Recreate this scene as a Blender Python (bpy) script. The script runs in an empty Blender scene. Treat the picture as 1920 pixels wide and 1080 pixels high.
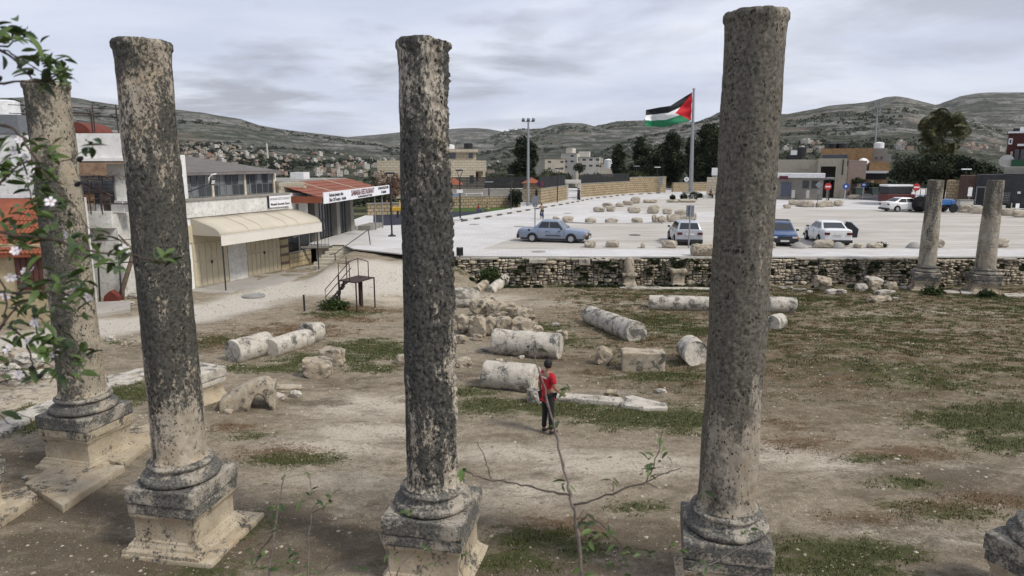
import bpy, bmesh, math, random
import numpy as np
from mathutils import Vector, Matrix, noise as mn
PI = math.pi
rnd = random.Random(7)
sc = bpy.context.scene
COL = sc.collection

# ---------------------------------------------------------------- camera
CAMZ = 6.1
TH = math.atan(238 / 1280.0)
cam = bpy.data.cameras.new('camera')
cam_o = bpy.data.objects.new('camera', cam)
COL.objects.link(cam_o)
cam.sensor_width = 36.0
cam.lens = 24.0
cam.clip_start = 0.1
cam.clip_end = 20000
cam.dof.use_dof = True
cam.dof.focus_distance = 17.0
cam.dof.aperture_fstop = 4.5
cam_o.location = (0, 0, CAMZ)
cam_o.rotation_euler = (PI / 2 - TH, 0, 0)
sc.camera = cam_o

# ---------------------------------------------------------------- sky and sun
SUN_EL, SUN_AZ = math.radians(48), math.radians(118)      # azimuth clockwise from +Y: light comes from the right, a little behind
w = bpy.data.worlds.new('World')
sc.world = w
w.use_nodes = True
nt = w.node_tree
for n in list(nt.nodes): nt.nodes.remove(n)
N, L = nt.nodes.new, nt.links.new
out = N('ShaderNodeOutputWorld')
sky = N('ShaderNodeTexSky'); sky.sky_type = 'NISHITA'; sky.sun_disc = False
sky.sun_elevation = SUN_EL; sky.sun_rotation = SUN_AZ; sky.air_density = 1.2; sky.dust_density = 2.5
bg1 = N('ShaderNodeBackground'); bg1.inputs[1].default_value = 0.06
L(sky.outputs[0], bg1.inputs[0])
tc = N('ShaderNodeTexCoord')
sep = N('ShaderNodeSeparateXYZ'); L(tc.outputs['Generated'], sep.inputs[0])
def wmath(op, a, b=None, clamp=False):
    m = N('ShaderNodeMath'); m.operation = op; m.use_clamp = clamp
    for i, v in ((0, a), (1, b)):
        if v is None: continue
        if isinstance(v, (int, float)): m.inputs[i].default_value = v
        else: L(v, m.inputs[i])
    return m.outputs[0]
zz = wmath('ADD', wmath('MAXIMUM', sep.outputs[2], 0.0), 0.075)
cx = wmath('DIVIDE', sep.outputs[0], zz); cy = wmath('DIVIDE', sep.outputs[1], zz)
comb = N('ShaderNodeCombineXYZ'); L(cx, comb.inputs[0]); L(cy, comb.inputs[1])
def wnoise(scale, detail, rough, off, dist=0.0):
    mp = N('ShaderNodeMapping'); mp.inputs['Location'].default_value = off; L(comb.outputs[0], mp.inputs[0])
    n = N('ShaderNodeTexNoise'); n.inputs['Scale'].default_value = scale; n.inputs['Detail'].default_value = detail
    n.inputs['Roughness'].default_value = rough; n.inputs['Distortion'].default_value = dist
    L(mp.outputs[0], n.inputs['Vector']); return n.outputs[0]
def wramp(src, stops):
    r = N('ShaderNodeValToRGB'); L(src, r.inputs[0])
    els = r.color_ramp.elements
    while len(els) < len(stops): els.new(0.5)
    for e, (p, c) in zip(els, stops): e.position = p; e.color = (c[0], c[1], c[2], 1)
    return r.outputs[0]
veil = wramp(wnoise(0.35, 6, 0.55, (3.1, 7.7, 0), 0.4), ((0.30, (0.47, 0.52, 0.66)), (0.50, (0.62, 0.66, 0.78)), (0.68, (0.80, 0.82, 0.885))))
streak = wramp(wnoise(0.62, 8, 0.58, (11.3, 2.4, 0), 0.25), ((0.47, (0, 0, 0)), (0.62, (1, 1, 1))))
bank = wramp(wnoise(0.16, 3, 0.5, (1.4, 5.2, 0)), ((0.36, (0, 0, 0)), (0.56, (1, 1, 1))))
mask = N('ShaderNodeMath'); mask.operation = 'MULTIPLY'; L(streak, mask.inputs[0]); L(bank, mask.inputs[1])
mix = N('ShaderNodeMix'); mix.data_type = 'RGBA'
m2 = wmath('MULTIPLY', mask.outputs[0], 0.85)
L(m2, mix.inputs[0]); L(veil, mix.inputs[6]); mix.inputs[7].default_value = (0.33, 0.34, 0.40, 1)
bg2 = N('ShaderNodeBackground'); bg2.inputs[1].default_value = 1.10
L(mix.outputs[2], bg2.inputs[0])
addb = N('ShaderNodeMixShader'); addb.inputs[0].default_value = 0.86
L(bg1.outputs[0], addb.inputs[1]); L(bg2.outputs[0], addb.inputs[2])
L(addb.outputs[0], out.inputs[0])

sun = bpy.data.lights.new('sun', 'SUN'); sun.energy = 2.5; sun.angle = math.radians(9); sun.color = (1.0, 0.955, 0.88)
sun_o = bpy.data.objects.new('sun', sun); COL.objects.link(sun_o)
sd = Vector((math.sin(SUN_AZ) * math.cos(SUN_EL), math.cos(SUN_AZ) * math.cos(SUN_EL), math.sin(SUN_EL)))
sun_o.rotation_euler = sd.to_track_quat('Z', 'Y').to_euler()
sun_o.location = sd * 60
sc.view_settings.view_transform = 'Standard'; sc.view_settings.look = 'None'
sc.view_settings.gamma = 1.0; sc.view_settings.exposure = 0.22
sc.view_settings.use_curve_mapping = False
sc.cycles.max_bounces = 6; sc.cycles.diffuse_bounces = 3; sc.cycles.transparent_max_bounces = 8

# ---------------------------------------------------------------- finding places: where a sight line meets a height or a depth
_c, _s = math.cos(TH), math.sin(TH)
def ray(px, py):
    x = (px - 960) / 1280.0; v = -(py - 540) / 1280.0
    return (x, _c + v * _s, -_s + v * _c)
def G(px, py, z=0.0):
    d = ray(px, py); t = (z - CAMZ) / d[2]
    return Vector((d[0] * t, d[1] * t, z))
def YP(px, py, y):
    d = ray(px, py); t = y / d[1]
    return Vector((d[0] * t, y, CAMZ + d[2] * t))

# ---------------------------------------------------------------- numpy noise
def _hash(ix, iy, iz, seed):
    h = (ix * 374761393 + iy * 668265263 + iz * 2147483647 + seed * 974634777) & 0xffffffff
    h = ((h ^ (h >> 13)) * 1274126177) & 0xffffffff
    return ((h ^ (h >> 16)) & 0xffff) / 65535.0
def vnoise(x, y, z=0.0, seed=0):
    x = np.asarray(x, float); y = np.asarray(y, float); z = np.zeros_like(x) + z
    ix, iy, iz = [np.floor(a).astype(np.int64) for a in (x, y, z)]
    fx, fy, fz = x - ix, y - iy, z - iz
    fx, fy, fz = [f * f * (3 - 2 * f) for f in (fx, fy, fz)]
    r = 0
    for dx in (0, 1):
        for dy in (0, 1):
            for dz in (0, 1):
                r = r + _hash(ix + dx, iy + dy, iz + dz, seed) * (fx if dx else 1 - fx) * (fy if dy else 1 - fy) * (fz if dz else 1 - fz)
    return r
def fbm(x, y, z=0.0, seed=0, oct=4, gain=0.5):
    a, t, r = 1.0, 0.0, 0.0
    for o in range(oct):
        r = r + a * vnoise(np.asarray(x) * 2 ** o, np.asarray(y) * 2 ** o, np.asarray(z) * 2 ** o, seed + o * 17); t += a; a *= gain
    return r / t
def sstep(a, b, x):
    t = np.clip((np.asarray(x, float) - a) / (b - a), 0, 1); return t * t * (3 - 2 * t)

# ---------------------------------------------------------------- mesh builder
class MB:
    def __init__(s): s.v = []; s.f = []; s.m = []
    def add(s, vs, fs, m=0):
        o = len(s.v); s.v.extend([tuple(p) for p in vs]); s.f.extend([tuple(i + o for i in f) for f in fs]); s.m.extend([m] * len(fs)); return s
    def box(s, c, sz, rz=0.0, m=0, top=(1, 1), rx=0.0, ry=0.0):
        hx, hy, hz = sz[0] / 2, sz[1] / 2, sz[2] / 2
        R = Matrix.Rotation(rz, 3, 'Z') @ Matrix.Rotation(ry, 3, 'Y') @ Matrix.Rotation(rx, 3, 'X')
        vs = []
        for k, (tx, ty) in ((-1, (1, 1)), (1, top)):
            for i, j in ((-1, -1), (1, -1), (1, 1), (-1, 1)):
                vs.append(R @ Vector((i * hx * tx, j * hy * ty, k * hz)) + Vector(c))
        return s.add(vs, [(3, 2, 1, 0), (4, 5, 6, 7), (0, 1, 5, 4), (1, 2, 6, 5), (2, 3, 7, 6), (3, 0, 4, 7)], m)
    def b2(s, x0, x1, y0, y1, z0, z1, m=0):
        return s.box(((x0 + x1) / 2, (y0 + y1) / 2, (z0 + z1) / 2), (abs(x1 - x0), abs(y1 - y0), abs(z1 - z0)), 0, m)
    def tube(s, pts, r, n=6, m=0, cap=True):
        pts = [Vector(p) for p in pts]
        rs = r if isinstance(r, (list, tuple)) else [r] * len(pts)
        vs, fs = [], []
        for i, p in enumerate(pts):
            d = (pts[min(i + 1, len(pts) - 1)] - pts[max(i - 1, 0)])
            d = d.normalized() if d.length > 1e-9 else Vector((0, 0, 1))
            a = Vector((0, 0, 1)) if abs(d.z) < 0.9 else Vector((1, 0, 0))
            u = d.cross(a).normalized(); v = d.cross(u)
            for k in range(n):
                t = 2 * PI * k / n; vs.append(p + (u * math.cos(t) + v * math.sin(t)) * rs[i])
        for i in range(len(pts) - 1):
            for k in range(n):
                a, b = i * n + k, i * n + (k + 1) % n; fs.append((a, a + n, b + n, b))
        if cap: fs.append(tuple(range(n))); fs.append(tuple(reversed(range((len(pts) - 1) * n, len(pts) * n))))
        return s.add(vs, fs, m)
    def lathe(s, prof, n=24, m=0, c=(0, 0, 0), cap=True, sq=(1, 1)):
        vs, fs = [], []
        for r, z in prof:
            for k in range(n):
                t = 2 * PI * k / n; vs.append((c[0] + r * math.cos(t) * sq[0], c[1] + r * math.sin(t) * sq[1], c[2] + z))
        for i in range(len(prof) - 1):
            for k in range(n):
                a, b = i * n + k, i * n + (k + 1) % n; fs.append((a, b, b + n, a + n))
        if cap: fs.append(tuple(reversed(range(n)))); fs.append(tuple(range((len(prof) - 1) * n, len(prof) * n)))
        return s.add(vs, fs, m)
    def sqlathe(s, prof, m=0, c=(0, 0, 0), rz=0.0, asp=1.0):   # mouldings running round a square block
        vs, fs = [], []
        for r, z in prof:
            for i, j in ((-1, -1), (1, -1), (1, 1), (-1, 1)):
                x, y = i * r, j * r * asp
                vs.append((c[0] + x * math.cos(rz) - y * math.sin(rz), c[1] + x * math.sin(rz) + y * math.cos(rz), c[2] + z))
        for i in range(len(prof) - 1):
            for k in range(4):
                a, b = i * 4 + k, i * 4 + (k + 1) % 4; fs.append((a, b, b + 4, a + 4))
        fs.append((3, 2, 1, 0)); q = (len(prof) - 1) * 4; fs.append((q, q + 1, q + 2, q + 3))
        return s.add(vs, fs, m)
    def prism(s, poly, z0, z1, m=0, axis='z'):
        n = len(poly); vs = []
        for z in (z0, z1):
            for p in poly:
                vs.append({'z': (p[0], p[1], z), 'x': (z, p[0], p[1]), 'y': (p[0], z, p[1])}[axis])
        fs = [tuple(reversed(range(n))), tuple(range(n, 2 * n))] + [(i, (i + 1) % n, (i + 1) % n + n, i + n) for i in range(n)]
        return s.add(vs, fs, m)
    def quad(s, a, b, c, d, m=0): return s.add([a, b, c, d], [(0, 1, 2, 3)], m)
    def mesh(s, name, mats, smooth=False, bevel=0, angle=None):
        me = bpy.data.meshes.new(name); me.from_pydata(s.v, [], s.f); 
        for mt in (mats if isinstance(mats, (list, tuple)) else [mats]): me.materials.append(mt)
        if any(s.m): me.polygons.foreach_set('material_index', s.m)
        bm = bmesh.new(); bm.from_mesh(me); bmesh.ops.recalc_face_normals(bm, faces=bm.faces)
        if bevel:
            es = [e for e in bm.edges if len(e.link_faces) == 2 and e.calc_face_angle(0) > 0.5]
            bmesh.ops.bevel(bm, geom=es, offset=bevel, segments=2, affect='EDGES', profile=0.5, clamp_overlap=True)
        bm.to_mesh(me); bm.free()
        if smooth: me.shade_smooth()
        if angle is not None:
            me.shade_smooth(); me.set_sharp_from_angle(angle=math.radians(angle))
        return me
    def obj(s, name, mats, parent=None, loc=(0, 0, 0), rz=0.0, smooth=False, bevel=0, angle=None):
        return link(name, s.mesh(name, mats, smooth, bevel, angle), parent, loc, rz)
def link(name, me, parent=None, loc=(0, 0, 0), rz=0.0, rot=None, scale=None):
    o = bpy.data.objects.new(name, me); COL.objects.link(o); o.location = loc
    o.rotation_euler = rot if rot is not None else (0, 0, rz)
    if scale is not None: o.scale = scale if isinstance(scale, (tuple, list, Vector)) else (scale,) * 3
    if parent is not None: o.parent = parent
    return o
def tag(o, label=None, cat=None, group=None, kind=None):
    if label: o['label'] = label
    if cat: o['category'] = cat
    if group: o['group'] = group
    if kind: o['kind'] = kind
    return o
def thing(name, label, cat, loc=(0, 0, 0), rz=0.0, group=None):
    o = bpy.data.objects.new(name, None); COL.objects.link(o); o.location = loc; o.rotation_euler = (0, 0, rz)
    o.empty_display_size = 0.2
    return tag(o, label, cat, group)
def kids(o): return [c for c in bpy.data.objects if c.parent == o]
_kidcache = {}
def dup(root, loc, rz=None, label=None, group=None, scale=None):
    if root.name not in _kidcache:
        ks = kids(root); _kidcache[root.name] = [(k, kids(k)) for k in ks]
    r = root.copy(); COL.objects.link(r); r.location = loc
    if rz is not None: r.rotation_euler = (0, 0, rz)
    if scale is not None: r.scale = scale if isinstance(scale, (tuple, list)) else (scale,) * 3
    if label: r['label'] = label
    if group: r['group'] = group
    for k, gs in _kidcache[root.name]:
        c = k.copy(); COL.objects.link(c); c.parent = r
        for g in gs:
            d = g.copy(); COL.objects.link(d); d.parent = c
    return r
def grid_mesh(name, X, Y, Z, mat, smooth=True, attr=None):
    ny, nx = X.shape
    me = bpy.data.meshes.new(name)
    co = np.stack([X, Y, Z], -1).reshape(-1, 3)
    i = np.arange((ny - 1) * (nx - 1)); r, c = i // (nx - 1), i % (nx - 1); a = r * nx + c
    q = np.stack([a, a + 1, a + nx + 1, a + nx], -1)
    me.vertices.add(len(co)); me.vertices.foreach_set('co', co.ravel())
    me.loops.add(q.size); me.loops.foreach_set('vertex_index', q.ravel().astype(np.int32))
    me.polygons.add(len(q)); me.polygons.foreach_set('loop_start', np.arange(0, q.size, 4, dtype=np.int32))
    me.polygons.foreach_set('loop_total', np.full(len(q), 4, dtype=np.int32))
    me.materials.append(mat); me.update(); me.validate()
    if smooth: me.shade_smooth()
    for k, arr in (attr or {}).items():
        at = me.attributes.new(k, 'FLOAT', 'POINT'); at.data.foreach_set('value', arr.ravel().astype(np.float32))
    return me
def soup(name, V, nper, mat, attr=None):          # many separate triangles or quads in one mesh; V: (n*nper, 3)
    me = bpy.data.meshes.new(name); n = len(V) // nper
    me.vertices.add(len(V)); me.vertices.foreach_set('co', np.ascontiguousarray(V, dtype=np.float32).ravel())
    me.loops.add(len(V)); me.loops.foreach_set('vertex_index', np.arange(len(V), dtype=np.int32))
    me.polygons.add(n); me.polygons.foreach_set('loop_start', np.arange(0, len(V), nper, dtype=np.int32))
    me.polygons.foreach_set('loop_total', np.full(n, nper, dtype=np.int32))
    for mt in (mat if isinstance(mat, (list, tuple)) else [mat]): me.materials.append(mt)
    me.update()
    for k, arr in (attr or {}).items():
        at = me.attributes.new(k, 'FLOAT', 'POINT'); at.data.foreach_set('value', arr.ravel().astype(np.float32))
    return me

# ---------------------------------------------------------------- materials
class Mat:
    def __init__(s, name, rough=0.85, spec=0.25, metal=0.0):
        s.m = bpy.data.materials.new(name); s.m.use_nodes = True; s.nt = s.m.node_tree
        s.b = s.nt.nodes['Principled BSDF']
        s.b.inputs['Roughness'].default_value = rough; s.b.inputs['Specular IOR Level'].default_value = spec; s.b.inputs['Metallic'].default_value = metal
        s.tc = None
    def n(s, t): return s.nt.nodes.new(t)
    def l(s, a, b): s.nt.links.new(a, b)
    def co(s, which='Object', scale=(1, 1, 1), loc=(0, 0, 0), rnd=False):
        if which == 'World':
            g = s.n('ShaderNodeNewGeometry'); src = g.outputs['Position']
        else:
            if s.tc is None: s.tc = s.n('ShaderNodeTexCoord')
            src = s.tc.outputs[which]
        if rnd:
            oi = s.n('ShaderNodeObjectInfo'); k = s.math('MULTIPLY', oi.outputs['Random'], 37.0)
            c = s.n('ShaderNodeCombineXYZ')
            for i in range(3): s.l(k, c.inputs[i])
            va = s.n('ShaderNodeVectorMath'); va.operation = 'ADD'; s.l(src, va.inputs[0]); s.l(c.outputs[0], va.inputs[1]); src = va.outputs[0]
        mp = s.n('ShaderNodeMapping'); mp.inputs['Scale'].default_value = scale; mp.inputs['Location'].default_value = loc
        s.l(src, mp.inputs[0]); return mp.outputs[0]
    def noise(s, co, scale, detail=4, rough=0.55, dist=0.0):
        n = s.n('ShaderNodeTexNoise'); n.inputs['Scale'].default_value = scale; n.inputs['Detail'].default_value = detail
        n.inputs['Roughness'].default_value = rough; n.inputs['Distortion'].default_value = dist; s.l(co, n.inputs['Vector']); return n.outputs[0]
    def voro(s, co, scale, feat='F1', out='Distance', rnd=1.0):
        n = s.n('ShaderNodeTexVoronoi'); n.feature = feat; n.inputs['Scale'].default_value = scale
        n.inputs['Randomness'].default_value = rnd; s.l(co, n.inputs['Vector']); return n.outputs[out]
    def wave(s, co, scale, dist=0.0, direction='Z', detail=2, dscale=1.0):
        n = s.n('ShaderNodeTexWave'); n.bands_direction = direction; n.inputs['Scale'].default_value = scale
        n.inputs['Distortion'].default_value = dist; n.inputs['Detail'].default_value = detail; n.inputs['Detail Scale'].default_value = dscale
        s.l(co, n.inputs['Vector']); return n.outputs['Fac']
    def ramp(s, src, stops, mode='LINEAR'):
        r = s.n('ShaderNodeValToRGB'); s.l(src, r.inputs[0]); r.color_ramp.interpolation = mode
        els = r.color_ramp.elements
        while len(els) < len(stops): els.new(0.5)
        for e, (p, c) in zip(els, stops):
            e.position = p
            if isinstance(c, (int, float)): c = (c, c, c)
            e.color = (c[0], c[1], c[2], 1)
        return r.outputs[0]
    def math(s, op, a, b=None, clamp=False, c=None):
        m = s.n('ShaderNodeMath'); m.operation = op; m.use_clamp = clamp
        for i, v in ((0, a), (1, b), (2, c)):
            if v is None: continue
            if isinstance(v, (int, float)): m.inputs[i].default_value = v
            else: s.l(v, m.inputs[i])
        return m.outputs[0]
    def mix(s, f, a, b, blend='MIX'):
        m = s.n('ShaderNodeMix'); m.data_type = 'RGBA'; m.blend_type = blend
        for i, v in ((0, f), (6, a), (7, b)):
            if isinstance(v, (int, float)): m.inputs[i].default_value = v if i == 0 else (v, v, v, 1)
            elif isinstance(v, tuple): m.inputs[i].default_value = (v[0], v[1], v[2], 1)
            else: s.l(v, m.inputs[i])
        return m.outputs[2]
    def attr(s, name):
        a = s.n('ShaderNodeAttribute'); a.attribute_name = name; return a.outputs['Fac']
    def sepz(s, co, i=2):
        q = s.n('ShaderNodeSeparateXYZ'); s.l(co, q.inputs[0]); return q.outputs[i]
    def rand(s): return s.n('ShaderNodeObjectInfo').outputs['Random']
    def color(s, c):
        if isinstance(c, tuple): s.b.inputs['Base Color'].default_value = (c[0], c[1], c[2], 1)
        else: s.l(c, s.b.inputs['Base Color'])
        return s
    def bump(s, h, strength=0.4, dist=0.02):
        b = s.n('ShaderNodeBump'); b.inputs['Strength'].default_value = strength; b.inputs['Distance'].default_value = dist
        s.l(h, b.inputs['Height'])
        if getattr(s, '_bp', None): s.l(s._bp, b.inputs['Normal'])
        s._bp = b.outputs[0]; s.l(b.outputs[0], s.b.inputs['Normal']); return s
def rough_paint(name, col, var=0.25, scale=3.0, rough=0.7, dirt=(0.12, 0.10, 0.08), dirt_amt=0.3, bump=0.15, metal=0.0, spec=0.25, co='Object'):
    m = Mat(name, rough, spec, metal); c = m.co(co, rnd=(co == 'Object'))
    n1 = m.noise(c, scale, 6, 0.6); n2 = m.noise(c, scale * 9, 3, 0.6)
    a = m.mix(m.ramp(n1, ((0.3, 0.0), (0.75, 1.0))), tuple(x * (1 - var) for x in col), tuple(min(1, x * (1 + var * 0.5)) for x in col))
    d = m.math('MULTIPLY', m.ramp(m.noise(c, scale * 2.3, 8, 0.7), ((0.52, 0), (0.72, 1))), dirt_amt)
    m.color(m.mix(d, a, dirt)); m.bump(n2, bump, 0.01); return m.m
def plain(name, col, rough=0.5, metal=0.0, spec=0.4):
    m = Mat(name, rough, spec, metal); c = m.co('Object', rnd=True); n = m.noise(c, 6, 4)
    m.color(m.mix(m.ramp(n, ((0.3, 0), (0.7, 1))), tuple(x * 0.82 for x in col), tuple(min(1, x * 1.08) for x in col))); return m.m
def glass_mat(name, col=(0.02, 0.025, 0.03), rough=0.08):
    m = Mat(name, rough, 0.8); m.color(col); return m.m

# pale limestone with a skin of dark lichen; 'a' attribute-free, works on any object
def limestone(name, light=(0.44, 0.385, 0.31), light2=(0.30, 0.25, 0.19), dark=(0.050, 0.050, 0.045), cover=0.45, scale=1.0, streak=0.35, pit=0.5, ochre=0.25, rnd=True, fade=None, side=None, lich=(0.10,0.10,0.09), pitden=1.0):
    m = Mat(name, 0.9, 0.15)
    c = m.co('Object', rnd=rnd); cs = m.co('Object', (1, 1, streak), rnd=rnd)
    base = m.mix(m.ramp(m.noise(c, 3.0 * scale, 8, 0.65), ((0.3, 0), (0.7, 1))), light2, light)
    base = m.mix(m.math('MULTIPLY', m.ramp(m.noise(c, 1.7 * scale, 4, 0.6, 0.5), ((0.5, 0), (0.7, 1))), ochre), base, (0.36, 0.22, 0.09))
    big = m.noise(cs, 1.6 * scale, 9, 0.68, 0.3)
    fine = m.noise(m.co('Object', (1, 1, (1 + streak) / 2), rnd=rnd), 21 * scale, 6, 0.75)
    f = m.math('ADD', m.math('MULTIPLY', big, 0.62), m.math('MULTIPLY', fine, 0.38))
    if fade:        # [(height, less lichen there), ...] up to 7 m
        z = m.sepz(m.co('Object')); zn = m.math('ADD', m.math('DIVIDE', z, 7.0), m.math('MULTIPLY', m.math('SUBTRACT', m.noise(c, 1.2, 4), .5), .12))
        f = m.math('SUBTRACT', f, m.math('SUBTRACT', m.ramp(zn, [(h_ / 7.0, .3 + v_) for h_, v_ in fade]), .3))
    if side:        # (angle, amount): less lichen on the face toward that angle
        x = m.math('ADD', m.math('MULTIPLY', m.sepz(m.co('Object'), 0), math.cos(side[0])), m.math('MULTIPLY', m.sepz(m.co('Object'), 1), math.sin(side[0])))
        f = m.math('SUBTRACT', f, m.math('MULTIPLY', m.ramp(m.math('DIVIDE', m.math('ADD', x, 0.1), 0.42, True), ((0.25, 0), (0.9, 1))), side[1]))
    t = 0.5 + (0.5 - cover) * 0.34
    k = m.ramp(f, ((t - 0.028, 0), (t + 0.024, 1)))
    dk = m.mix(m.ramp(m.noise(c, 22 * scale, 4, 0.6), ((0.35, 0), (0.72, 1))), dark, lich)
    col = m.mix(k, base, dk)
    vd = m.math('ADD', m.voro(m.co('Object', (1, 1, .6), rnd=rnd), 26 * scale * pitden), m.math('MULTIPLY', m.math('SUBTRACT', m.noise(c, 11 * scale, 4, .7), .5), 1.5))
    spots = m.ramp(vd, ((0.0, 1), (0.10, 1), (0.26, 0)))
    sel = m.ramp(m.noise(c, 4.5 * scale, 3, 0.5), ((0.40, 0), (0.52, 1)))
    pits = m.math('MULTIPLY', m.math('MULTIPLY', spots, sel), pit)
    col = m.mix(pits, col, (0.022, 0.020, 0.017))
    m.color(col)
    m.bump(m.noise(c, 9 * scale, 8, 0.7), 0.55, 0.03 / scale)
    m.bump(m.math('SUBTRACT', 1.0, pits), 0.7, 0.02 / scale)
    return m.m
# ================================================================ the land
ZP = 0.9                                  # level of the paved square
def gz(x, y):
    x = np.asarray(x, float); y = np.asarray(y, float)
    right = -0.65 * sstep(15, 34, y); left = -0.35 * sstep(15, 28, y)
    k = sstep(-10, -4, x); z = left * (1 - k) + right * k
    z = z + 1.12 * sstep(33.5, 38.2, y) * sstep(-11.6, -9.4, x) * (1 - sstep(-3.2, -1.2, x))
    z = z + np.maximum(0, 4.3 - 0.82 * y) * (y < 6)
    amp = 0.16 * (1 - sstep(35, 38, y)) * sstep(5, 8, y)
    z = z + amp * (fbm(x * 0.22, y * 0.22, 0, 3, 3) - 0.5) * 1.4
    z = z + 0.45 * np.exp(-(((x - 11.0) / 4.5) ** 2 + ((y - 21.5) / 3.2) ** 2)) - 0.22 * np.exp(-(((x - 16.0) / 4.5) ** 2 + ((y - 27) / 2.2) ** 2))
    return z
def gzf(x, y): return float(gz(x, y))
def S(px, py, lift=0.0):                   # where a sight line meets the ground of the excavation
    z = 0.0
    for _ in range(8):
        p = G(px, py, z); z = gzf(p.x, p.y)
    return Vector((p.x, p.y, z + lift))

xs = np.concatenate([np.arange(-46, -14, 0.5), np.arange(-14, 14, 0.15), np.arange(14, 38.1, 0.4)])
ys = np.concatenate([np.arange(0.5, 6, 0.35), np.arange(6, 24, 0.12), np.arange(24, 46, 0.22), np.arange(46, 75, 1.2)])
X, Y = np.meshgrid(xs, ys)
Z = gz(X, Y)
Z = Z + (fbm(X * 1.7, Y * 1.7, 0, 11, 4) - 0.5) * 0.075 * (Y > 5)
Z = np.minimum(Z, ZP - 0.07)
def blobs(lst, X, Y):
    r = np.zeros_like(X)
    for px, py, sx, sy, a in lst:
        p = S(px, py); k_ = 1.3 if py > 800 else 1.12; r = np.maximum(r, a * (1.15 if py > 800 else 1) * np.exp(-(((X - p.x) / sx / k_) ** 2 + ((Y - p.y) / sy / k_) ** 2)))
    return r
GREEN = [(930, 760, 1.2, .5, 1), (1050, 765, 1.5, .6, 1.1), (1180, 780, 1.3, .75, 1.1), (1270, 785, 1.0, .8, 1.1), (880, 735, .8, .5, .8), (1250, 705, 1.3, .45, .9), (700, 650, 1.3, 1.2, .8),
         (740, 660, 1.0, 1.0, .9), (500, 690, 1.7, .5, .8), (620, 672, 1.5, .8, .9), (700, 690, .9, .5, .7), (250, 735, 1.0, .8, 1.1), (90, 790, .9, .6, .9), (60, 760, .9, .4, .6), (560, 860, .75, .22, .9), (470, 815, .6, .25, .5),
         (1230, 600, 1.6, 1.4, .8), (1300, 620, 1.8, 1.2, .7), (1000, 615, 1.3, 1.0, .9), (940, 590, 1.2, .8, .7), (1060, 640, .8, .8, .7), (1500, 560, 2.2, 1.0, .8), (1470, 578, 2, .8, .8), (1640, 600, 2.2, .8, .6),
         (1850, 790, 1.5, .7, 1.1), (1900, 770, 1.3, .5, .9), (1800, 780, .8, .4, .8), (1890, 830, 1.0, .5, .7), (1730, 640, 1.8, .7, .7), (1600, 650, 1.6, .5, .6), (1680, 690, 2.0, .6, .6), (1750, 715, 1.6, .6, .7), (1570, 620, 1.2, .6, .5), (1860, 690, 1.6, .5, .7),
         (1580, 1030, .9, .28, 1), (1560, 1060, .9, .25, .9), (1000, 1010, .7, .28, .8), (940, 1050, .7, .2, .9), (1080, 1030, .5, .3, .7), (1200, 950, .45, .2, .6), (430, 985, .5, .3, .9), (390, 1070, .6, .2, .6), (620, 855, .4, .12, .6),
         (1700, 905, .5, .2, .7), (1640, 860, .6, .2, .6), (1780, 960, .8, .25, .5), (1710, 945, .5, .15, .5), (660, 585, 1.2, .6, .8), (620, 590, 1.0, .5, .8), (1750, 548, 1.5, .6, 1), (1860, 556, 1.6, .6, 1), (1600, 545, 2, .7, .8), (1000, 530, 1.5, .6, .8), (1100, 535, 2.2, .6, .8), (920, 530, 1.8, .8, 1),
         (1300, 545, 2.5, .7, .7), (400, 640, 1.0, 1.0, .6), (1910, 580, 2, .7, .7), (870, 530, 1.5, .8, .9), (200, 640, .9, .5, .5), (50, 690, 1, .6, .5)]
RUST = [(560, 620, 2.2, 1.2, .9), (480, 650, 1.8, 1.0, 1), (420, 640, 1.6, 1.4, .9), (690, 580, 2.4, .7, 1), (640, 598, 2, .6, .9), (520, 850, .9, .35, .9), (440, 800, .8, .3, .9), (470, 840, .7, .3, .6), (1700, 850, 1.0, .35, .9), (1640, 850, .9, .25, .7), (1500, 830, .9, .4, .8), (1000, 600, 1.2, 1.0, .5),
        (1250, 640, 2, 1.2, .6), (1600, 650, 2.2, 1.4, .6), (1750, 950, 1.0, .3, .8), (1880, 940, .8, .3, .8), (1040, 990, .8, .4, .8), (1130, 700, 1.2, .6, .5), (1560, 720, 1.6, .8, .5), (1480, 800, .9, .7, .7), (760, 600, 1.5, .6, .4), (1680, 780, 1.2, .5, .4), (1620, 970, .7, .25, .7), (820, 540, 2, .8, .5)]
PALE = [(690, 760, 1.6, .8, 1), (600, 840, 1.6, .6, .7), (700, 810, 1.3, .6, .8), (1100, 570, 3.2, 1.1, .9), (1230, 575, 3, 1.0, .8), (930, 560, 2, 1.4, .8), (980, 850, 1.5, .5, .7), (1120, 870, 1.3, .6, .8), (1220, 870, 1.0, .5, .7), (1000, 920, 1.0, .5, .7), (640, 900, 1.3, .4, .5),
        (730, 560, 2.6, 1.6, .7), (1600, 590, 3.5, .6, .8), (1800, 585, 4, .7, .8), (1150, 735, 1.0, .3, .6), (1440, 850, .8, .6, .8), (1560, 870, .8, .5, .7), (1800, 620, 3, .6, .6), (740, 505, 2.5, 2.0, .8), (650, 960, 1.4, .4, .35), (330, 960, 1, .5, .25), (1830, 880, 1.2, .3, .5), (1650, 990, 1.2, .25, .5), (1800, 1010, 1.4, .3, .5), (120, 640, 3, .6, .7), (100, 730, 2, .5, .5)]
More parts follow.
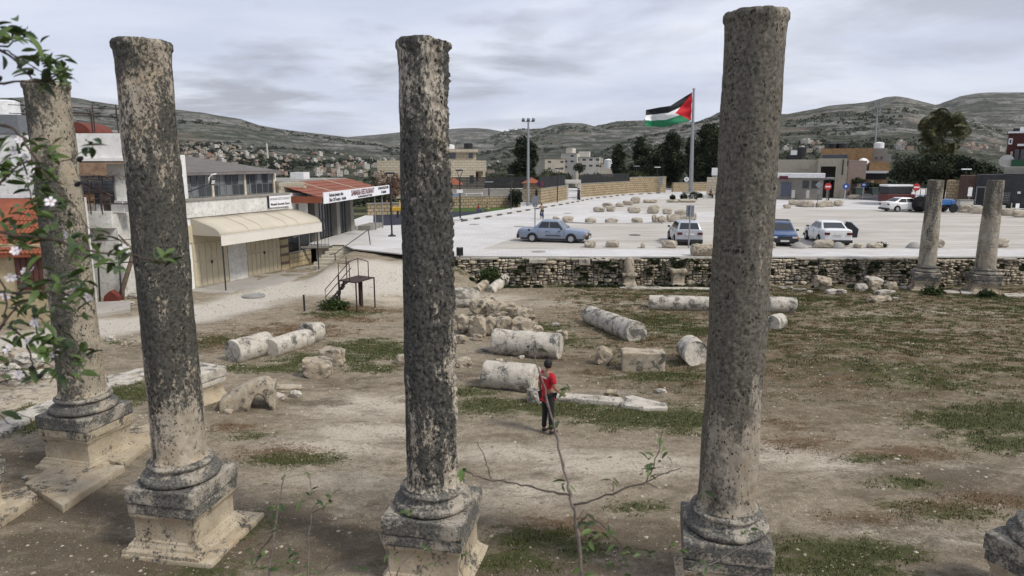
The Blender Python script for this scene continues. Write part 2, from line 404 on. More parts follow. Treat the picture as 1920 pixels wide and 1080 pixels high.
DARK = [(300, 1050, 2.2, .5, .8), (700, 1000, 1.5, .5, .5), (1150, 1010, 1.6, .5, .6), (1750, 1020, 1.8, .5, .4), (1850, 900, 1.8, .7, .5), (420, 760, 1.2, .6, .5), (900, 700, 1.6, .8, .5), (1080, 680, 2, .8, .6), (1300, 720, 1.5, .8, .5), (1450, 640, 2, 1.4, .6), (1600, 700, 3, 1.2, .6), (80, 860, 1.2, .5, .7), (640, 720, 1.2, .5, .5), (560, 980, 1.6, .45, .7), (450, 1040, 1.5, .4, .8), (640, 1040, 1.3, .3, .7), (150, 960, 1.4, .5, .7), (120, 1030, 2, .4, .8), (1020, 1030, 1.2, .35, .7), (1600, 1040, 1.2, .4, .7), (1500, 700, 3, 2, .45), (1700, 740, 3, 2, .35), (340, 650, 2, 1, .4), (1000, 1065, 1.5, .2, .7), (250, 930, 1, .5, .5), (600, 755, .9, .25, .6)]  # dark earth patches; the nearest also paint in a vignette along the bottom
green, rust, pale, darkm = [blobs(b, X, Y) for b in (GREEN, RUST, PALE, DARK)]
track = [S(*p) for p in ((60, 635), (190, 615), (280, 603), (370, 588), (470, 562), (560, 535), (640, 512), (700, 495), (760, 500))]
def dist_poly(X, Y, P):
    d = np.full(X.shape, 1e9)
    for a, b in zip(P[:-1], P[1:]):
        ax, ay, bx, by = a.x, a.y, b.x, b.y; L2 = (bx - ax) ** 2 + (by - ay) ** 2
        t = np.clip(((X - ax) * (bx - ax) + (Y - ay) * (by - ay)) / L2, 0, 1)
        d = np.minimum(d, np.hypot(X - ax - t * (bx - ax), Y - ay - t * (by - ay)))
    return d
trk = 1 - sstep(1.0, 2.3, dist_poly(X, Y, track) + (fbm(X * .8, Y * .8, 0, 5, 3) - .5) * 1.2)
green = green * (1 - trk); rust = rust * (1 - trk)
far_r = sstep(-2, 6, X) * sstep(13, 20, Y)
MAPS = dict(green=green, rust=rust, pale=np.clip(pale, 0, 1), darkm=darkm, track=trk, mottle=far_r)

m = Mat('earth', 0.95, 0.1)
c = m.co('Object')
cst = m.co('Object', (1, 1.9, 1))
n1 = m.noise(cst, 0.9, 9, 0.66, 0.3); n2 = m.noise(c, 5.5, 8, 0.7); n3 = m.noise(c, 38, 5, 0.7); n4 = m.noise(cst, 2.3, 9, 0.72, 0.4)
nf = m.noise(c, 15, 8, 0.75)
soil = m.mix(m.ramp(n2, ((0.30, 0), (0.68, 1))), (0.148, 0.120, 0.083), (0.325, 0.270, 0.195))
soil = m.mix(m.ramp(nf, ((0.48, 0), (0.66, 1))), soil, (0.40, 0.352, 0.275))
pl = m.math('ADD', m.attr('pale'), m.math('MULTIPLY', m.math('SUBTRACT', n4, 0.5), 1.9))
soil = m.mix(m.ramp(pl, ((0.18, 0), (0.75, 1))), soil, (0.46, 0.405, 0.32))
dk = m.math('ADD', m.attr('darkm'), m.math('MULTIPLY', m.math('SUBTRACT', m.math('ADD', m.math('MULTIPLY', n1, .6), m.math('MULTIPLY', nf, .4)), 0.455), 4.6))
soil = m.mix(m.math('MULTIPLY', m.ramp(dk, ((0.15, 0), (0.8, 1))), 0.78), soil, (0.088, 0.068, 0.046))
# dry weeds in streaks on the slope at the right
mt = m.math('MULTIPLY', m.attr('mottle'), m.ramp(m.math('ADD', m.math('MULTIPLY', n4, 0.6), m.math('MULTIPLY', nf, 0.4)), ((0.44, 0), (0.53, 1))))
soil = m.mix(m.math('MULTIPLY', mt, 0.82), soil, m.mix(m.ramp(n1, ((.42, 0), (.55, 1))), (0.085, 0.062, 0.033), (0.15, 0.105, 0.06)))
mg = m.math('MULTIPLY', m.attr('mottle'), m.ramp(m.math('ADD', m.math('MULTIPLY', m.noise(m.co('Object', (1, 2.2, 1), (7, 3, 0)), 1.1, 8, .7), 0.65), m.math('MULTIPLY', nf, 0.35)), ((0.50, 0), (0.57, 1))))
soil = m.mix(m.math('MULTIPLY', mg, 0.8), soil, (0.046, 0.048, 0.022))
rs = m.ramp(m.math('ADD', m.attr('rust'), m.math('MULTIPLY', m.math('SUBTRACT', m.math('ADD', m.math('MULTIPLY', n4, .55), m.math('MULTIPLY', nf, .45)), 0.5), 5.5)), ((0.35, 0), (0.9, 1)))
rc = m.mix(m.ramp(nf, ((0.35, 0), (0.65, 1))), (0.075, 0.045, 0.026), (0.17, 0.105, 0.058))
soil = m.mix(m.math('MULTIPLY', rs, 0.85), soil, rc)
gr = m.ramp(m.math('ADD', m.attr('green'), m.math('MULTIPLY', m.math('SUBTRACT', m.math('ADD', m.math('MULTIPLY', n4, .5), m.math('MULTIPLY', nf, .5)), 0.5), 5.0)), ((0.28, 0), (0.58, 1)))
gc = m.mix(m.ramp(nf, ((0.35, 0), (0.62, 1))), (0.030, 0.034, 0.014), (0.085, 0.095, 0.032))
soil = m.mix(m.math('MULTIPLY', gr, 0.88), soil, gc)
trc = m.mix(m.ramp(nf, ((0.3, 0), (0.65, 1))), (0.36, 0.32, 0.265), (0.56, 0.52, 0.45))
soil = m.mix(m.attr('track'), soil, trc)
peb = m.ramp(m.voro(c, 26), ((0.0, 1), (0.14, 1), (0.2, 0)))
psel = m.ramp(m.noise(c, 9, 3), ((0.52, 0), (0.6, 1)))
soil = m.mix(m.math('MULTIPLY', m.math('MULTIPLY', peb, psel), 0.65), soil, (0.44, 0.40, 0.32))
dots = m.ramp(m.voro(c, 41), ((0.0, 1), (0.1, 1), (0.2, 0)))
soil = m.mix(m.math('MULTIPLY', dots, 0.5), soil, (0.05, 0.037, 0.025))
gx = m.noise(c, 55, 5, 0.8)
soil = m.mix(1.0, soil, m.ramp(gx, ((0.34, 0.55), (0.5, 1.0), (0.62, 1.45))), 'MULTIPLY')
m.color(soil)
m.bump(n2, 0.5, 0.06); m.bump(nf, 0.9, 0.035); m.bump(gx, 0.7, 0.02)
EARTH = m.m
o = link('ground', grid_mesh('ground', X, Y, Z, EARTH, True, MAPS)); tag(o, kind='structure')

# sampling helpers for scattering
def mapval(arr, x, y):
    i = np.clip(np.searchsorted(ys, y), 0, len(ys) - 1); j = np.clip(np.searchsorted(xs, x), 0, len(xs) - 1); return arr[i, j]
rng = np.random.default_rng(5)
def gzn(x, y): return gz(x, y) + (fbm(x * 1.7, y * 1.7, 0, 11, 4) - 0.5) * 0.075

def leafy(name, cols, rough=0.75, trans=0.0):
    m = Mat(name, rough, 0.25); v = m.attr('tint'); m.color(m.ramp(v, cols)); return m.m
GRASSM = leafy('grass_blades', ((0, (0.028, 0.036, 0.012)), (0.45, (0.055, 0.075, 0.020)), (0.75, (0.10, 0.115, 0.035)), (0.93, (0.20, 0.155, 0.065))))
DRYM = leafy('dry_weeds', ((0, (0.055, 0.038, 0.02)), (0.5, (0.13, 0.075, 0.035)), (0.8, (0.23, 0.15, 0.07)), (1.0, (0.33, 0.25, 0.14))))
def blades(name, n_try, field, thr, h, wdt, mat, xr, yr, seed, cap=100000, power=1.0):
    r = np.random.default_rng(seed)
    x = r.uniform(*xr, n_try); y = r.uniform(yr[0], yr[1], n_try)
    f0 = mapval(field, x, y); f = f0 + (fbm(x * 2.2, y * 2.2 * 1.6, 0, seed, 5, 0.65) - 0.5) * 3.2 * np.minimum(1, f0 * 3 + .02)
    k = f > thr + r.uniform(0, 0.35, n_try)
    vis = np.abs(x) < y * 0.86 + 1.5
    x, y, f = x[k & vis][:cap], y[k & vis][:cap], f[k & vis][:cap]
    n = len(x); z = gzn(x, y)
    a = r.uniform(0, 2 * PI, n); lean = r.uniform(0.1, 1.0, n); hh = h * r.uniform(0.4, 1.3, n) * (1 + 0.02 * y); ww = wdt * r.uniform(0.6, 1.4, n) * (1 + 0.03 * y)
    b = a + PI / 2 + r.uniform(-.6, .6, n)
    P0 = np.stack([x - np.cos(b) * ww, y - np.sin(b) * ww, z - 0.01], -1); P1 = np.stack([x + np.cos(b) * ww, y + np.sin(b) * ww, z - 0.01], -1)
    P2 = np.stack([x + np.cos(a) * hh * lean, y + np.sin(a) * hh * lean, z + hh], -1)
    V = np.stack([P0, P1, P2], 1).reshape(-1, 3)
    t = np.repeat(np.clip(r.uniform(0, 1, n) * 0.8 + 0.2 * fbm(x, y, 0, 4, 2), 0, 1), 3)
    return link(name, soup(name, V, 3, mat, {'tint': t}))
g1 = blades('grass', 1500000, np.maximum(green * 1.15, far_r * .33), 0.42, 0.038, 0.007, GRASSM, (-26, 30), (7.5, 37), 21, 260000); tag(g1, 'low green grass and weeds in patches on the dirt', 'grass', kind='stuff')
g2 = blades('dry_weeds', 900000, np.maximum(rust, far_r * 0.5), 0.52, 0.034, 0.006, DRYM, (-22, 28), (7.5, 36), 22, 160000); tag(g2, 'brown and rusty dry weeds in patches on the dirt', 'weeds', kind='stuff')

def rocks_soup(x, y, z, s, flat, seed):
    n = len(x); r = np.random.default_rng(seed)
    oct_ = np.array([(1, 0, 0), (0, 1, 0), (-1, 0, 0), (0, -1, 0), (0, 0, 1), (0, 0, -.6)], float)
    top = [(0, 1, 4), (1, 2, 4), (2, 3, 4), (3, 0, 4), (1, 0, 5), (2, 1, 5), (3, 2, 5), (0, 3, 5)]
    P = oct_[None] * s[:, None, None] * np.stack([r.uniform(.7, 1.3, (n, 6)), r.uniform(.7, 1.3, (n, 6)), r.uniform(.6, 1.1, (n, 6)) * flat], -1)
    a = r.uniform(0, 6.28, n); ca, sa = np.cos(a)[:, None], np.sin(a)[:, None]
    Q = np.stack([P[..., 0] * ca - P[..., 1] * sa + x[:, None], P[..., 0] * sa + P[..., 1] * ca + y[:, None], P[..., 2] + z[:, None]], -1)
    return np.stack([Q[:, list(t)] for t in top], 1).reshape(-1, 3)
PEBM = Mat('pebbles', 0.9, 0.15)
PEBM.color(PEBM.ramp(PEBM.attr('tint'), ((0, (0.20, 0.16, 0.11)), (0.5, (0.34, 0.29, 0.22)), (1.0, (0.42, 0.38, 0.31)))))
n = 34000
x = rng.uniform(-24, 28, n); y = 7.5 + 29 * rng.uniform(0, 1, n) ** 1.3
k = (np.abs(x) < y * 0.86 + 1) & (fbm(x * .5, y * .5, 0, 8, 3) + rng.uniform(-.2, .25, n) > 0.45)
x, y = x[k], y[k]; s = 0.007 + 0.034 * rng.uniform(0, 1, len(x)) ** 6 + 0.0006 * y
V = rocks_soup(x, y, gzn(x, y), s, 0.7, 3)
o = link('pebbles', soup('pebbles', V, 3, PEBM.m, {'tint': np.repeat(rng.uniform(0, 1, len(x)) ** 1.2, 24)})); tag(o, 'small pale stones and gravel scattered on the dirt', 'gravel', kind='stuff')

# ---------------------------------------------------------------- the square and its pavings
def sheet(name, pts, z, mat, thick=0.0, kind='structure'):
    b = MB(); P = [(p.x, p.y) for p in pts]
    if thick: b.prism(P, z - thick, z)
    else: b.add([(x, y, z) for x, y in P], [tuple(range(len(P)))])
    o = b.obj(name, mat); tag(o, kind=kind); return o
m = Mat('square_paving', 0.85, 0.2)
c = m.co('World'); n1 = m.noise(c, 0.25, 6, 0.6); n2 = m.noise(c, 2.2, 8, 0.7); n3 = m.noise(c, 12, 5, 0.7)
br = m.n('ShaderNodeTexBrick'); br.inputs['Scale'].default_value = 1.0; br.inputs['Mortar Size'].default_value = 0.012
br.inputs['Brick Width'].default_value = 0.55; br.inputs['Row Height'].default_value = 0.38
br.inputs['Color1'].default_value = (0.60, 0.585, 0.565, 1); br.inputs['Color2'].default_value = (0.50, 0.485, 0.465, 1); br.inputs['Mortar'].default_value = (0.30, 0.29, 0.27, 1)
m.l(c, br.inputs['Vector'])
col = m.mix(0.85, br.outputs['Color'], m.mix(m.ramp(n2, ((0.3, 0), (0.7, 1))), (0.48, 0.465, 0.45), (0.66, 0.645, 0.625)), 'MIX')
col = m.mix(0.5, col, br.outputs['Color'])
col = m.mix(m.math('MULTIPLY', m.ramp(n1, ((0.42, 0), (0.62, 1))), 0.5), col, (0.40, 0.375, 0.345)); col = m.mix(m.math('MULTIPLY', m.ramp(m.noise(m.co('World', (.3, 1.6, 1)), 1.3, 8, .7), ((.5, 0), (.66, 1))), .45), col, (.33, .31, .285))
m.color(col); m.bump(n3, 0.2, 0.01); PAVE = m.m
sq = sheet('square_paving', [Vector(p) for p in ((-9.6, 41.0, 0), (-6.4, 38.75, 0), (-3.1, 37.8, 0), (1.5, 37.62, 0), (30, 37.5, 0), (58, 37.6, 0), (80, 60, 0), (80, 135, 0), (-14, 135, 0), (-14.3, 62, 0), (-12.1, 53, 0), (-13.2, 42.8, 0), (-10.6, 42.8, 0))], ZP, PAVE, 0.07)
m = Mat('car_park_gravel', 0.95, 0.1)
c = m.co('World'); cs = m.co('World', (0.35, 1.6, 1)); n1 = m.noise(cs, 0.5, 8, 0.65, 0.5); n2 = m.noise(c, 3, 8, 0.7); n3 = m.noise(c, 14, 5, 0.75)
col = m.mix(m.ramp(n1, ((0.35, 0), (0.65, 1))), (0.36, 0.33, 0.29), (0.54, 0.51, 0.46))
col = m.mix(m.math('MULTIPLY', m.ramp(n2, ((0.5, 0), (0.75, 1))), 0.45), col, (0.35, 0.31, 0.26))
tk = m.ramp(m.noise(m.co('World', (.12, 2.4, 1), (3, 1, 0)), 1.0, 5, .6, .4), ((.46, 0), (.54, 1), (.60, 0))); col = m.mix(m.math('MULTIPLY', tk, .35), col, (.27, .245, .21)); col = m.mix(m.math('MULTIPLY', m.ramp(n3, ((.56, 0), (.7, 1))), .4), col, (.24, .22, .19))
m.color(col); m.bump(n2, 0.4, 0.05); m.bump(n3, 0.5, 0.02); GRAV = m.m
# the edge of the gravel follows the kerbs
g1o = sheet('car_park_gravel', [G(*p, ZP) for p in ((905, 467), (1920, 467), (2150, 466), (2150, 406), (1900, 398), (1480, 390), (1350, 401), (1345, 416), (1245, 419), (1110, 418), (1035, 414), (990, 436))], ZP + 0.006, GRAV)
g2o = sheet('gravel_island', [G(*p, ZP) for p in ((1108, 395), (1150, 383), (1230, 374), (1345, 371), (1345, 396), (1250, 399), (1200, 396))], ZP + 0.006, GRAV)
m = Mat('asphalt', 0.9, 0.2); c = m.co('World'); m.color(m.mix(m.noise(c, 1.5, 6), (0.06, 0.062, 0.068), (0.10, 0.10, 0.105))); m.bump(m.noise(c, 30, 3), 0.3, 0.01); ASPH = m.m
sheet('asphalt_road', [G(*p, ZP) for p in ((1570, 371), (1570, 364), (1640, 360), (1700, 366), (1740, 381), (1660, 378))], ZP + 0.010, ASPH)
m = Mat('turf', 0.95, 0.1); c = m.co('World'); m.color(m.mix(m.noise(c, 4, 6, .7), (0.045, 0.075, 0.018), (0.075, 0.12, 0.03))); TURF = m.m
m = Mat('rubber_floor', 0.9, 0.2); c = m.co('World'); m.color(m.mix(m.noise(c, 2, 6, .7), (0.020, 0.023, 0.030), (0.036, 0.040, 0.050))); RUB = m.m
sheet('playground_rubber', [G(*p, ZP) for p in ((700, 424), (845, 417), (925, 400), (965, 394), (840, 388), (700, 395))], ZP + 0.008, RUB)
sheet('playground_turf', [G(*p, ZP) for p in ((845, 397), (935, 396), (965, 388), (960, 382), (845, 382))], ZP + 0.013, TURF)

# ---------------------------------------------------------------- valley floor and hills
ELH = 302.0
def crest(lst):
    A, E = [], []
    for px, py in lst:
        d = ray(px, py); A.append(math.atan2(d[0], d[1])); E.append(d[2] / math.hypot(d[0], d[1]))
    return np.array(A), np.array(E)
HILLS = [
 dict(n='A', c=[(-900, 215), (-500, 205), (-200, 190), (0, 184), (120, 181), (200, 195), (280, 203), (339, 207), (381, 211), (406, 216), (451, 223), (487, 235), (527, 242), (567, 247), (610, 252), (650, 257), (700, 263), (760, 274), (820, 292), (870, 312), (920, 330)], r0=620, r1=2300, z0=-17, rough=34, az=(-1.1, 0.02)),
 dict(n='B', c=[(560, 300), (620, 262), (661, 256), (711, 252), (749, 248), (800, 246), (840, 242), (869, 240), (895, 240), (917, 242), (943, 247), (975, 262), (1020, 290), (1060, 310)], r0=1800, r1=4300, z0=-17, rough=50, az=(-0.32, 0.09)),
 dict(n='C', c=[(740, 330), (800, 285), (843, 268), (870, 262), (905, 261), (925, 256), (946, 247), (975, 243), (1018, 241), (1033, 235), (1061, 230.5), (1093, 232), (1114, 238), (1152, 231), (1200, 228), (1260, 226), (1330, 232), (1400, 240), (1500, 262)], r0=800, r1=2900, z0=-17, rough=40, az=(-0.19, 0.42)),
 dict(n='E', c=[(1560, 300), (1640, 240), (1700, 214), (1762, 197), (1802, 182), (1830, 177), (1860, 175), (1920, 174), (2000, 180), (2200, 200), (2600, 230), (3000, 240)], r0=1300, r1=3100, z0=-17, rough=40, az=(0.42, 1.0)),
 dict(n='D', c=[(1080, 318), (1145, 279), (1180, 265), (1210, 256), (1249, 249), (1301, 231), (1333, 219), (1352, 209), (1400, 210), (1440, 214), (1476, 214), (1527, 205), (1552, 199), (1627, 192), (1660, 183), (1680, 181), (1702, 184), (1760, 199), (1820, 222), (1880, 245), (1960, 262), (2100, 275), (2400, 285)], r0=400, r1=1700, z0=-15, rough=20, az=(0.075, 0.95)),
]
def hill_xyz(h, A, T):
    ca, ce = crest(h['c'])
    e = np.interp(A, ca, ce)
    R1 = h['r1'] * (1 + 0.06 * np.sin(A * 9 + h['r1']))
    r = h['r0'] + (R1 - h['r0']) * np.minimum(T, 1) + (R1 * 0.5) * np.maximum(T - 1, 0)
    zc = CAMZ + e * R1
    t = np.minimum(T, 1)
    sh = t * 0.45 + 0.55 * t * t * (3 - 2 * t)
    sh = np.where(t > 0.9, sh, sh)
    z = h['z0'] + (zc - h['z0']) * sh
    x = r * np.sin(A); y = r * np.cos(A)
    k = np.sin(PI * np.clip(T, 0, 1)) ** 0.8
    z = z + h['rough'] * k * (fbm(x / 420, y / 420, 0, h['r1'], 5, 0.5) - 0.5) * 1.5
    z = z - np.maximum(T - 1, 0) * (zc - h['z0']) * 0.9
    # rock terraces cut into the slope as real steps
    st = 9.0; q = z / st; fr = q - np.floor(q); z2 = (np.floor(q) + sstep(0.25, 0.95, fr)) * st
    z = np.where(T < 0.97, z * 0.45 + z2 * 0.55, z)
    return x, y, z
m = Mat('hill', 1.0, 0.05)
c = m.co('World', (0.01, 0.01, 0.01)); cz = m.co('World', (0.0022, 0.0022, 0.045))
n1 = m.noise(c, 0.45, 8, 0.62, 0.4); n2 = m.noise(c, 9.0, 6, 0.75); n3 = m.noise(c, 2.0, 8, 0.65); nn = m.noise(c, 26.0, 4, 0.7)
bands = m.noise(cz, 3.4, 7, 0.68, 0.5)
sp = m.math('ADD', m.math('MULTIPLY', n2, .5), m.math('MULTIPLY', nn, .5))
base = m.mix(m.ramp(sp, ((0.44, 0), (0.56, 1))), (0.017, 0.021, 0.013), (0.105, 0.103, 0.088))
rock = m.mix(m.ramp(sp, ((0.42, 0), (0.55, 1))), (0.036, 0.037, 0.029), (0.27, 0.262, 0.24))
bb = m.math('ADD', m.math('MULTIPLY', bands, 0.6), m.math('MULTIPLY', n3, 0.4))
col = m.mix(m.ramp(bb, ((0.47, 0), (0.55, 1))), base, rock)
col = m.mix(m.math('MULTIPLY', m.ramp(n1, ((0.46, 0), (0.58, 1))), 0.65), col, (0.040, 0.048, 0.028))
line = m.ramp(bands, ((0.505, 0), (0.52, 1), (0.535, 0)))
col = m.mix(m.math('MULTIPLY', line, m.ramp(n3, ((.45, 0), (.6, .7)))), col, (0.36, 0.33, 0.28))
col = m.mix(m.math('MULTIPLY', m.ramp(m.noise(c, 1.1, 3, 0.5), ((0.56, 0), (0.70, 1))), 0.5), col, (0.21, 0.165, 0.125))
zl = m.sepz(m.co('World'))
low = m.ramp(m.math('DIVIDE', m.math('ADD', zl, 20), 75, True), ((0.1, 1), (0.85, 0)))
lowc = m.mix(m.ramp(sp, ((0.45, 0), (0.58, 1))), (0.016, 0.021, 0.011), (0.075, 0.080, 0.050))
col = m.mix(m.math('MULTIPLY', low, m.ramp(n3, ((0.3, 0.55), (0.6, 1)))), col, lowc)
m.color(col); m.bump(sp, 1.0, 5.0); HILLM = m.m
for h in HILLS:
    na = int((h['az'][1] - h['az'][0]) / 0.0032); T, A = np.meshgrid(np.concatenate([np.linspace(0, 1, 110), np.linspace(1.01, 1.6, 12)]), np.linspace(h['az'][0], h['az'][1], na))
    x, y, z = hill_xyz(h, A, T)
    tag(link('hill', grid_mesh('hill', x, y, z, HILLM)), kind='structure')
def hill_hit(h, px, py):
    d = ray(px, py); a = math.atan2(d[0], d[1]); hd = math.hypot(d[0], d[1])
    T = np.linspace(0, 1, 160); x, y, z = hill_xyz(h, np.full_like(T, a), T)
    r = np.hypot(x, y); e = (z - CAMZ) / r; k = np.argmax(e >= d[2] / hd)
    if e[k] < d[2] / hd: return None
    return Vector((x[k], y[k], z[k]))
HD = {h['n']: h for h in HILLS}
# valley floor
a = np.linspace(-1.25, 1.15, 260); r = np.concatenate([np.linspace(0, 110, 8), np.linspace(115, 900, 70), np.linspace(1000, 9000, 12)])
A, R = np.meshgrid(a, r); x = R * np.sin(A); y = R * np.cos(A) - 60 * (R < 1)
def valz(x, y):
    r = np.hypot(x, y); return -1.5 - 11.5 * sstep(60, 420, r) + 2.5 * (fbm(x / 70, y / 70, 0, 9, 4) - .5) * sstep(100, 200, r)
m = Mat('valley', 1.0, 0.05); c = m.co('World', (0.1, 0.1, 0.1)); n1 = m.noise(c, 0.35, 6, .6); n2 = m.noise(c, 4, 8, .7)
col = m.mix(m.ramp(n2, ((0.4, 0), (0.62, 1))), (0.035, 0.042, 0.018), (0.10, 0.105, 0.05)); col = m.mix(m.ramp(n1, ((0.5, 0), (0.65, .7))), col, (0.22, 0.19, 0.14)); m.color(col); m.bump(n2, .6, .5)
tag(link('terrain', grid_mesh('terrain', x, y, valz(x, y), m.m)), kind='structure')
# ================================================================ columns
SHAFT1 = limestone('lichened_shaft_beige', light=(0.40, 0.35, 0.27), light2=(0.25, 0.215, 0.16), cover=0.60, fade=[(0, .03), (1.2, .02), (2.2, -.03), (3.8, -.03), (5, .01), (6.5, .0)], side=(0.2, 0.05), pit=0.95, dark=(0.045, 0.044, 0.038), lich=(0.13, 0.12, 0.095), streak=.5)
SHAFT2 = limestone('lichened_shaft_dark', light=(0.43, 0.375, 0.295), light2=(0.28, 0.24, 0.185), cover=0.68, fade=[(0, .08), (1.0, .06), (1.9, -.005), (3.4, -.045), (4.2, -.02), (5.0, .035), (6.3, .02)], pit=0.8, dark=(0.036, 0.036, 0.032), lich=(0.115, 0.107, 0.088), streak=.42)
SHAFT3 = limestone('lichened_shaft_pitted', light=(0.50, 0.445, 0.365), light2=(0.30, 0.26, 0.205), cover=0.72, fade=[(0, .04), (1.2, .0), (3, -.02), (4.5, -.015), (6.3, -.03)], side=(-0.4, 0.045), pit=1.0, dark=(0.028, 0.028, 0.026), lich=(0.115, 0.11, 0.095), pitden=0.7, streak=.30)
SHAFT4 = limestone('lichened_shaft_gray', light=(0.37, 0.325, 0.26), light2=(0.23, 0.20, 0.155), cover=0.80, fade=[(0, .09), (1.2, .06), (2.2, .0), (4, -.04), (6.6, -.01)], side=(-0.45, 0.06), pit=0.9, dark=(0.066, 0.060, 0.049), lich=(0.185, 0.166, 0.132), streak=.28)
BASE_D = limestone('base_stone_dark', cover=0.56, streak=1.0, scale=1.3, pit=0.35, dark=(0.055, 0.054, 0.050), lich=(0.19, 0.18, 0.155), light=(0.40, 0.36, 0.30), light2=(0.27, 0.24, 0.19))
BASE_L = limestone('pedestal_stone_pale', cover=0.36, streak=0.5, scale=1.0, pit=0.45, light=(0.46, 0.395, 0.29), light2=(0.31, 0.255, 0.18), ochre=0.3, dark=(0.07, 0.062, 0.05))
DRUM = limestone('fallen_drum_stone', cover=0.40, streak=1.0, scale=1.4, pit=0.7, light=(0.56, 0.52, 0.45), light2=(0.38, 0.345, 0.285), ochre=0.12, dark=(0.09, 0.085, 0.075), lich=(0.16, 0.15, 0.13))
BLOCK = limestone('fallen_block_stone', cover=0.38, streak=1.0, scale=2.0, pit=0.55, light=(0.48, 0.42, 0.33), light2=(0.28, 0.235, 0.17), ochre=0.35, dark=(0.065, 0.06, 0.05), lich=(0.14, 0.13, 0.11))
FARC = limestone('far_shaft_stone', cover=0.56, pit=0.7, light=(0.40, 0.365, 0.30), light2=(0.24, 0.21, 0.165), fade=[(0, .08), (2, .05), (3.2, -.03), (5, .0)], scale=0.9, dark=(0.075, 0.07, 0.055), lich=(0.15, 0.14, 0.115))

def fract(me, amt, sc_, seed, amt2=0, sc2=8):
    n = len(me.vertices); co = np.empty(n * 3); me.vertices.foreach_get('co', co); co = co.reshape(-1, 3)
    me.update(); nr = np.empty(n * 3); me.vertex_normals.foreach_get('vector', nr); nr = nr.reshape(-1, 3)
    d = (fbm(co[:, 0] * sc_, co[:, 1] * sc_, co[:, 2] * sc_, seed, 4, 0.6) - 0.5) * 2 * amt
    if amt2: d = d - amt2 * sstep(0.60, 0.72, fbm(co[:, 0] * sc2, co[:, 1] * sc2, co[:, 2] * sc2, seed + 3, 2))
    co = co + nr * d[:, None]; me.vertices.foreach_set('co', co.ravel()); me.update()
def shaft_mesh(name, H, r0, r1, mat, seed, chip=None, ring=True, n=120, rough=0.010, pit=0.012, side_pit=0):
    nz = int(H / 0.035); z = np.linspace(0, H, nz); th = np.linspace(0, 2 * PI, n, endpoint=False)
    TH_, Z_ = np.meshgrid(th, z)
    R = r0 + (r1 - r0) * (Z_ / H) ** 1.15
    R = R + 0.045 * np.exp(-Z_ / 0.05) * (1 if ring else 0)
    top = H - Z_
    if ring: R = R + 0.014 * (1 - sstep(0.10, 0.35, top)) + 0.022 * (np.abs(top - 0.06) < 0.05)
    cx, cy = np.cos(TH_), np.sin(TH_)
    R = R + (fbm(cx * 1.5 + 9, cy * 1.5, Z_ * 1.2, seed, 5, 0.6) - 0.5) * rough * 5
    p = sstep(0.60, 0.74, fbm(cx * 6, cy * 6, Z_ * 13, seed + 5, 3, 0.6))
    R = R - pit * p
    if side_pit:
        k = sstep(0.1, 0.8, cx * math.cos(-0.35) + cy * math.sin(-0.35))
        R = R + k * side_pit * ((fbm(cx * 7, cy * 7, Z_ * 16, seed + 9, 4, 0.75) - 0.6))
    if chip:
        a0, wd, zc, dep = chip
        k = np.exp(-((np.angle(np.exp(1j * (TH_ - a0)))) / wd) ** 4) * sstep(zc - 0.02, zc + 0.02, Z_)
        Z_ = Z_ - k * (Z_ - zc) * 0.9; R = R - k * dep
    Zt = Z_ + (Z_ > H - 0.02) * (fbm(cx * 3, cy * 3, 0, seed, 3) - 0.5) * 0.03
    co = np.stack([R * cx, R * cy, Zt], -1).reshape(-1, 3)
    me = bpy.data.meshes.new(name)
    fs = []
    i = np.arange((nz - 1) * n); r_, c_ = i // n, i % n; c2 = (c_ + 1) % n
    q = np.stack([r_ * n + c_, r_ * n + c2, (r_ + 1) * n + c2, (r_ + 1) * n + c_], -1)
    ct = len(co); co = np.vstack([co, [[0, 0, H - 0.03]]])
    faces = [tuple(a) for a in q.tolist()] + [((nz - 1) * n + k, (nz - 1) * n + (k + 1) % n, ct) for k in range(n)]
    me.from_pydata(co.tolist(), [], faces); me.materials.append(mat); me.shade_smooth(); me.set_sharp_from_angle(angle=1.1)
    return me
def block_mesh(sx, sy, sz, mat, seed, amt=0.012, cuts=10, bevel=0.02, top=(1, 1), sc_=3.0, amt2=0.01):
    b = MB(); b.box((0, 0, 0), (sx, sy, sz), top=top); me = b.mesh('block', mat, bevel=bevel)
    bm = bmesh.new(); bm.from_mesh(me)
    bmesh.ops.subdivide_edges(bm, edges=[e for e in bm.edges if e.calc_length() > 0.12], cuts=cuts, use_grid_fill=True)
    bmesh.ops.triangulate(bm, faces=[f for f in bm.faces if len(f.verts) > 4])
    bm.to_mesh(me); bm.free(); me.shade_smooth(); me.set_sharp_from_angle(angle=0.75); fract(me, amt, sc_, seed, amt2, 6)
    return me
def torus_prof(r, z, h, bulge, k=6):
    return [(r + bulge * math.sin(PI * i / k), z + h * (0.5 - 0.5 * math.cos(PI * i / k))) for i in range(k + 1)]
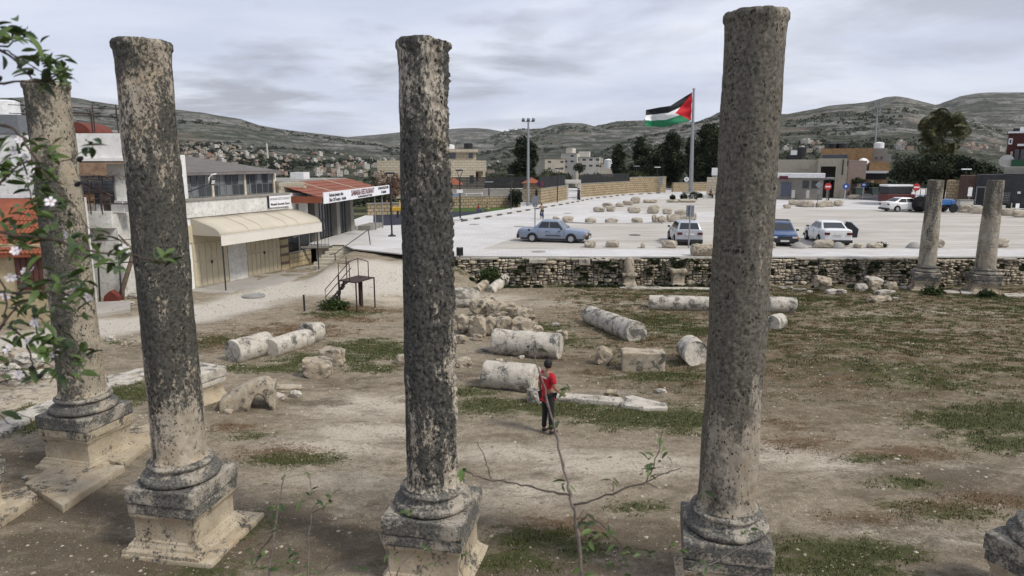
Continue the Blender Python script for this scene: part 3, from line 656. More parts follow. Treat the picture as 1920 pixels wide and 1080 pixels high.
def column(label, loc, rz, Hs, z1, r0, r1, smat, seed, W=1.2, lean=(0, 0), chip=None, group='standing ancient columns', die_mat=None, side_pit=0, far=False, ring=True, foot=1.16, capm=None, slab_=None):
    """z1: height where the shaft starts"""
    t = thing('stone_column', label, 'column', loc, rz, group)
    me = shaft_mesh('shaft', Hs, r0, r1, smat, seed, chip, ring=ring, n=72 if far else 128, side_pit=side_pit, rough=0.016, pit=0.02)
    sh = link('shaft', me, t, (0, 0, z1 - 0.01), rot=(lean[0], lean[1], -rz))
    # Attic base: small torus, hollow, large torus
    k = z1
    prof = [(r0 * 0.9, k + 0.0)] + [(r0 + 0.035, k - 0.005), (r0 + 0.045, k - 0.035)] + [(a, b) for a, b in reversed(torus_prof(r0 + 0.065, k - 0.11, 0.07, 0.04))]
    prof += [(r0 + 0.055, k - 0.125), (r0 + 0.055, k - 0.15), (r0 + 0.095, k - 0.185), (r0 + 0.125, k - 0.195)]
    prof += [(a, b) for a, b in reversed(torus_prof(r0 + 0.13, k - 0.335, 0.125, 0.07))] + [(r0 + 0.08, k - 0.345)]
    prof = [(a, b) for a, b in prof]; prof.reverse()
    b = MB(); b.lathe(prof, 72); me = b.mesh('base_moulding', BASE_D, angle=50); fract(me, 0.008, 3, seed + 1, 0.008, 7)
    link('base_moulding', me, t)
    zt = z1 - 0.34; hp = 0.27
    pl = link('plinth', block_mesh(W, W, hp, BASE_D, seed + 2, 0.014, 14, 0.03), t, (0, 0, zt - hp / 2))
    zc = zt - hp; hc = 0.17
    cp = link('pedestal_cap', block_mesh(W * 0.97, W * 0.97, hc, capm or BASE_D, seed + 4, 0.012, 14, 0.022), t, (0, 0, zc - hc / 2))
    zd = zc - hc; w2 = W * 0.44
    prof = [(W * foot * .5 - .02, -0.12), (W * foot * .5 - .02, 0.085), (W * foot * .47, 0.10), (w2 + 0.085, 0.12), (w2 + 0.08, 0.16), (w2 + 0.035, 0.20), (w2 + .03, .225), (w2, 0.24), (w2 - 0.005, zd - 0.14), (w2 + 0.01, zd - 0.09), (w2 + 0.035, zd - 0.055), (w2 + 0.04, zd + 0.003)]
    b = MB(); b.sqlathe(prof); me = b.mesh('pedestal', die_mat or BASE_L, bevel=0.012)
    bm = bmesh.new(); bm.from_mesh(me); bmesh.ops.subdivide_edges(bm, edges=[e for e in bm.edges if e.calc_length() > 0.3], cuts=8, use_grid_fill=True); bm.to_mesh(me); bm.free(); me.shade_smooth(); me.set_sharp_from_angle(angle=0.35)
    fract(me, 0.012, 2.5, seed + 6, 0.016, 5); link('pedestal_die', me, t)
    if slab_: link('foot_slab', block_mesh(W * 1.30, W * 1.34, .16, BASE_L, seed + 9, .02, 14, .03), t, (slab_[0], slab_[1], -.04), rz=slab_[2])
    return t
c1 = column('weathered column with pitted grey and beige shaft on its own long slabs, left of the dark column', (-8.75, 13.3, 0.0), -0.24, 6.1, 1.47, 0.42, 0.36, SHAFT1, 31, W=1.22, capm=BASE_L)
c2 = column('tall column with very dark streaked shaft and pale foot, on a flared pedestal in the left half', (-5.34, 10.32, 0.0), -0.19, 6.36, 1.45, 0.40, 0.37, SHAFT2, 47, W=1.2, slab_=(.08, .1, .03))
c3 = column('tall column in the middle with broken stepped top and deeply pitted right side', (-1.18, 9.5, -0.05), -0.2, 6.28, 1.46, 0.385, 0.325, SHAFT3, 59, W=1.22, chip=(-0.35, 0.62, 6.25, 0.03), side_pit=0.15)
c4 = column('thickest brown-grey column leaning slightly right with rolled rim, right of the red shirted man', (3.02, 8.9, -0.05), -0.21, 6.53, 1.43, 0.385, 0.352, SHAFT4, 71, W=1.19)
e1 = S(1743, 547); e2 = S(1853, 551)
c5 = column('farther of two distant columns at right, shorter, flat topped, in front of the rubble wall', (e1.x, e1.y + 0.5, e1.z), -0.35, 4.45, 1.35, 0.42, 0.36, FARC, 83, W=1.25, far=True, die_mat=BASE_L, group='short columns by the rubble wall', ring=False)
c5['label'] = 'left one of two distant columns at right, flat topped, in front of the rubble wall'
c6 = column('right one of two distant columns at right, dark centred shaft, nearest the right edge', (e2.x, e2.y + 0.5, e2.z), -0.25, 4.5, 1.3, 0.46, 0.375, FARC, 97, W=1.3, far=True, die_mat=BASE_L, group='short columns by the rubble wall', ring=False)

def pedestal(label, loc, rz, W, hz, seed, cap=True, tilt=(0, 0), capmat=None, base=True):
    t = thing('stone_pedestal', label, 'pedestal', loc, rz, 'empty pedestals without a shaft'); t.rotation_euler = (tilt[0], tilt[1], rz)
    if base:
        b = MB(); r = W * 0.42; b.lathe([(r, 0)] + torus_prof(r + 0.03, 0.0, 0.13, 0.06) + [(r, 0.15), (r - 0.03, 0.18)] + torus_prof(r - 0.03, 0.19, 0.07, 0.03) + [(r - 0.06, 0.27)], 48)
        me = b.mesh('base_moulding', BASE_D, angle=50); fract(me, 0.01, 3, seed); link('base_moulding', me, t, (0, 0, hz - 0.002))
    link('plinth', block_mesh(W, W, 0.26, capmat or BASE_D, seed + 1, 0.014, 10, 0.03), t, (0, 0, hz - 0.13))
    link('pedestal_cap', block_mesh(W * .96, W * .96, 0.15, capmat or BASE_D, seed + 2, 0.012, 10, 0.02), t, (0, 0, hz - 0.337))
    zd = hz - 0.41; w2 = W * .43; b = MB()
    b.sqlathe([(W * .6, -0.1), (W * .6, 0.05), (w2 + .07, 0.12), (w2 + .02, .2), (w2, .26), (w2, zd - .1), (w2 + .035, zd - .03), (w2 + .035, zd + .002)])
    me = b.mesh('pedestal_die', BASE_L, bevel=0.012)
    bm = bmesh.new(); bm.from_mesh(me); bmesh.ops.subdivide_edges(bm, edges=[e for e in bm.edges if e.calc_length() > 0.3], cuts=6, use_grid_fill=True); bm.to_mesh(me); bm.free()
    me.shade_smooth(); me.set_sharp_from_angle(angle=0.7); fract(me, 0.010, 2.5, seed + 6, 0.012, 5); link('pedestal_die', me, t)
    return t
pedestal('shaftless dark topped pedestal cut off by the left edge of the picture', (-9.62, 10.75, 0.0), -0.24, 1.25, 0.98, 201, base=False)
pedestal('pale tilted pedestal just behind the dark column, next to the hollow broken stone', (-8.22, 17.0, -0.05), -0.45, 1.08, 0.86, 211, capmat=DRUM, base=False)
pedestal('pedestal with lichen mottled round moulding cut off by the lower right corner', (7.35, 8.35, -0.05), 0.42, 1.25, 1.12, 221)

# slabs under the row at the left
def slab(label, quad, th, seed, mat=BASE_L, z=0.0, cat='slab', grp='stone paving slabs on the dirt', sink=0.05):
    P = [S(*q) for q in quad]; cxy = sum(P, Vector()) / len(P); t = MB()
    t.prism([(p.x - cxy.x, p.y - cxy.y) for p in P], -sink, th)
    me = t.mesh('stone_slab', mat, bevel=0.018)
    bm = bmesh.new(); bm.from_mesh(me); bmesh.ops.subdivide_edges(bm, edges=[e for e in bm.edges if e.calc_length() > 0.2], cuts=6, use_grid_fill=True)
    bmesh.ops.triangulate(bm, faces=[f for f in bm.faces if len(f.verts) > 4]); bm.to_mesh(me); bm.free(); me.shade_smooth(); me.set_sharp_from_angle(angle=0.7)
    fract(me, 0.014, 2.2, seed, 0.01, 5)
    return tag(link('stone_slab', me, loc=(cxy.x, cxy.y, cxy.z + z)), label, cat, grp)
slab('long pale cracked slab leading from the left edge pedestal to the beige pitted column', [(48, 918), (118, 962), (236, 884), (180, 880), (100, 884)], 0.14, 1)
slab('pale slab joining the beige column foot to the dark column, right of the base', [(200, 872), (230, 880), (285, 838), (285, 800), (240, 815)], 0.12, 2)
slab('pale brownish slab at the lower left edge beneath the cut off pedestal', [(-60, 985), (0, 990), (72, 942), (50, 925), (-60, 960)], 0.16, 3)
slab('narrow pale kerb slab running left of the beige column, farther piece', [(30, 780), (60, 790), (118, 762), (112, 750)], 0.10, 4, mat=DRUM)
slab('narrow pale kerb slab running to the left edge, nearer piece', [(-40, 822), (-20, 838), (58, 793), (28, 783)], 0.12, 5, mat=DRUM)
slab('wide worn grey stone floor between the left edge and the beige column', [(-60, 752), (-60, 782), (120, 752), (262, 722), (262, 704), (120, 712)], 0.03, 77, mat=BLOCK)
slab('flat pale slab lying in the grass between the beige and dark columns', [(200, 712), (206, 722), (250, 722), (268, 711), (232, 706)], 0.07, 6, mat=DRUM)
slab('white flat slab half behind the dark column, beyond the grass', [(228, 704), (272, 706), (272, 694), (255, 697)], 0.07, 7, mat=DRUM)
slab('small broken slab against the right side of the beige column', [(196, 724), (200, 730), (216, 724), (212, 720)], 0.07, 8, mat=DRUM)
SL = [((1702, 538), (1722, 543), (1745, 541), (1712, 534)), ((1680, 539), (1700, 542), (1708, 538), (1690, 535)), ((1768, 547), (1775, 551), (1800, 551), (1796, 546)), ((1800, 547), (1802, 552), (1838, 554), (1832, 549)),
      ((1880, 552), (1886, 557), (1925, 558), (1918, 552))]
for i, q in enumerate(SL):
    slab(['pale footing slab left of the left distant column', 'cracked pale footing slab farthest left of the distant columns', 'pale footing slab right of the left distant column', 'pale footing slab left of the right distant column', 'pale footing slab at the right edge beside the last distant column'][i], q, 0.08, 20 + i, mat=DRUM)

# ================================================================ fallen drums and blocks
def drum(label, a, b, r, seed, mat=DRUM, r2=None, broken=0.0, lift=0.75, name='column_drum', cat='column drum', grp='fallen column drums', n=48):
    """a, b: picture points of the axis on the ground; r radius"""
    A, B = S(*a), S(*b); d = B - A; Ln = d.length; mid = (A + B) / 2
    r2 = r2 or r; nz = max(6, int(Ln / 0.08)); prof = [(r * 0.94, 0), (r, 0.03)] + [(r + (r2 - r) * i / nz, 0.03 + (Ln - 0.06) * i / nz) for i in range(1, nz)] + [(r2, Ln - 0.03), (r2 * 0.94, Ln)]
    m_ = MB(); m_.lathe(prof, n, cap=False); k = len(m_.v)
    m_.add([(0, 0, 0.0), (0, 0, Ln)], [])
    for i in range(n): m_.f.append((k, (i + 1) % n, i)); m_.m.append(0); q = (len(prof) - 1) * n; m_.f.append((k + 1, q + i, q + (i + 1) % n)); m_.m.append(0)
    me = m_.mesh(name, mat, angle=45)
    co = np.array([v.co[:] for v in me.vertices]); th = np.arctan2(co[:, 1], co[:, 0])
    if broken:
        kk = sstep(Ln * 0.75, Ln, co[:, 2]); co[:, 2] -= kk * broken * (0.5 + 0.5 * np.sin(th + seed)) + kk * broken * 0.6 * (fbm(np.cos(th) * 2, np.sin(th) * 2, 0, seed, 3))
    co[:, 2] -= Ln / 2; me.vertices.foreach_set('co', co.ravel()); me.update()
    fract(me, 0.030, 2.2, seed, 0.022, 6)
    o = link(name, me, loc=(mid.x, mid.y, mid.z + min(r, r2) * lift)); o.rotation_euler = d.to_track_quat('Z', 'Y').to_euler()
    return tag(o, label, cat, grp)
drum('nearer of the two white drums lying end to end in the weeds at left', (437, 678), (503, 660), 0.40, 1)
drum('second white drum lying end to end with the nearer one, in the middle', (508, 668), (577, 645), 0.34, 2, lift=0.7)
drum('broken cone shaped drum end standing behind the pair of white drums', (574, 641), (604, 632), 0.43, 3, r2=0.34, broken=0.2)
drum('big cream drum with clean cut ends beyond the red shirted man', (927, 661), (1050, 671), 0.44, 4, lift=0.85)
drum('cream drum lying just left of the red shirted man', (910, 722), (1010, 733), 0.40, 5, broken=0.1, lift=0.8)
drum('thick drum tapering toward the wall with knobbly right end, in the open dirt', (1105, 603), (1195, 640), 0.38, 6, broken=0.08, lift=0.75, r2=0.42)
drum('short upright-looking drum stub left of the thickest column', (1291, 668), (1308, 687), 0.40, 7, broken=0.25, lift=0.8)
drum('long grey drum lying flat toward the thickest column', (1216, 578), (1345, 582), 0.36, 8, broken=0.12)
drum('pale drum end poking out right of the thickest column', (1440, 583), (1492, 584), 0.38, 9, broken=0.1)
drum('small rounded pale stone stub right of the thickest column', (1446, 618), (1464, 613), 0.33, 10, broken=0.2)
def leaning(label, a, b, ya, r, seed, mat=DRUM):
    A = S(*a); B = YP(b[0], b[1], A.y + ya); d = B - A
    m_ = MB(); Ln = d.length; m_.lathe([(r * .9, 0), (r, 0.04)] + [(r, Ln * i / 14) for i in range(1, 14)] + [(r * .95, Ln - 0.04), (r * .85, Ln)], 32)
    me = m_.mesh('column_drum', mat, angle=50); fract(me, 0.015, 2.5, seed, 0.012, 6)
    o = link('column_drum', me, loc=A); o.rotation_euler = d.to_track_quat('Z', 'Y').to_euler(); return tag(o, label, 'column drum', 'fallen column drums')
leaning('slender pale shaft piece leaning back on the rubble wall near the bin', (918, 548), (948, 522), 2.0, 0.30, 11)
leaning('short darker shaft piece lying under the slender leaning one', (893, 545), (915, 528), 1.4, 0.24, 12, mat=BLOCK)

def rock_mesh(seed, sx, sy, sz, mat, sub=3, sq=0.55, amt=0.16):
    bm = bmesh.new(); bmesh.ops.create_icosphere(bm, subdivisions=sub, radius=1.0)
    for v in bm.verts:
        p = v.co.copy(); mx = max(abs(p.x), abs(p.y), abs(p.z)); q = p / mx
        p = p.lerp(q * 0.86, sq)
        k = 1 + amt * 1.3 * mn.fractal(p * 1.6 + Vector((seed * 7.3, seed, 0)), 0.6, 2.0, 3)
        v.co = Vector((p.x * k * sx / 2, p.y * k * sy / 2, p.z * k * sz / 2))
    me = bpy.data.meshes.new('rock'); bm.to_mesh(me); bm.free(); me.materials.append(mat); me.shade_smooth()
    me.set_sharp_from_angle(angle=0.38); return me
def rock(label, px, py, sx, sy, sz, seed, mat=BLOCK, rz=None, name='stone_block', cat='stone', grp='loose stones on the dirt', sq=0.6, up=0.36, tilt=(0, 0), z=None, sub=3, amt=0.16):
    p = S(px, py) if z is None else G(px, py, z)
    o = link(name, rock_mesh(seed, sx, sy, sz, mat, sub, sq, amt), loc=(p.x, p.y + sy * 0.35, p.z + sz * up)); o.rotation_euler = (tilt[0], tilt[1], rnd.uniform(-.3, .3) if rz is None else rz)
    return tag(o, label, cat, grp)
rock('square yellowish block with a hollow on top, lower of the pair in the grass', 592, 708, 0.95, 0.75, 0.62, 3, rz=0.1, sq=0.75, amt=0.1)
rock('greyer block standing behind the hollow topped one in the grass', 620, 686, 0.85, 0.6, 0.62, 4, sq=0.7)
rock('small grey stone behind the pair of white drums', 489, 643, 0.5, 0.35, 0.4, 5)
rock('round white pebble stone below the hollow broken stone', 517, 752, 0.42, 0.25, 0.24, 6, mat=DRUM, sq=0.2)
rock('small curved stone right of the round pebble stone', 553, 746, 0.35, 0.2, 0.22, 7, mat=DRUM, sq=0.2)
rock('low flat yellowish stone right of the hollow broken stone', 533, 735, 0.95, 0.35, 0.18, 8, sq=0.7)
rock('tall rough grey rock left of the carved rectangular block', 1133, 684, 0.55, 0.42, 0.62, 9, amt=0.3, sq=0.4)
rock('angular mottled stone right of the boulder heap', 1054, 638, 0.48, 0.36, 0.42, 10, sq=0.7)
rock('small pointed white stone beyond the boulder heap', 1042, 612, 0.35, 0.2, 0.16, 11, mat=DRUM)
rock('stone half hidden behind the middle column at left', 752, 684, 0.4, 0.35, 0.36, 12)
rock('little square stone under the boulder heap', 895, 638, 0.38, 0.3, 0.24, 13, sq=0.85)
rock('flat stone lying left of the big cream drum', 912, 660, 0.5, 0.25, 0.14, 14, mat=DRUM, sq=0.8)
rock('small pale flat stone in the weeds right of the man', 1240, 738, 0.34, 0.22, 0.12, 15, mat=DRUM)
rock('pale half buried stone right of the man near the long beam', 1150, 742, 0.38, 0.3, 0.16, 16)
rock('white stone chip right at the end of the long beam', 1244, 762, 0.14, 0.1, 0.1, 17, mat=DRUM)
rock('small ochre stone near the shadow of the hollow broken stone', 427, 776, 0.2, 0.16, 0.12, 18)
rock('white plastic looking stone on the rusty weeds at right', 1682, 863, 0.13, 0.06, 0.05, 19, mat=DRUM, sq=0.2)
rock('ochre pebble in the lower right dirt', 1830, 956, 0.11, 0.06, 0.04, 20, sq=0.2)
rock('small white stone on the cream drum shadow side', 978, 673, 0.2, 0.14, 0.13, 21, mat=DRUM)
rock('square pale block at the far left edge of the rubble', 28, 722, 0.62, 0.5, 0.42, 22, mat=DRUM, sq=0.85)
rock('pale boulder behind the blossoms at the left edge', 50, 690, 1.0, 0.7, 0.5, 23, mat=DRUM, sq=0.6)
rock('ochre foundation stone beside the middle column', 868, 690, 0.6, 0.4, 0.38, 24, sq=0.5)
rock('ochre foundation stone left of the cream drum near the man', 934, 688, 0.32, 0.28, 0.3, 25)
rock('ochre foundation stone behind the man', 965, 692, 0.36, 0.25, 0.22, 26)
rock('pale stone at the track edge by the old tree', 212, 590, 0.3, 0.2, 0.25, 27, mat=DRUM)
for i, (px, py, s_) in enumerate(((345, 747, .2), (165, 836, .22), (133, 830, .18), (60, 905, .2), (48, 900, .12), (150, 805, .3), (100, 700, .5), (75, 712, .4), (130, 690, .35), (20, 680, .6), (160, 700, .4), (8, 705, .5), (120, 675, .5), (160, 668, .4), (205, 640, .3), (240, 650, .3))):
    rock(['rubble stone fallen by the dark pedestal', 'dark rubble stone touching the long slab', 'chip of stone by the left kerb', 'broken stone at the long slab end', 'tiny stone at the long slab end', 'brown stone left of the beige column base',
          'white rubble stone among the branches, middle', 'white rubble stone among the branches, lower', 'white rubble stone among the branches, right', 'big grey rubble stone near the left edge', 'rubble stone behind the beige shaft', 'rubble stone at the very left edge, by the square block',
          'flat rubble stone behind the blossoms', 'pale rubble stone near the beige shaft, upper', 'pale splintered stone by the track, nearer', 'pale splintered stone by the track, farther'][i], px, py, s_ * 1.3, s_ * .9, s_ * .75, 60 + i, mat=DRUM if i % 3 else BLOCK, grp='rubble at the left')
# heap of boulders
PILE = [(868, 625, .55, .5, .66, 0), (895, 632, .80, .6, .78, 0), (918, 630, .72, .6, .70, 0), (945, 631, .78, .6, .72, 0), (978, 635, .95, .7, .72, 0), (1005, 632, .62, .4, .42, 0), (870, 601, 1.5, .9, .8, 1), (902, 607, 1.1, .7, .6, 1), (932, 612, 1.0, .7, .55, 1), (962, 612, .85, .6, .55, 1), (985, 618, .8, .6, .5, 1), (915, 596, .8, .6, .55, 1), (955, 588, .6, .4, .3, 0), (1000, 612, .4, .3, .3, 0), (1003, 645, .6, .3, .2, 0), (863, 645, .5, .3, .3, 0)]
PL = ['leftmost boulder of the heap beside the middle column', 'front boulder, second from left in the heap', 'front boulder, third from left in the heap with purple tint', 'front boulder in the centre of the heap', 'largest front boulder at the right of the heap', 'low rounded boulder closing the heap on the right',
      'large white drum fragment at the back left of the heap', 'grey boulder resting on the second front boulder', 'flat grey boulder on top of the centre of the heap', 'grey boulder on top near the right of the heap', 'upper right boulder of the heap', 'ochre edged boulder at the back of the heap',
      'grey flat stone behind the heap', 'small stone wedged on the right of the heap', 'flat stone between the heap and the big cream drum', 'mossy stone below the leftmost boulder']
for i, (px, py, a, b_, c_, lv) in enumerate(PILE):
    rock(PL[i], px, py, a * .93, b_, c_ * 1.1, 100 + i, mat=DRUM if i in (6,) else BLOCK, cat='boulder', name='boulder', grp='heap of boulders in the excavation', sq=0.62, up=0.44 + (0.62 if lv else 0), amt=0.2)
# sarcophagus-like block, long beam, hollow broken stone
b = block_mesh(1.28, 0.62, 0.62, BLOCK, 31, 0.018, 12, 0.03); p = S(1208, 697); o = link('carved_block', b, loc=(p.x, p.y + .3, p.z + .27), rz=-0.06); tag(o, 'long carved rectangular block with pale top edge near the thickest column', 'stone block')
for q, th, sd_, lb in ((((1045, 742), (1040, 752), (1160, 763), (1165, 754)), .12, 41, 'thin white stone beam behind the man, left length'), (((1165, 752), (1160, 764), (1205, 770), (1215, 760)), .09, 42, 'thin white stone beam, middle length in the grass'), (((1170, 748), (1205, 770), (1252, 770), (1250, 762), (1185, 746)), .08, 43, 'thin white stone beam, right slab end')):
    slab(lb, q, th, sd_, mat=DRUM, cat='stone beam', grp='pieces of the long stone beam')
rock('squat lichened stub at the left end of the white beam by the man', 1003, 757, 0.42, 0.36, 0.42, 44, mat=DRUM, sq=0.8)
def hollow_stone():
    A, B = S(408, 776), S(498, 768); n = 22; m_ = MB(); sec = []
    for i in range(n + 1):
        t = i / n; a = PI * t
        # a fallen piece of vault: thick arch broken open to the right
        ox = -0.95 + 1.75 * t; top = 0.42 + 0.62 * math.sin(min(1, t * 1.25) * PI * 0.5) - 0.12 * (t > .9)
        und = max(-0.1, 0.55 * math.sin(max(0, (t - 0.50) / 0.42) * PI) if t > 0.5 and t < 0.92 else -0.1)
        sec.append((ox, top, und))
    D = 0.45
    for j, y in enumerate((-D, D)):
        for ox, top, und in sec: m_.v.append((ox, y * (1 if j else 0.85), top * (1.0 if j == 0 else 0.95))); m_.v.append((ox, y, und))
    W2 = (n + 1) * 2
    for i in range(n):
        a, b2, c_, d_ = 2 * i, 2 * i + 1, 2 * i + 3, 2 * i + 2
        m_.f += [(a, b2, c_, d_), (W2 + a, W2 + d_, W2 + c_, W2 + b2), (a, d_, W2 + d_, W2 + a), (b2, W2 + b2, W2 + c_, c_)]; m_.m += [0] * 4
    m_.f += [(0, W2, W2 + 1, 1), (2 * n, 2 * n + 1, W2 + 2 * n + 1, W2 + 2 * n)]; m_.m += [0, 0]
    me = m_.mesh('hollow_stone', BLOCK)
    bm = bmesh.new(); bm.from_mesh(me); bmesh.ops.subdivide_edges(bm, edges=bm.edges[:], cuts=3, use_grid_fill=True); bmesh.ops.smooth_vert(bm, verts=bm.verts[:], factor=0.5, use_axis_x=True, use_axis_y=True, use_axis_z=True); bm.to_mesh(me); bm.free(); me.shade_smooth(); fract(me, 0.05, 2.2, 4, 0.02, 5)
    p = (A + B) / 2
    return tag(link('hollow_stone', me, loc=(p.x + .12, p.y + .35, p.z - 0.02), rz=0.22, scale=.74), 'broken arched stone hollowed out underneath, right of the dark column', 'stone')
hollow_stone()

# ================================================================ rubble retaining wall
WY = 37.45
WT = ZP - 0.05
wall = thing('rubble_wall', 'long dry stone rubble wall holding up the paved square', 'wall', (12.0, WY, 0))
core = limestone('wall_earth', cover=0.75, streak=1, scale=0.8, light=(0.20, 0.16, 0.11), light2=(0.12, 0.095, 0.06), dark=(0.03, 0.032, 0.016), lich=(0.055, 0.062, 0.03))
b = MB(); b.b2(-15.2, 20, 0.10, 1.2, -1.0, WT - 0.04); me = b.obj('core', core, wall)
WST = limestone('wall_stone', cover=0.36, streak=1.0, scale=1.5, pit=0.3, light=(0.58, 0.52, 0.41), light2=(0.36, 0.30, 0.21), ochre=0.25, dark=(0.055, 0.05, 0.038), lich=(0.12, 0.11, 0.085))
WST2 = limestone('wall_stone_gray', cover=0.5, streak=1.0, scale=1.5, pit=0.3, light=(0.44, 0.41, 0.35), light2=(0.26, 0.23, 0.19), ochre=0.1, dark=(0.05, 0.048, 0.04), lich=(0.11, 0.105, 0.085))
wm = [rock_mesh(300 + i, 1, 1, 1, (WST, WST, WST2)[i % 3], 2, 0.62, 0.15) for i in range(14)]
r2 = random.Random(12)
cnt = 0; rest = MB()
stones = []
def split(x0, x1, z0, z1, d=0):
    w_, h_ = x1 - x0, z1 - z0
    mw, mh = r2.choice((.24, .34, .5, .8)), r2.choice((.15, .2, .27, .34))
    if x0 < 6 and z0 > .15: mw *= 1.5
    if w_ > mw and (w_ / mw > h_ / mh or h_ <= mh): k = x0 + w_ * r2.uniform(.33, .67); split(x0, k, z0, z1); split(k, x1, z0, z1); return
    if h_ > mh: k = z0 + h_ * r2.uniform(.33, .67); split(x0, x1, z0, k); split(x0, x1, k, z1); return
    if z1 > gzf((x0 + x1) / 2, 37.0) - .02 and r2.random() > .05: stones.append(((x0 + x1) / 2, (z0 + z1) / 2, w_ * 1.10, h_ * 1.10, r2.uniform(-.16, .12)))
split(-3.0, 32, -.82, WT - .09)
stones.sort(key=lambda s_: -(s_[2] * s_[3]))
for i, (x, z, wd, hh, dy) in enumerate(stones):
    if x - 12 > 19: continue
    if i < 292:
        o = link('stone', r2.choice(wm), wall, (x - 12.0, dy * .6 + 0.05, z), rot=(r2.uniform(-.1, .1), r2.uniform(-.12, .12), r2.uniform(-.15, .15)), scale=(wd, 0.42, hh))
    else:
        me = r2.choice(wm); k = len(rest.v)
        for v in me.vertices: rest.v.append((x - 12.0 + v.co.x * wd, dy * .6 + 0.05 + v.co.y * 0.4, z + v.co.z * hh))
        for p_ in me.polygons: rest.f.append(tuple(k + q for q in p_.vertices)); rest.m.append(r2.randint(0, 1) if False else 0)
o = rest.obj('small_stones', WST, wall, smooth=True); o['kind'] = 'stuff'
# kerb stones along the top of the wall
cop = limestone('coping_stone', cover=0.32, streak=1, scale=2, light=(0.46, 0.42, 0.35), light2=(0.30, 0.26, 0.20), ochre=0.1)
x = -15.1
cm = [block_mesh(1, 0.32, 0.10, cop, 500 + i, 0.01, 5, 0.012) for i in range(4)]
while x < 19.8:
    wd = r2.uniform(0.7, 1.6)
    if r2.random() < 0.86: link('coping_stone', r2.choice(cm), wall, (x + wd / 2, r2.uniform(-.12, -.02), WT - 0.02 + r2.uniform(-.05, .0)), rz=r2.uniform(-.02, .02), scale=(wd * 0.98, 1, 1))
    x += wd
# things standing before the wall
def altar(label, px, py, W, hh, seed, round_top=False, cat='altar stone', name='altar_stone', mat=BLOCK):
    p = S(px, py); t = thing(name, label, cat, (p.x, p.y + W * .4, p.z), rnd.uniform(-.1, .1), 'carved stones before the rubble wall')
    b = MB(); w2 = W / 2
    b.sqlathe([(w2, -.05), (w2, .08), (w2 * .92, .14), (w2 * .78, .2), (w2 * .76, hh - .3), (w2 * .9, hh - .2), (w2 * 1.02, hh - .15), (w2 * 1.02, hh)]); me = b.mesh('body', mat, bevel=0.02)
    bm = bmesh.new(); bm.from_mesh(me); bmesh.ops.subdivide_edges(bm, edges=[e for e in bm.edges if e.calc_length() > .2], cuts=4, use_grid_fill=True); bm.to_mesh(me); bm.free(); me.shade_smooth(); me.set_sharp_from_angle(angle=.8); fract(me, .015, 3, seed)
    link('body', me, t)
    if round_top:
        b = MB(); b.lathe([(w2 * .72, hh - .01), (w2 * .74, hh + .1), (w2 * .7, hh + .55), (w2 * .55, hh + .75), (w2 * .3, hh + .86), (w2 * .02, hh + .9)], 28); me = b.mesh('rounded_top', mat, angle=60); fract(me, .02, 3, seed + 1); link('rounded_top', me, t)
    return t
altar('milestone with a rounded head on a moulded pedestal before the rubble wall', 1180, 537, 0.78, 0.72, 1, True, 'milestone', 'milestone')
altar('moulded pedestal with stained sides right of the round headed milestone', 1272, 538, 0.82, 0.95, 2)
altar('low carved block before the wall, farthest left of the wall foot stones', 1003, 531, 0.85, 0.55, 3)
altar('low carved block before the wall, between the milestone and the farthest left one', 1088, 533, 0.85, 0.5, 4)
def wallrock(label, px, py, a, b_, c_, sd_, mat=BLOCK, tilt=(0, 0), sq=.7, up=.36): rock(label, px, py, a, b_, c_, sd_, mat=mat, tilt=tilt, sq=sq, up=up, grp='carved stones before the rubble wall')
wallrock('tilted capital with a square sloping face, left of the two near the wall', 1545, 546, .9, .7, .7, 401, tilt=(.45, .15), sq=.9, up=.55)
wallrock('flat block with a pale long top in front of the left tilted capital', 1570, 552, 1.1, .5, .28, 402, mat=DRUM, sq=.92)
wallrock('overturned square capital with a wide slab top near the left distant column', 1641, 543, 1.0, .6, .30, 403, mat=DRUM, tilt=(.25, .1), sq=.92, up=1.6)
wallrock('fluted stone stump carrying the overturned square capital', 1643, 545, .66, .5, .62, 404, sq=.8)
wallrock('rounded white boulder left of the overturned capital', 1617, 547, .62, .5, .5, 405, mat=DRUM, sq=.3)
wallrock('long pale flat block in front of the overturned capital', 1660, 552, 1.1, .4, .25, 406, mat=DRUM, sq=.9)
wallrock('low roof shaped grey stone lying forward on the dirt at right', 1652, 567, 1.3, .5, .34, 407, sq=.5)
wallrock('small white stone right of the roof shaped one', 1681, 562, .3, .2, .14, 408, mat=DRUM)
wallrock('dark rounded boulder right of the overturned capital', 1673, 545, .7, .5, .55, 409, sq=.4)
wallrock('square stone beside the stained pedestal', 1297, 537, .45, .4, .35, 410, sq=.85)
wallrock('pale flat stones in the grass right of the thickest column', 1475, 541, .9, .3, .12, 411, mat=DRUM)
wallrock('second pale flat stone in the grass right of the thickest column', 1500, 545, .8, .3, .12, 412, mat=DRUM)
wallrock('small white stone at the end of the flat stones', 1519, 549, .35, .2, .14, 413, mat=DRUM)
wallrock('dark rough stone low before the rubble wall', 1236, 531, .6, .4, .35, 414, sq=.3)
wallrock('pale stone near the foot of the leaning shaft', 907, 516, .35, .3, .35, 415, mat=DRUM)
# low footing line before the wall
slab('long thin white footing strip under the milestone', [(1160, 537), (1162, 541), (1330, 544), (1330, 540)], .05, 61, mat=DRUM, cat='footing')
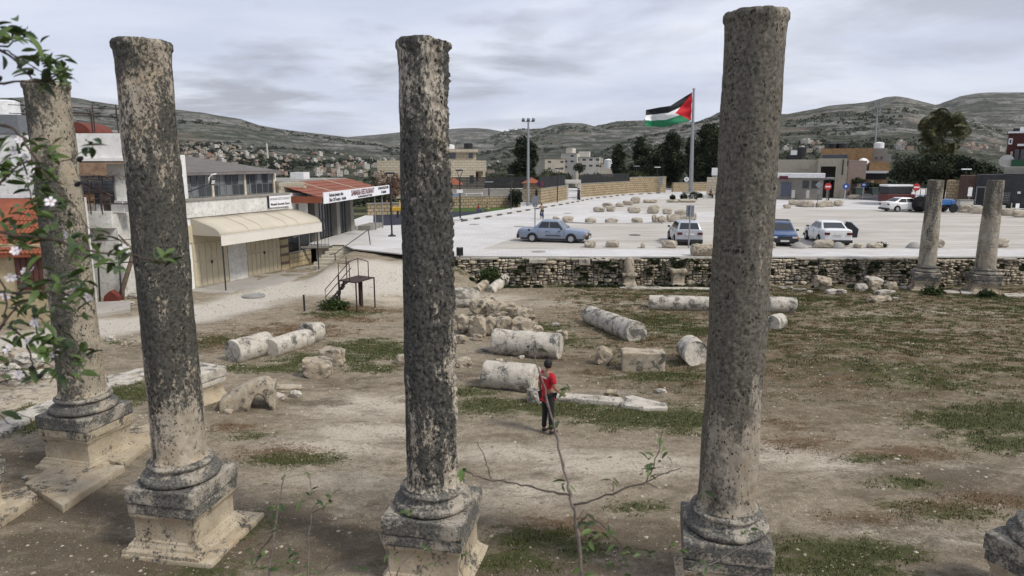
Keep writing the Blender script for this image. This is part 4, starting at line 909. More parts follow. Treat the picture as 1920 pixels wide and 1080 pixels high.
# cornice blocks lying on the wall top
def topblock(label, px, py, a, b_, c_, sd_, mat=cop):
    p = YP(px, py, 37.35); o = link('stone_block', block_mesh(a, b_, c_, mat, sd_, .012, 5, .02), loc=(p.x, 37.15, WT - .02 - c_ / 2), rz=rnd.uniform(-.06, .06)); tag(o, label, 'stone block', 'blocks set on the rubble wall')
topblock('white block set high in the wall above the first carved block', 1008, 490, .95, .35, .24, 71, DRUM)
topblock('thin white block high in the wall left of the milestone', 1125, 494, 1.0, .35, .12, 72, DRUM)
topblock('pale cube high in the wall between the carved blocks', 1095, 488, .6, .4, .34, 73)
drum('thick drum lying along the wall top just left of the thickest column', (1280, 487), (1350, 487), .36, 75, mat=BLOCK, lift=0).location = (11.35, 37.9, ZP + 0.30)
# ================================================================ vehicles
ZG = ZP + 0.006
TYRE = plain('tyre_rubber', (0.022, 0.022, 0.024), 0.85, 0, 0.2)
RIM = plain('wheel_alloy', (0.40, 0.40, 0.41), 0.45, 0.15)
GLASS = glass_mat('car_glass', (0.012, 0.015, 0.017), 0.06)
BLACKP = plain('black_plastic', (0.025, 0.025, 0.027), 0.5)
LAMPR = plain('red_lens', (0.09, 0.008, 0.008), 0.15, 0, 0.7)
LAMPW = plain('clear_lens', (0.62, 0.62, 0.60), 0.12, 0, 0.8)
PLATE = plain('number_plate', (0.62, 0.62, 0.58), 0.5)
ORANGE = plain('orange_lens', (0.55, 0.16, 0.02), 0.2)
def carpaint(name, col, metal=0.25, dusty=0.35):
    m = Mat(name, 0.34, 0.5, metal); c = m.co('Object'); d = m.math('MULTIPLY', m.ramp(m.noise(c, 2.5, 7, .65), ((0.45, 0), (0.75, 1))), dusty)
    m.color(m.mix(d, col, (0.38, 0.34, 0.28))); m.b.inputs['Coat Weight'].default_value = 0.35; m.b.inputs['Coat Roughness'].default_value = 0.15; return m.m
def superbody(sts, mat, par, name='body'):
    """lofted shell: stations (x, half width, bottom, mid, top, crown)"""
    b = MB(); rings = []
    for x, w_, zb, zm, zt, cr in sts:
        half = [(w_ * .80, zb), (w_ * .97, zb + .06), (w_, zb + .16), (w_ * 1.0, zm), (w_ * .975, zt - .07), (w_ * .93, zt - .015), (w_ * .84, zt + .004), (w_ * .45, zt + cr * .8), (0, zt + cr)]
        ring = [(x, -y, z) for y, z in half] + [(x, y, z) for y, z in reversed(half[:-1])]
        rings.append(ring)
    n = len(rings[0])
    for r_ in rings: b.v.extend(r_)
    for i in range(len(rings) - 1):
        for k in range(n):
            a, c = i * n + k, i * n + (k + 1) % n; b.f.append((a, c, c + n, a + n)); b.m.append(0)
    b.f.append(tuple(range(n))); b.f.append(tuple(reversed(range((len(rings) - 1) * n, len(rings) * n)))); b.m += [0, 0]
    return b.obj(name, mat, par, angle=38)
_wheels = {}
def wheel(par, x, y, r, side, key='w', spokes=5):
    if (r, key) not in _wheels:
        b = MB(); b.lathe([(r * .62, -.095), (r * .93, -.10), (r, -.07), (r, .07), (r * .93, .10), (r * .62, .095)], 28, cap=False); me = b.mesh('tyre', TYRE, angle=40)
        q = MB(); q.lathe([(r * .64, .02), (r * .64, .085), (r * .58, .09), (r * .50, .066), (.01, .066)], 24)
        for k in range(spokes): a = 2 * PI * k / spokes; q.box((math.cos(a) * r * .3, math.sin(a) * r * .3, .065), (r * .62, r * .17, .05), a)
        q.lathe([(r * .15, .05), (r * .14, .09), (.001, .095)], 12); me2 = q.mesh('rim', RIM)
        _wheels[(r, key)] = (me, me2)
    me, me2 = _wheels[(r, key)]
    w_ = link('wheel', me, par, (x, y, r), rot=(-PI / 2 * side, 0, 0)); w2 = link('rim', me2, w_); return w_
def plateq(b, c, u, v, m=0, th=.012):
    c, u, v = Vector(c), Vector(u), Vector(v); n = u.cross(v).normalized() * th
    vs = [c - u - v + n, c + u - v + n, c + u + v + n, c - u + v + n, c - u - v, c + u - v, c + u + v, c - u + v]
    return b.add(vs, [(0, 1, 2, 3), (7, 6, 5, 4), (0, 4, 5, 1), (1, 5, 6, 2), (2, 6, 7, 3), (3, 7, 4, 0)], m)
def car(label, loc, head, paint, L=4.3, W=1.68, body=None, gh=None, belt=0.88, roof=1.40, wr=0.30, wb=(-1.30, 1.25), style='sedan', old=False, face='front', glass=GLASS, category='car', bumper=None, group='cars on the square', opendoor=False):
    t = thing('parked_car', label, category, loc, head, group)
    bd = superbody(body, paint, t)
    hw = W / 2
    x0, x1, x2, x3 = gh       # rear glass foot, roof rear, roof front, windscreen foot
    bw, tw = hw * .90, hw * .70
    # cabin frame: four pillars, roof, as a lofted shell
    b = MB()
    base = [(x0, -bw), (x3, -bw), (x3, bw), (x0, bw)]; top = [(x1, -tw), (x2, -tw), (x2, tw), (x1, tw)]
    zr = roof
    vs = [(x, y, belt - .03) for x, y in base] + [(x, y, zr - .05) for x, y in top] + [(x + (.05 if x < 0 else -.05), y * .9, zr) for x, y in top]
    b.add(vs, [(0, 1, 5, 4), (1, 2, 6, 5), (2, 3, 7, 6), (3, 0, 4, 7), (4, 5, 9, 8), (5, 6, 10, 9), (6, 7, 11, 10), (7, 4, 8, 11), (8, 9, 10, 11), (3, 2, 1, 0)])
    b.obj('roof', paint, t, bevel=.025, angle=50)
    def pane(name, P, a0, a1, b0, b1, off=.010):
        P = [Vector(p) for p in P]; f = lambda u, v: P[0].lerp(P[1], u).lerp(P[3].lerp(P[2], u), v)
        n = (P[1] - P[0]).cross(P[3] - P[0]).normalized()
        ctr = Vector((0, 0, 1.0)); 
        if n.dot(sum(P, Vector()) / 4 - ctr) < 0: n = -n
        Q = [f(a0, b0), f(a1, b0), f(a1 , b1), f(a0, b1)]
        q = MB(); q.add([p + n * off for p in Q] + [p - n * .02 for p in Q], [(0, 1, 2, 3), (7, 6, 5, 4), (0, 4, 5, 1), (1, 5, 6, 2), (2, 6, 7, 3), (3, 7, 4, 0)]); return q.obj(name, glass, t)
    V = [Vector(v) for v in vs]
    pane('rear_window', (V[3], V[0], V[4], V[7]), .07, .93, .14, .93)
    pane('windscreen', (V[1], V[2], V[6], V[5]), .06, .94, .10, .93)
    for P in ((V[0], V[1], V[5], V[4]), (V[3], V[2], V[6], V[7])):
        if style == 'sedan': spans = ((.17, .30, .50), (.53, .70, .86))
        for a, c in ((.13, .47), (.50, .90)):
            P_ = P
            # side glass leans with the pillars: trapezoid
            f = lambda u, v: P_[0].lerp(P_[1], u).lerp(P_[3].lerp(P_[2], u), v)
            Pn = [Vector(p) for p in P_]; n = (Pn[1] - Pn[0]).cross(Pn[3] - Pn[0]).normalized()
            if n.dot(sum(Pn, Vector()) / 4 - Vector((0, 0, 1))) < 0: n = -n
            q0, q1 = (a, c)
            Q = [f(q0, .16), f(q1, .16), f(c if c < .5 else .93, .90), f(.07 if a < .2 else a, .90)]
            q = MB(); q.add([p + n * .008 for p in Q] + [p - n * .02 for p in Q], [(0, 1, 2, 3), (7, 6, 5, 4), (0, 4, 5, 1), (1, 5, 6, 2), (2, 6, 7, 3), (3, 7, 4, 0)]); q.obj('side_window', glass, t)
    r = .31 if not old else .29
    for x in wb:
        for s_ in (-1, 1):
            wheel(t, x, s_ * (hw - .045), r, s_, key='o' if old else 'n')
            q = MB(); pts = [(x + (r + .065) * math.cos(a), (r + .065) * math.sin(a) + r) for a in np.linspace(-.25, PI + .25, 15)]
            q.prism([(p[0], p[1]) for p in pts], s_ * (hw + .002) - .35 * (s_ > 0), s_ * (hw + .002) + .35 * (s_ < 0), axis='y'); q.obj('wheel_arch', BLACKP, t)
    xr, xf = body[0][0], body[-1][0]; zb = body[len(body) // 2][2]
    bpm = BLACKP if old else paint
    ztr, zhf = body[0][4], body[-1][4]
    for nm, x, w_ in (('rear_bumper', xr - .02, hw * .95), ('front_bumper', xf + .02, hw * .95)):
        q = MB(); q.b2(x - .08, x + .08, -w_, w_, .24 if old else .22, .52 if old else .40); q.obj(nm, bpm if old else BLACKP, t, bevel=.03)
    for s_ in (-1, 1):
        q = MB(); q.box((xr - .015, s_ * hw * .74, ztr - .20), (.06, hw * .36, .15)); q.obj('tail_light', LAMPR, t, bevel=.015)
        q = MB(); q.box((xf + .012, s_ * hw * .70, zhf - .17), (.06, hw * .34, .14)); q.obj('headlight', LAMPW, t, bevel=.015)
        if old: q = MB(); q.box((xf - .02, s_ * hw * .925, zhf - .17), (.10, hw * .12, .13)); q.obj('indicator', ORANGE, t)
        q = MB(); q.box((x3 - .34, s_ * (hw + .08), belt + .03), (.13, .17, .11)); q.obj('wing_mirror', BLACKP, t, bevel=.02)
        for xx in (-.28, .55): q = MB(); q.box((xx - .05, s_ * (hw - .002), belt - .16), (.15, .03, .035)); q.obj('door_handle', BLACKP if old else paint, t)
        for xx in (-.38, .12 + .0, .98):   # door shut lines
            pass
    q = MB(); q.box((xf + .025, 0, zhf - .18), (.04, hw * .95, .13)); q.obj('grille', BLACKP, t)
    q = MB(); q.box((xf + .105, 0, .36), (.02, .5, .11)); q.obj('number_plate', PLATE, t)
    q = MB(); q.box((xr - .035 if not old else xr - .105, 0, ztr - .24 if not old else .37), (.02, .5, .11)); q.obj('number_plate', PLATE, t)
    q = MB()
    for s_ in (-1, 1):
        for xx in (x0 + .38, (x0 + x3) / 2 + .05, x3 - .18): q.box((xx, s_ * (hw - .010), belt * .5 + .12), (.012, .026, belt * .62))
    q.obj('shut_lines', BLACKP, t)
    q = MB(); q.b2(body[1][0], body[-2][0], -hw * .72, hw * .72, .16, .3); q.obj('underbody', BLACKP, t)
    return t
def stations(L, hw, zb, tail, hood, belt, x0, x3, crown=.03):
    h = L / 2
    return [(-h, hw * .86, zb + .10, tail - .25, tail - .05, .01), (-h + .12, hw * .95, zb + .03, tail - .22, tail, crown), (x0 - .05, hw * .99, zb, tail - .2, tail + .01, crown),
            (x0 + .25, hw, zb, belt - .25, belt, .02), (0, hw, zb, belt - .25, belt, .02), (x3 - .15, hw, zb, belt - .25, belt - .01, .02), (x3 + .12, hw * .99, zb, belt - .28, belt - .03, crown),
            (h - .25, hw * .96, zb + .02, hood - .22, hood, crown), (h, hw * .88, zb + .10, hood - .26, hood - .08, .01)]
P_LB = carpaint('light_blue_paint', (0.20, 0.25, 0.34), .3, .45)
P_SI = carpaint('silver_paint', (0.46, 0.47, 0.50), .35, .2)
P_BL = carpaint('blue_paint', (0.035, 0.085, 0.20), .2, .25)
P_WH = carpaint('white_paint', (0.72, 0.72, 0.71), .05, .15)
p = G(1040, 455, ZG)
t = car('light blue boxy old sedan parked sideways with black bumpers', (p.x, p.y + .75, ZG), -0.26, P_LB, 4.5, 1.66, stations(4.5, .83, .22, .86, .78, .90, -1.15, .82), (-1.28, -.72, .38, .98), .89, 1.42, old=True, wb=(-1.28, 1.27))
q = MB(); q.box((.1, -.84, .46), (1.0, .03, .05)); q.obj('door_trim', BLACKP, t)
q = MB(); q.lathe([(.07, 0), (.07, .02)], 12); o = q.obj('fuel_cap', BLACKP, t, loc=(-1.5, -.835, .80)); o.rotation_euler = (PI / 2, 0, 0)
p = G(1292, 461, ZG)
hs = stations(3.95, .84, .20, 1.02, .80, .94, -1.55, .95); hs[0] = (-1.97, .76, .30, .75, .96, .02); hs[1] = (-1.88, .82, .22, .80, 1.0, .02); hs[2] = (-1.6, .84, .2, .8, .97, .02)
car('silver hatchback seen from behind, with dark rear window, beyond the short sign post', (p.x + .2, p.y + 2.0, ZG), math.radians(85), P_SI, 3.95, 1.68, hs, (-1.80, -1.42, .30, 1.12), .94, 1.46, style='hatch', wb=(-1.22, 1.25))
p = G(1487, 463, ZG)
t = car('dark blue older hatchback facing the viewer with a roof rack and white number plate', (p.x, p.y + 2.1, ZG), math.radians(-104), P_BL, 4.0, 1.64, stations(4.0, .82, .22, .92, .80, .90, -1.35, .85), (-1.55, -1.15, .25, .98), .89, 1.38, old=True, wb=(-1.2, 1.25))
rk = MB()
for x in (-.85, -.35, .1): rk.tube([(x, -.52, 1.46), (x, .52, 1.46)], .018)
for y in (-.5, .5):
    rk.tube([(-.95, y, 1.46), (.2, y, 1.46)], .018)
    for x in (-.85, .1): rk.tube([(x, y, 1.36), (x, y, 1.46)], .015)
rk.obj('roof_rack', BLACKP, t)
p = G(1562, 462, ZG)
wt = car('white saloon car seen from behind with its right rear door standing open', (20.45, 44.25, ZG), math.radians(82), P_WH, 4.55, 1.78, stations(4.55, .89, .20, 1.03, .80, .93, -1.35, .95), (-1.72, -.85, .35, 1.25), .95, 1.44, wb=(-1.35, 1.35))
q = MB(); prof = [(0, .28), (.95, .30), (1.02, .9), (.55, 1.38), (.15, 1.42), (0, .95)]
q.prism([(a, z) for a, z in prof], -.03, .03, axis='y'); d_ = q.obj('open_door', P_WH, wt, loc=(-.05, -.90, .02), rz=math.radians(-106), bevel=.01)
q = MB(); q.prism([(.06, .34), (.90, .36), (.95, .88), (.5, 1.3), (.2, 1.34), (.06, .93)], -.045, -.033, axis='y'); q.prism([(.06, .34), (.90, .36), (.95, .88), (.5, 1.3), (.2, 1.34), (.06, .93)], .033, .045, axis='y'); q.obj('door_lining', BLACKP, d_)
q = MB(); q.box((-2.26, 0, .84), (.02, 1.05, .05)); q.obj('rear_light_bar', LAMPR, wt)
p = G(1702, 397, ZG)
car('distant white saloon parked sideways next to the blue tractor', (p.x, p.y + .8, ZG), .12, P_WH, 4.5, 1.76, stations(4.5, .88, .20, 1.02, .80, .93, -1.35, .95), (-1.75, -.85, .35, 1.3), .95, 1.45, wb=(-1.35, 1.35))

def tractor():
    p = G(1757, 399, ZG); t = thing('farm_tractor', 'blue farm tractor behind the left distant column, beside the white saloon', 'tractor', (p.x, p.y + .6, ZG), .05)
    BLU = carpaint('tractor_blue', (0.03, 0.13, 0.36), .1, .25)
    q = MB(); q.b2(-.1, 1.75, -.32, .32, .75, 1.35); q.b2(1.55, 1.95, -.36, .36, .6, 1.28); q.obj('bonnet', BLU, t, bevel=.05)
    q = MB(); q.b2(-1.2, 1.6, -.2, .2, .5, .8); q.b2(-1.5, -.4, -.35, .35, .6, 1.1); q.obj('chassis', BLACKP, t)
    for s_ in (-1, 1):
        q = MB(); q.lathe([(.45, -.2), (.75, -.2), (.82, -.12), (.82, .12), (.75, .2), (.45, .2)], 26); o = q.obj('rear_wheel', TYRE, t, loc=(-1.0, s_ * .8, .82), angle=40); o.rotation_euler = (PI / 2, 0, 0)
        q = MB(); q.lathe([(.46, .0), (.46, .16), (.2, .1), (.01, .1)], 20); q.obj('rim', BLU, o)
        q = MB(); q.lathe([(.25, -.12), (.42, -.12), (.46, 0), (.42, .12), (.25, .12)], 22); o = q.obj('front_wheel', TYRE, t, loc=(1.55, s_ * .72, .46), angle=40); o.rotation_euler = (PI / 2, 0, 0)
        q = MB(); q.box((-1.0, s_ * .78, 1.72), (1.1, .5, .06)); q.obj('mudguard', BLU, t, bevel=.02)
    q = MB(); q.box((-.75, 0, 1.3), (.5, .5, .12)); q.box((-1.0, 0, 1.55), (.1, .5, .45)); q.obj('seat', BLACKP, t)
    q = MB(); q.tube([(-.1, 0, 1.3), (-.35, 0, 1.65)], .02); q.lathe([(.2, 0), (.2, .03)], 14, c=(-.35, 0, 1.65)); q.obj('steering_wheel', BLACKP, t)
    q = MB(); q.tube([(.9, .2, 1.3), (.9, .2, 1.95)], .04); q.obj('exhaust', BLACKP, t)
    q = MB()
    for s_ in (-1, 1): q.tube([(-1.35, s_ * .4, 1.1), (-1.35, s_ * .4, 2.4), ], .03)
    q.tube([(-1.35, -.4, 2.4), (-1.35, .4, 2.4)], .03); q.obj('roll_bar', BLACKP, t)
tractor()
p = G(1700, 386, ZP); t = thing('delivery_van', 'white roofed van with dark cab parked behind the distant white saloon', 'van', (p.x, p.y + 2, ZP), .1)
q = MB(); q.b2(-2, 1.6, -.85, .85, .4, 1.3); q.obj('body', plain('dark_red_paint', (.10, .02, .02), .4), t, bevel=.05)
q = MB(); q.b2(-1.9, 1.1, -.8, .8, 1.3, 2.2); q.obj('cab', BLACKP, t, bevel=.08); q = MB(); q.b2(-2.0, 1.25, -.86, .86, 2.2, 2.45); q.obj('roof', P_WH, t, bevel=.08)
for x in (-1.3, 1.1):
    for s_ in (-1, 1): wheel(t, x, s_ * .8, .33, s_)

# ================================================================ stones along the parking places
SQS = limestone('square_boulder', cover=0.34, streak=1, scale=1.5, pit=.3, light=(.50, .455, .38), light2=(.29, .25, .19), ochre=.2, dark=(.11, .095, .07), lich=(.2, .18, .14))
bw_ = [(1107, 465, .72, .46, 'nearest the light blue car, in the front row'), (1150, 465, .86, .46, 'second in the front row right of the light blue car'), (1207, 466, .26, .34, 'small upright piece in the middle of the front row'), (1257, 466, .92, .52, 'square cut pale one left of the silver hatchback'), (1322, 467, 1.1, .30, 'low flat one right of the short sign post'),
       (1452, 466, .34, .42, 'just right of the thickest column beside the dark blue car'), (1548, 466, 1.25, .56, 'large one in front of the white saloon'), (1613, 466, .42, .30, 'small one right of the white saloon'), (1645, 466, 1.0, .34, 'long one further right of the white saloon'), (1768, 465, .5, .55, 'right of the left distant column'), (1880, 465, 1.1, .62, 'big flat topped one near the right edge'),
       (1043, 417, .6, .55, 'back row, behind the roof of the light blue car'), (1065, 418, .95, .62, 'back row, second, above the car bonnet'), (1108, 419, 1.0, .5, 'back row, third from left'), (1147, 420, 1.05, .5, 'back row, fourth from left'), (1196, 419, 1.0, .52, 'back row, white topped fifth'), (1229, 418, .5, .75, 'back row, tall thin one'), (1243, 418, .85, .6, 'back row, beside the tall thin one'), (1263, 417, 1.2, .8, 'back row, biggest rounded one'), (1283, 416, .9, .6, 'back row, right of the biggest'), (1300, 413, .75, .72, 'back row, last one by the sign post'),
       (1124, 398, 1.2, .6, 'island edge, leftmost flat pair'), (1146, 397, 1.0, .7, 'island edge, in the leftmost group'), (1190, 400, 1.3, .7, 'island edge, striped one'), (1226, 401, 1.2, .95, 'island edge, triangular one'), (1252, 402, 1.0, .65, 'island edge, small double one'), (1278, 404, 1.3, .6, 'island edge, flat one left of the sign board'), (1140, 389, 1.2, .6, 'island far side, first'), (1163, 388, 1.0, .5, 'island far side, second'), (1178, 385, 1.3, .6, 'island far side, third'), (1192, 382, 1.2, .9, 'island far side, fourth, round'), (1214, 381, 1.0, .55, 'island far side, fifth'), (1226, 381, .9, .5, 'island far side, sixth'), (1262, 380, 1.6, .4, 'island far side, low wall piece'), (1290, 380, 2.4, .5, 'island far side, long white wall piece'),
       (1488, 385, 1.0, .7, 'right traffic island, leftmost'), (1503, 388, 1.3, .8, 'right traffic island, second'), (1519, 389, 1.4, .8, 'right traffic island, third, pale'), (1541, 389, 1.2, .75, 'right traffic island, fourth, under the no entry sign'), (1556, 388, 1.3, .8, 'right traffic island, fifth'), (1574, 387, 1.2, .8, 'right traffic island, dark last'), (1478, 391, .8, .5, 'right traffic island, small one in front'), (1600, 374, 1.2, .7, 'beside the asphalt road, left'), (1608, 374, .9, .7, 'beside the asphalt road, right'),
       (1801, 397, 1.5, .8, 'before the dark stone restaurant, white planter block left'), (1813, 399, 1.2, .9, 'before the dark stone restaurant, second'), (1836, 401, 1.6, .8, 'before the dark stone restaurant, spotted third'), (1880, 404, 1.6, .8, 'before the dark stone restaurant, tan roll shaped'), (1898, 405, 1.5, .8, 'before the dark stone restaurant, pale one'), (1915, 408, 1.3, .8, 'at the right edge before the dark stone restaurant')]
sqm = [rock_mesh(600 + i, 1, 1, 1, SQS, 2, .75, .2) for i in range(9)]
for i, (px, py, a, h_, lb) in enumerate(bw_):
    p = G(px, py, ZP); o = link('boulder', sqm[i % 9], loc=(p.x, p.y + .35, ZG + h_ * .42), rot=(0, 0, rnd.uniform(-.2, .2) + (PI if i % 2 else 0)), scale=(a * 1.08, .6, h_ * 1.05)); tag(o, 'limestone boulder ' + lb, 'boulder', 'boulders edging the parking places')
CONC = rough_paint('gray_concrete', (.30, .29, .27))
for px, lb in ((1500, 'between the dark blue car and the big boulder'), (1575, 'at the rear wheel of the white saloon'), (1718, 'left of the left distant column')):
    p = G(px, 466, ZP); q = MB(); q.lathe([(.40, -.01), (.38, .08), (.27, .24), (.14, .34), (.02, .37)], 20, sq=(1.15, .8)); o = q.obj('concrete_mound', CONC, loc=(p.x, p.y + .3, ZP), smooth=True); tag(o, 'low rounded grey concrete mound ' + lb, 'bollard', 'grey mounds at the edge of the square')
# kerbs
KL = plain('kerb_light', (.50, .48, .44), .9); KD = plain('kerb_dark', (.07, .07, .07), .9)
def kerb(label, pts, seg, alt=True, h_=.13):
    P = [G(a, b_, ZP) for a, b_ in pts]; t = thing('kerb', label, 'kerb', (0, 0, 0)); ml = MB(); ml.b2(-.5, .5, -.12, .12, -.1, h_); A = ml.mesh('kerb_stone', KL); Bm = ml.mesh('kerb_stone', KD); k = 0
    for p0, p1 in zip(P[:-1], P[1:]):
        n = max(1, int((p1 - p0).length / seg)); a = math.atan2(p1.y - p0.y, p1.x - p0.x)
        for i in range(n):
            c = p0.lerp(p1, (i + .5) / n); link('kerb_stone', Bm if (alt and k % 2) else A, t, (c.x, c.y, ZP), rz=a, scale=((p1 - p0).length / n * .985, 1, 1)); k += 1
kerb('black and white striped kerb curving along the playground pavement', ((850, 418), (930, 405), (1000, 393), (1060, 383), (1110, 373), (1170, 366), (1245, 362)), 1.15)
kerb('low pale kerb along the back row of boulders', ((1033, 416), (1110, 420), (1240, 420), (1300, 417)), 2.2, False, .10)
kerb('low pale kerb of the gravel island near the boulders', ((1140, 390), (1185, 380), (1240, 373)), 2.5, False, .10)
sheet('pavement', [G(*p, ZP) for p in ((846, 415), (930, 402.5), (1000, 391), (1060, 381), (1110, 371.5), (1170, 365), (1245, 361), (1245, 359.5), (1120, 364), (1070, 375), (1010, 386), (925, 398), (846, 411))], ZP + .13, PAVE, .12)

# ================================================================ poles, lamps, signs
GREYM = plain('galvanised_steel', (.30, .31, .32), .45, .5); DARKM = plain('dark_painted_steel', (.035, .037, .04), .5, .3); WHITEM = plain('white_enamel', (.70, .70, .69), .5)
SBACK = plain('sign_back_gray', (.19, .205, .22), .6, .2); BLUE_S = plain('sign_blue', (.03, .08, .30), .5); RED_S = plain('sign_red', (.42, .025, .03), .5); YEL_S = plain('sign_yellow', (.60, .36, .03), .5)
def top_at(px, py, y): return YP(px, py, y).z
def lamp_fork(label, px, py, ptop, z=ZP):
    p = G(px, py, z); H_ = top_at(px, ptop, p.y) - z; t = thing('street_lamp', label, 'street lamp', (p.x, p.y, z), group='street lamps round the square')
    q = MB(); q.lathe([(.28, 0), (.28, .05), (.12, .12), (.10, .16)], 16); q.obj('foot', DARKM, t, angle=40)
    q = MB(); q.tube([(0, 0, .1), (0, 0, H_ - .75)], .065, 10); q.obj('post', DARKM, t)
    q = MB()
    for s_ in (-1, 1): q.tube([(0, 0, H_ - .8), (s_ * .26, 0, H_ - .12)], .03, 6)
    q.obj('fork', DARKM, t)
    q = MB(); q.lathe([(.10, H_ - .14), (.36, H_ - .10), (.38, H_ - .04), (.30, H_), (.05, H_ + .03)], 20); q.obj('lamp_head', DARKM, t, angle=40)
    return t
lamp_fork('dark forked street lamp nearest, between the restaurant and the middle column', 735, 443, 323)
t = lamp_fork('dark forked street lamp with a small white plate, right of the middle column', 863, 412, 318)
q = MB(); q.box((0, -.09, 2.55), (.55, .03, .30)); q.obj('plate', WHITEM, t)
lamp_fork('dark street lamp standing by the pavement before the stone villa fence', 958, 394, 327)
lamp_fork('dark street lamp by the gatehouse wall, left of the white stone gate', 1045, 381, 315)
for px, py, tp, lb in ((917, 389, 342, 'thin dark street lamp over the playground wall'), (1104, 369, 343, 'short street lamp right of the white stone gate'), (1192, 362, 312, 'left one of the pair of lamps before the dark pines'), (1231, 361, 314, 'right one of the pair of lamps before the dark pines'), (1553, 377, 334, 'thin street lamp before the white fronted shop'), (1803, 392, 318, 'street lamp under the carob tree at right')):
    p = G(px, py, ZP); H_ = top_at(px, tp, p.y) - ZP; t = thing('street_lamp', lb, 'street lamp', (p.x, p.y, ZP), group='street lamps round the square')
    q = MB(); q.tube([(0, 0, 0), (0, 0, H_)], [.10, .05], 8); q.obj('post', DARKM, t); q = MB(); q.box((0, 0, H_ + .04), (1.0, .3, .12)); q.obj('lamp_head', WHITEM if px in (1803, 1231) else GREYM, t, bevel=.03)
p = G(990, 386, ZP); H_ = top_at(990, 228, p.y) - ZP; t = thing('floodlight_mast', 'tall grey mast with three floodlights beside the gatehouse', 'floodlight', (p.x, p.y, ZP))
q = MB(); q.tube([(0, 0, 0), (0, 0, H_)], [.20, .10], 12); q.obj('post', GREYM, t); q = MB(); q.tube([(-.75, 0, H_), (.75, 0, H_)], .05); q.obj('crossbar', GREYM, t)
for k in (-1, 0, 1): q = MB(); q.box((0, 0, 0), (.36, .34, .26), rx=-.5, ry=.25); o = q.obj('floodlight', plain('floodlight_gray', (.12, .13, .14), .4, .3) if k == -1 else bpy.data.materials['floodlight_gray'], t, loc=(k * .58, 0, H_ + .2), bevel=.03)
def signpost(label, px, py, tp, plates, z=ZP, pm=None, r=.035, cat='road sign', grp='road signs round the square'):
    p = G(px, py, z); H_ = top_at(px, tp, p.y) - z; t = thing('road_sign', label, cat, (p.x, p.y, z), group=grp); q = MB(); q.tube([(0, 0, 0), (0, 0, H_)], r, 8); q.obj('post', pm or GREYM, t)
    for pl in plates: pl(t, H_)
    return t
def disc(col, rad, dz, dy=-.06, inner=None, bar=None, name='sign_plate'):
    def f(t, H_):
        q = MB(); q.lathe([(rad, -.012), (rad, .012)], 28); o = q.obj(name, col, t, loc=(0, dy, H_ + dz)); o.rotation_euler = (PI / 2, 0, 0)
        if inner: q = MB(); q.lathe([(rad * inner[1], .012), (rad * inner[1], .018)], 24); q.obj('sign_face', inner[0], o)
        if bar: q = MB(); q.box((0, 0, .024), (rad * bar[1], rad * bar[2], .010), rz=bar[3]); q.obj('sign_bar', bar[0], o)
    return f
def rect(col, w_, h_, dz, dy=-.06, rz=0, name='sign_plate', sub=None, rot=0):
    def f(t, H_):
        q = MB(); q.box((0, 0, 0), (w_, .025, h_), ry=rot); o = q.obj(name, col, t, loc=(0, dy, H_ + dz), rz=rz, bevel=.006)
        if sub: q = MB(); sub(q); q.obj('sign_symbol', sub.mat, o)
    return f
signpost('road sign seen from behind on a tall grey post behind the light blue car', 1003, 432, 368, [rect(SBACK, .36, .75, -.42, .0), disc(SBACK, .30, -.25, -.05)], r=.045)
t = signpost('round blue no stopping sign with red ring and yellow plate beside the gatehouse', 1012, 384, 343, [disc(RED_S, .38, -.1, inner=(BLUE_S, .78), bar=(RED_S, 1.5, .2, -.78)), rect(YEL_S, .55, .38, -.72)], pm=WHITEM)
signpost('grey backed sign board on a pole in front of the silver hatchback', 1291, 465, 384, [rect(SBACK, .48, .68, -.38, .045)], r=.045)
signpost('small round sign far off left of the white notice board', 1199, 362, 332, [disc(SBACK, .34, -.1)])
signpost('two round plates one above the other before the dark pines', 1238, 363, 335, [disc(SBACK, .36, -.05), disc(SBACK, .34, -.75)])
signpost('round white sign left of the flagpole', 1286, 362, 335, [disc(WHITEM, .40, -.1, inner=(SBACK, .3))])
signpost('white notice board on legs before the stone boundary wall', 1210, 361, 340, [rect(WHITEM, .85, 1.0, -.5)], pm=DARKM)
signpost('blue and grey square sign seen near the road, behind the far column shaft', 1617, 373, 343, [rect(BLUE_S, .85, .62, -.3), rect(WHITEM, .4, .25, -.25, -.085)], pm=WHITEM)
signpost('no entry sign before the unfinished concrete house', 1549, 386, 345, [disc(RED_S, .42, -.3, bar=(WHITEM, 1.45, .35, 0))], pm=DARKM)
signpost('diamond sign seen from behind left of the no entry sign', 1532, 386, 341, [rect(SBACK, .62, .62, -.35, rot=PI / 4), rect(SBACK, .3, .5, -1.15)], pm=DARKM)
signpost('round blue sign with white centre on a striped post', 1583, 380, 345, [disc(BLUE_S, .40, -.3, inner=(WHITEM, .35))], pm=WHITEM)
signpost('no entry sign above the white van', 1801, 398, 348, [disc(RED_S, .01, -.3)], pm=GREYM) if False else None
signpost('round no entry sign before the carob tree, above the distant white saloon', 1714, 389, 346, [disc(RED_S, .42, -.3, bar=(WHITEM, 1.45, .35, 0))], pm=GREYM)
signpost('tall white notice plate on a pole in front of the dark stone restaurant', 1814, 394, 349, [rect(WHITEM, .45, .95, -.6)], pm=GREYM)
signpost('black and white post by the asphalt road', 1684, 380, 352, [], pm=WHITEM)
p = G(862, 483, ZP); t = thing('litter_bin', 'dark slatted litter bin on the wall edge right of the middle column', 'bin', (p.x, p.y + .1, ZP - .0)); q = MB(); q.lathe([(.15, .12), (.16, .5)], 18); q.obj('liner', BLACKP, t)
sb = MB(); sb.b2(-.016, .016, -.01, .01, .1, .55); sm_ = sb.mesh('slat', DARKM)
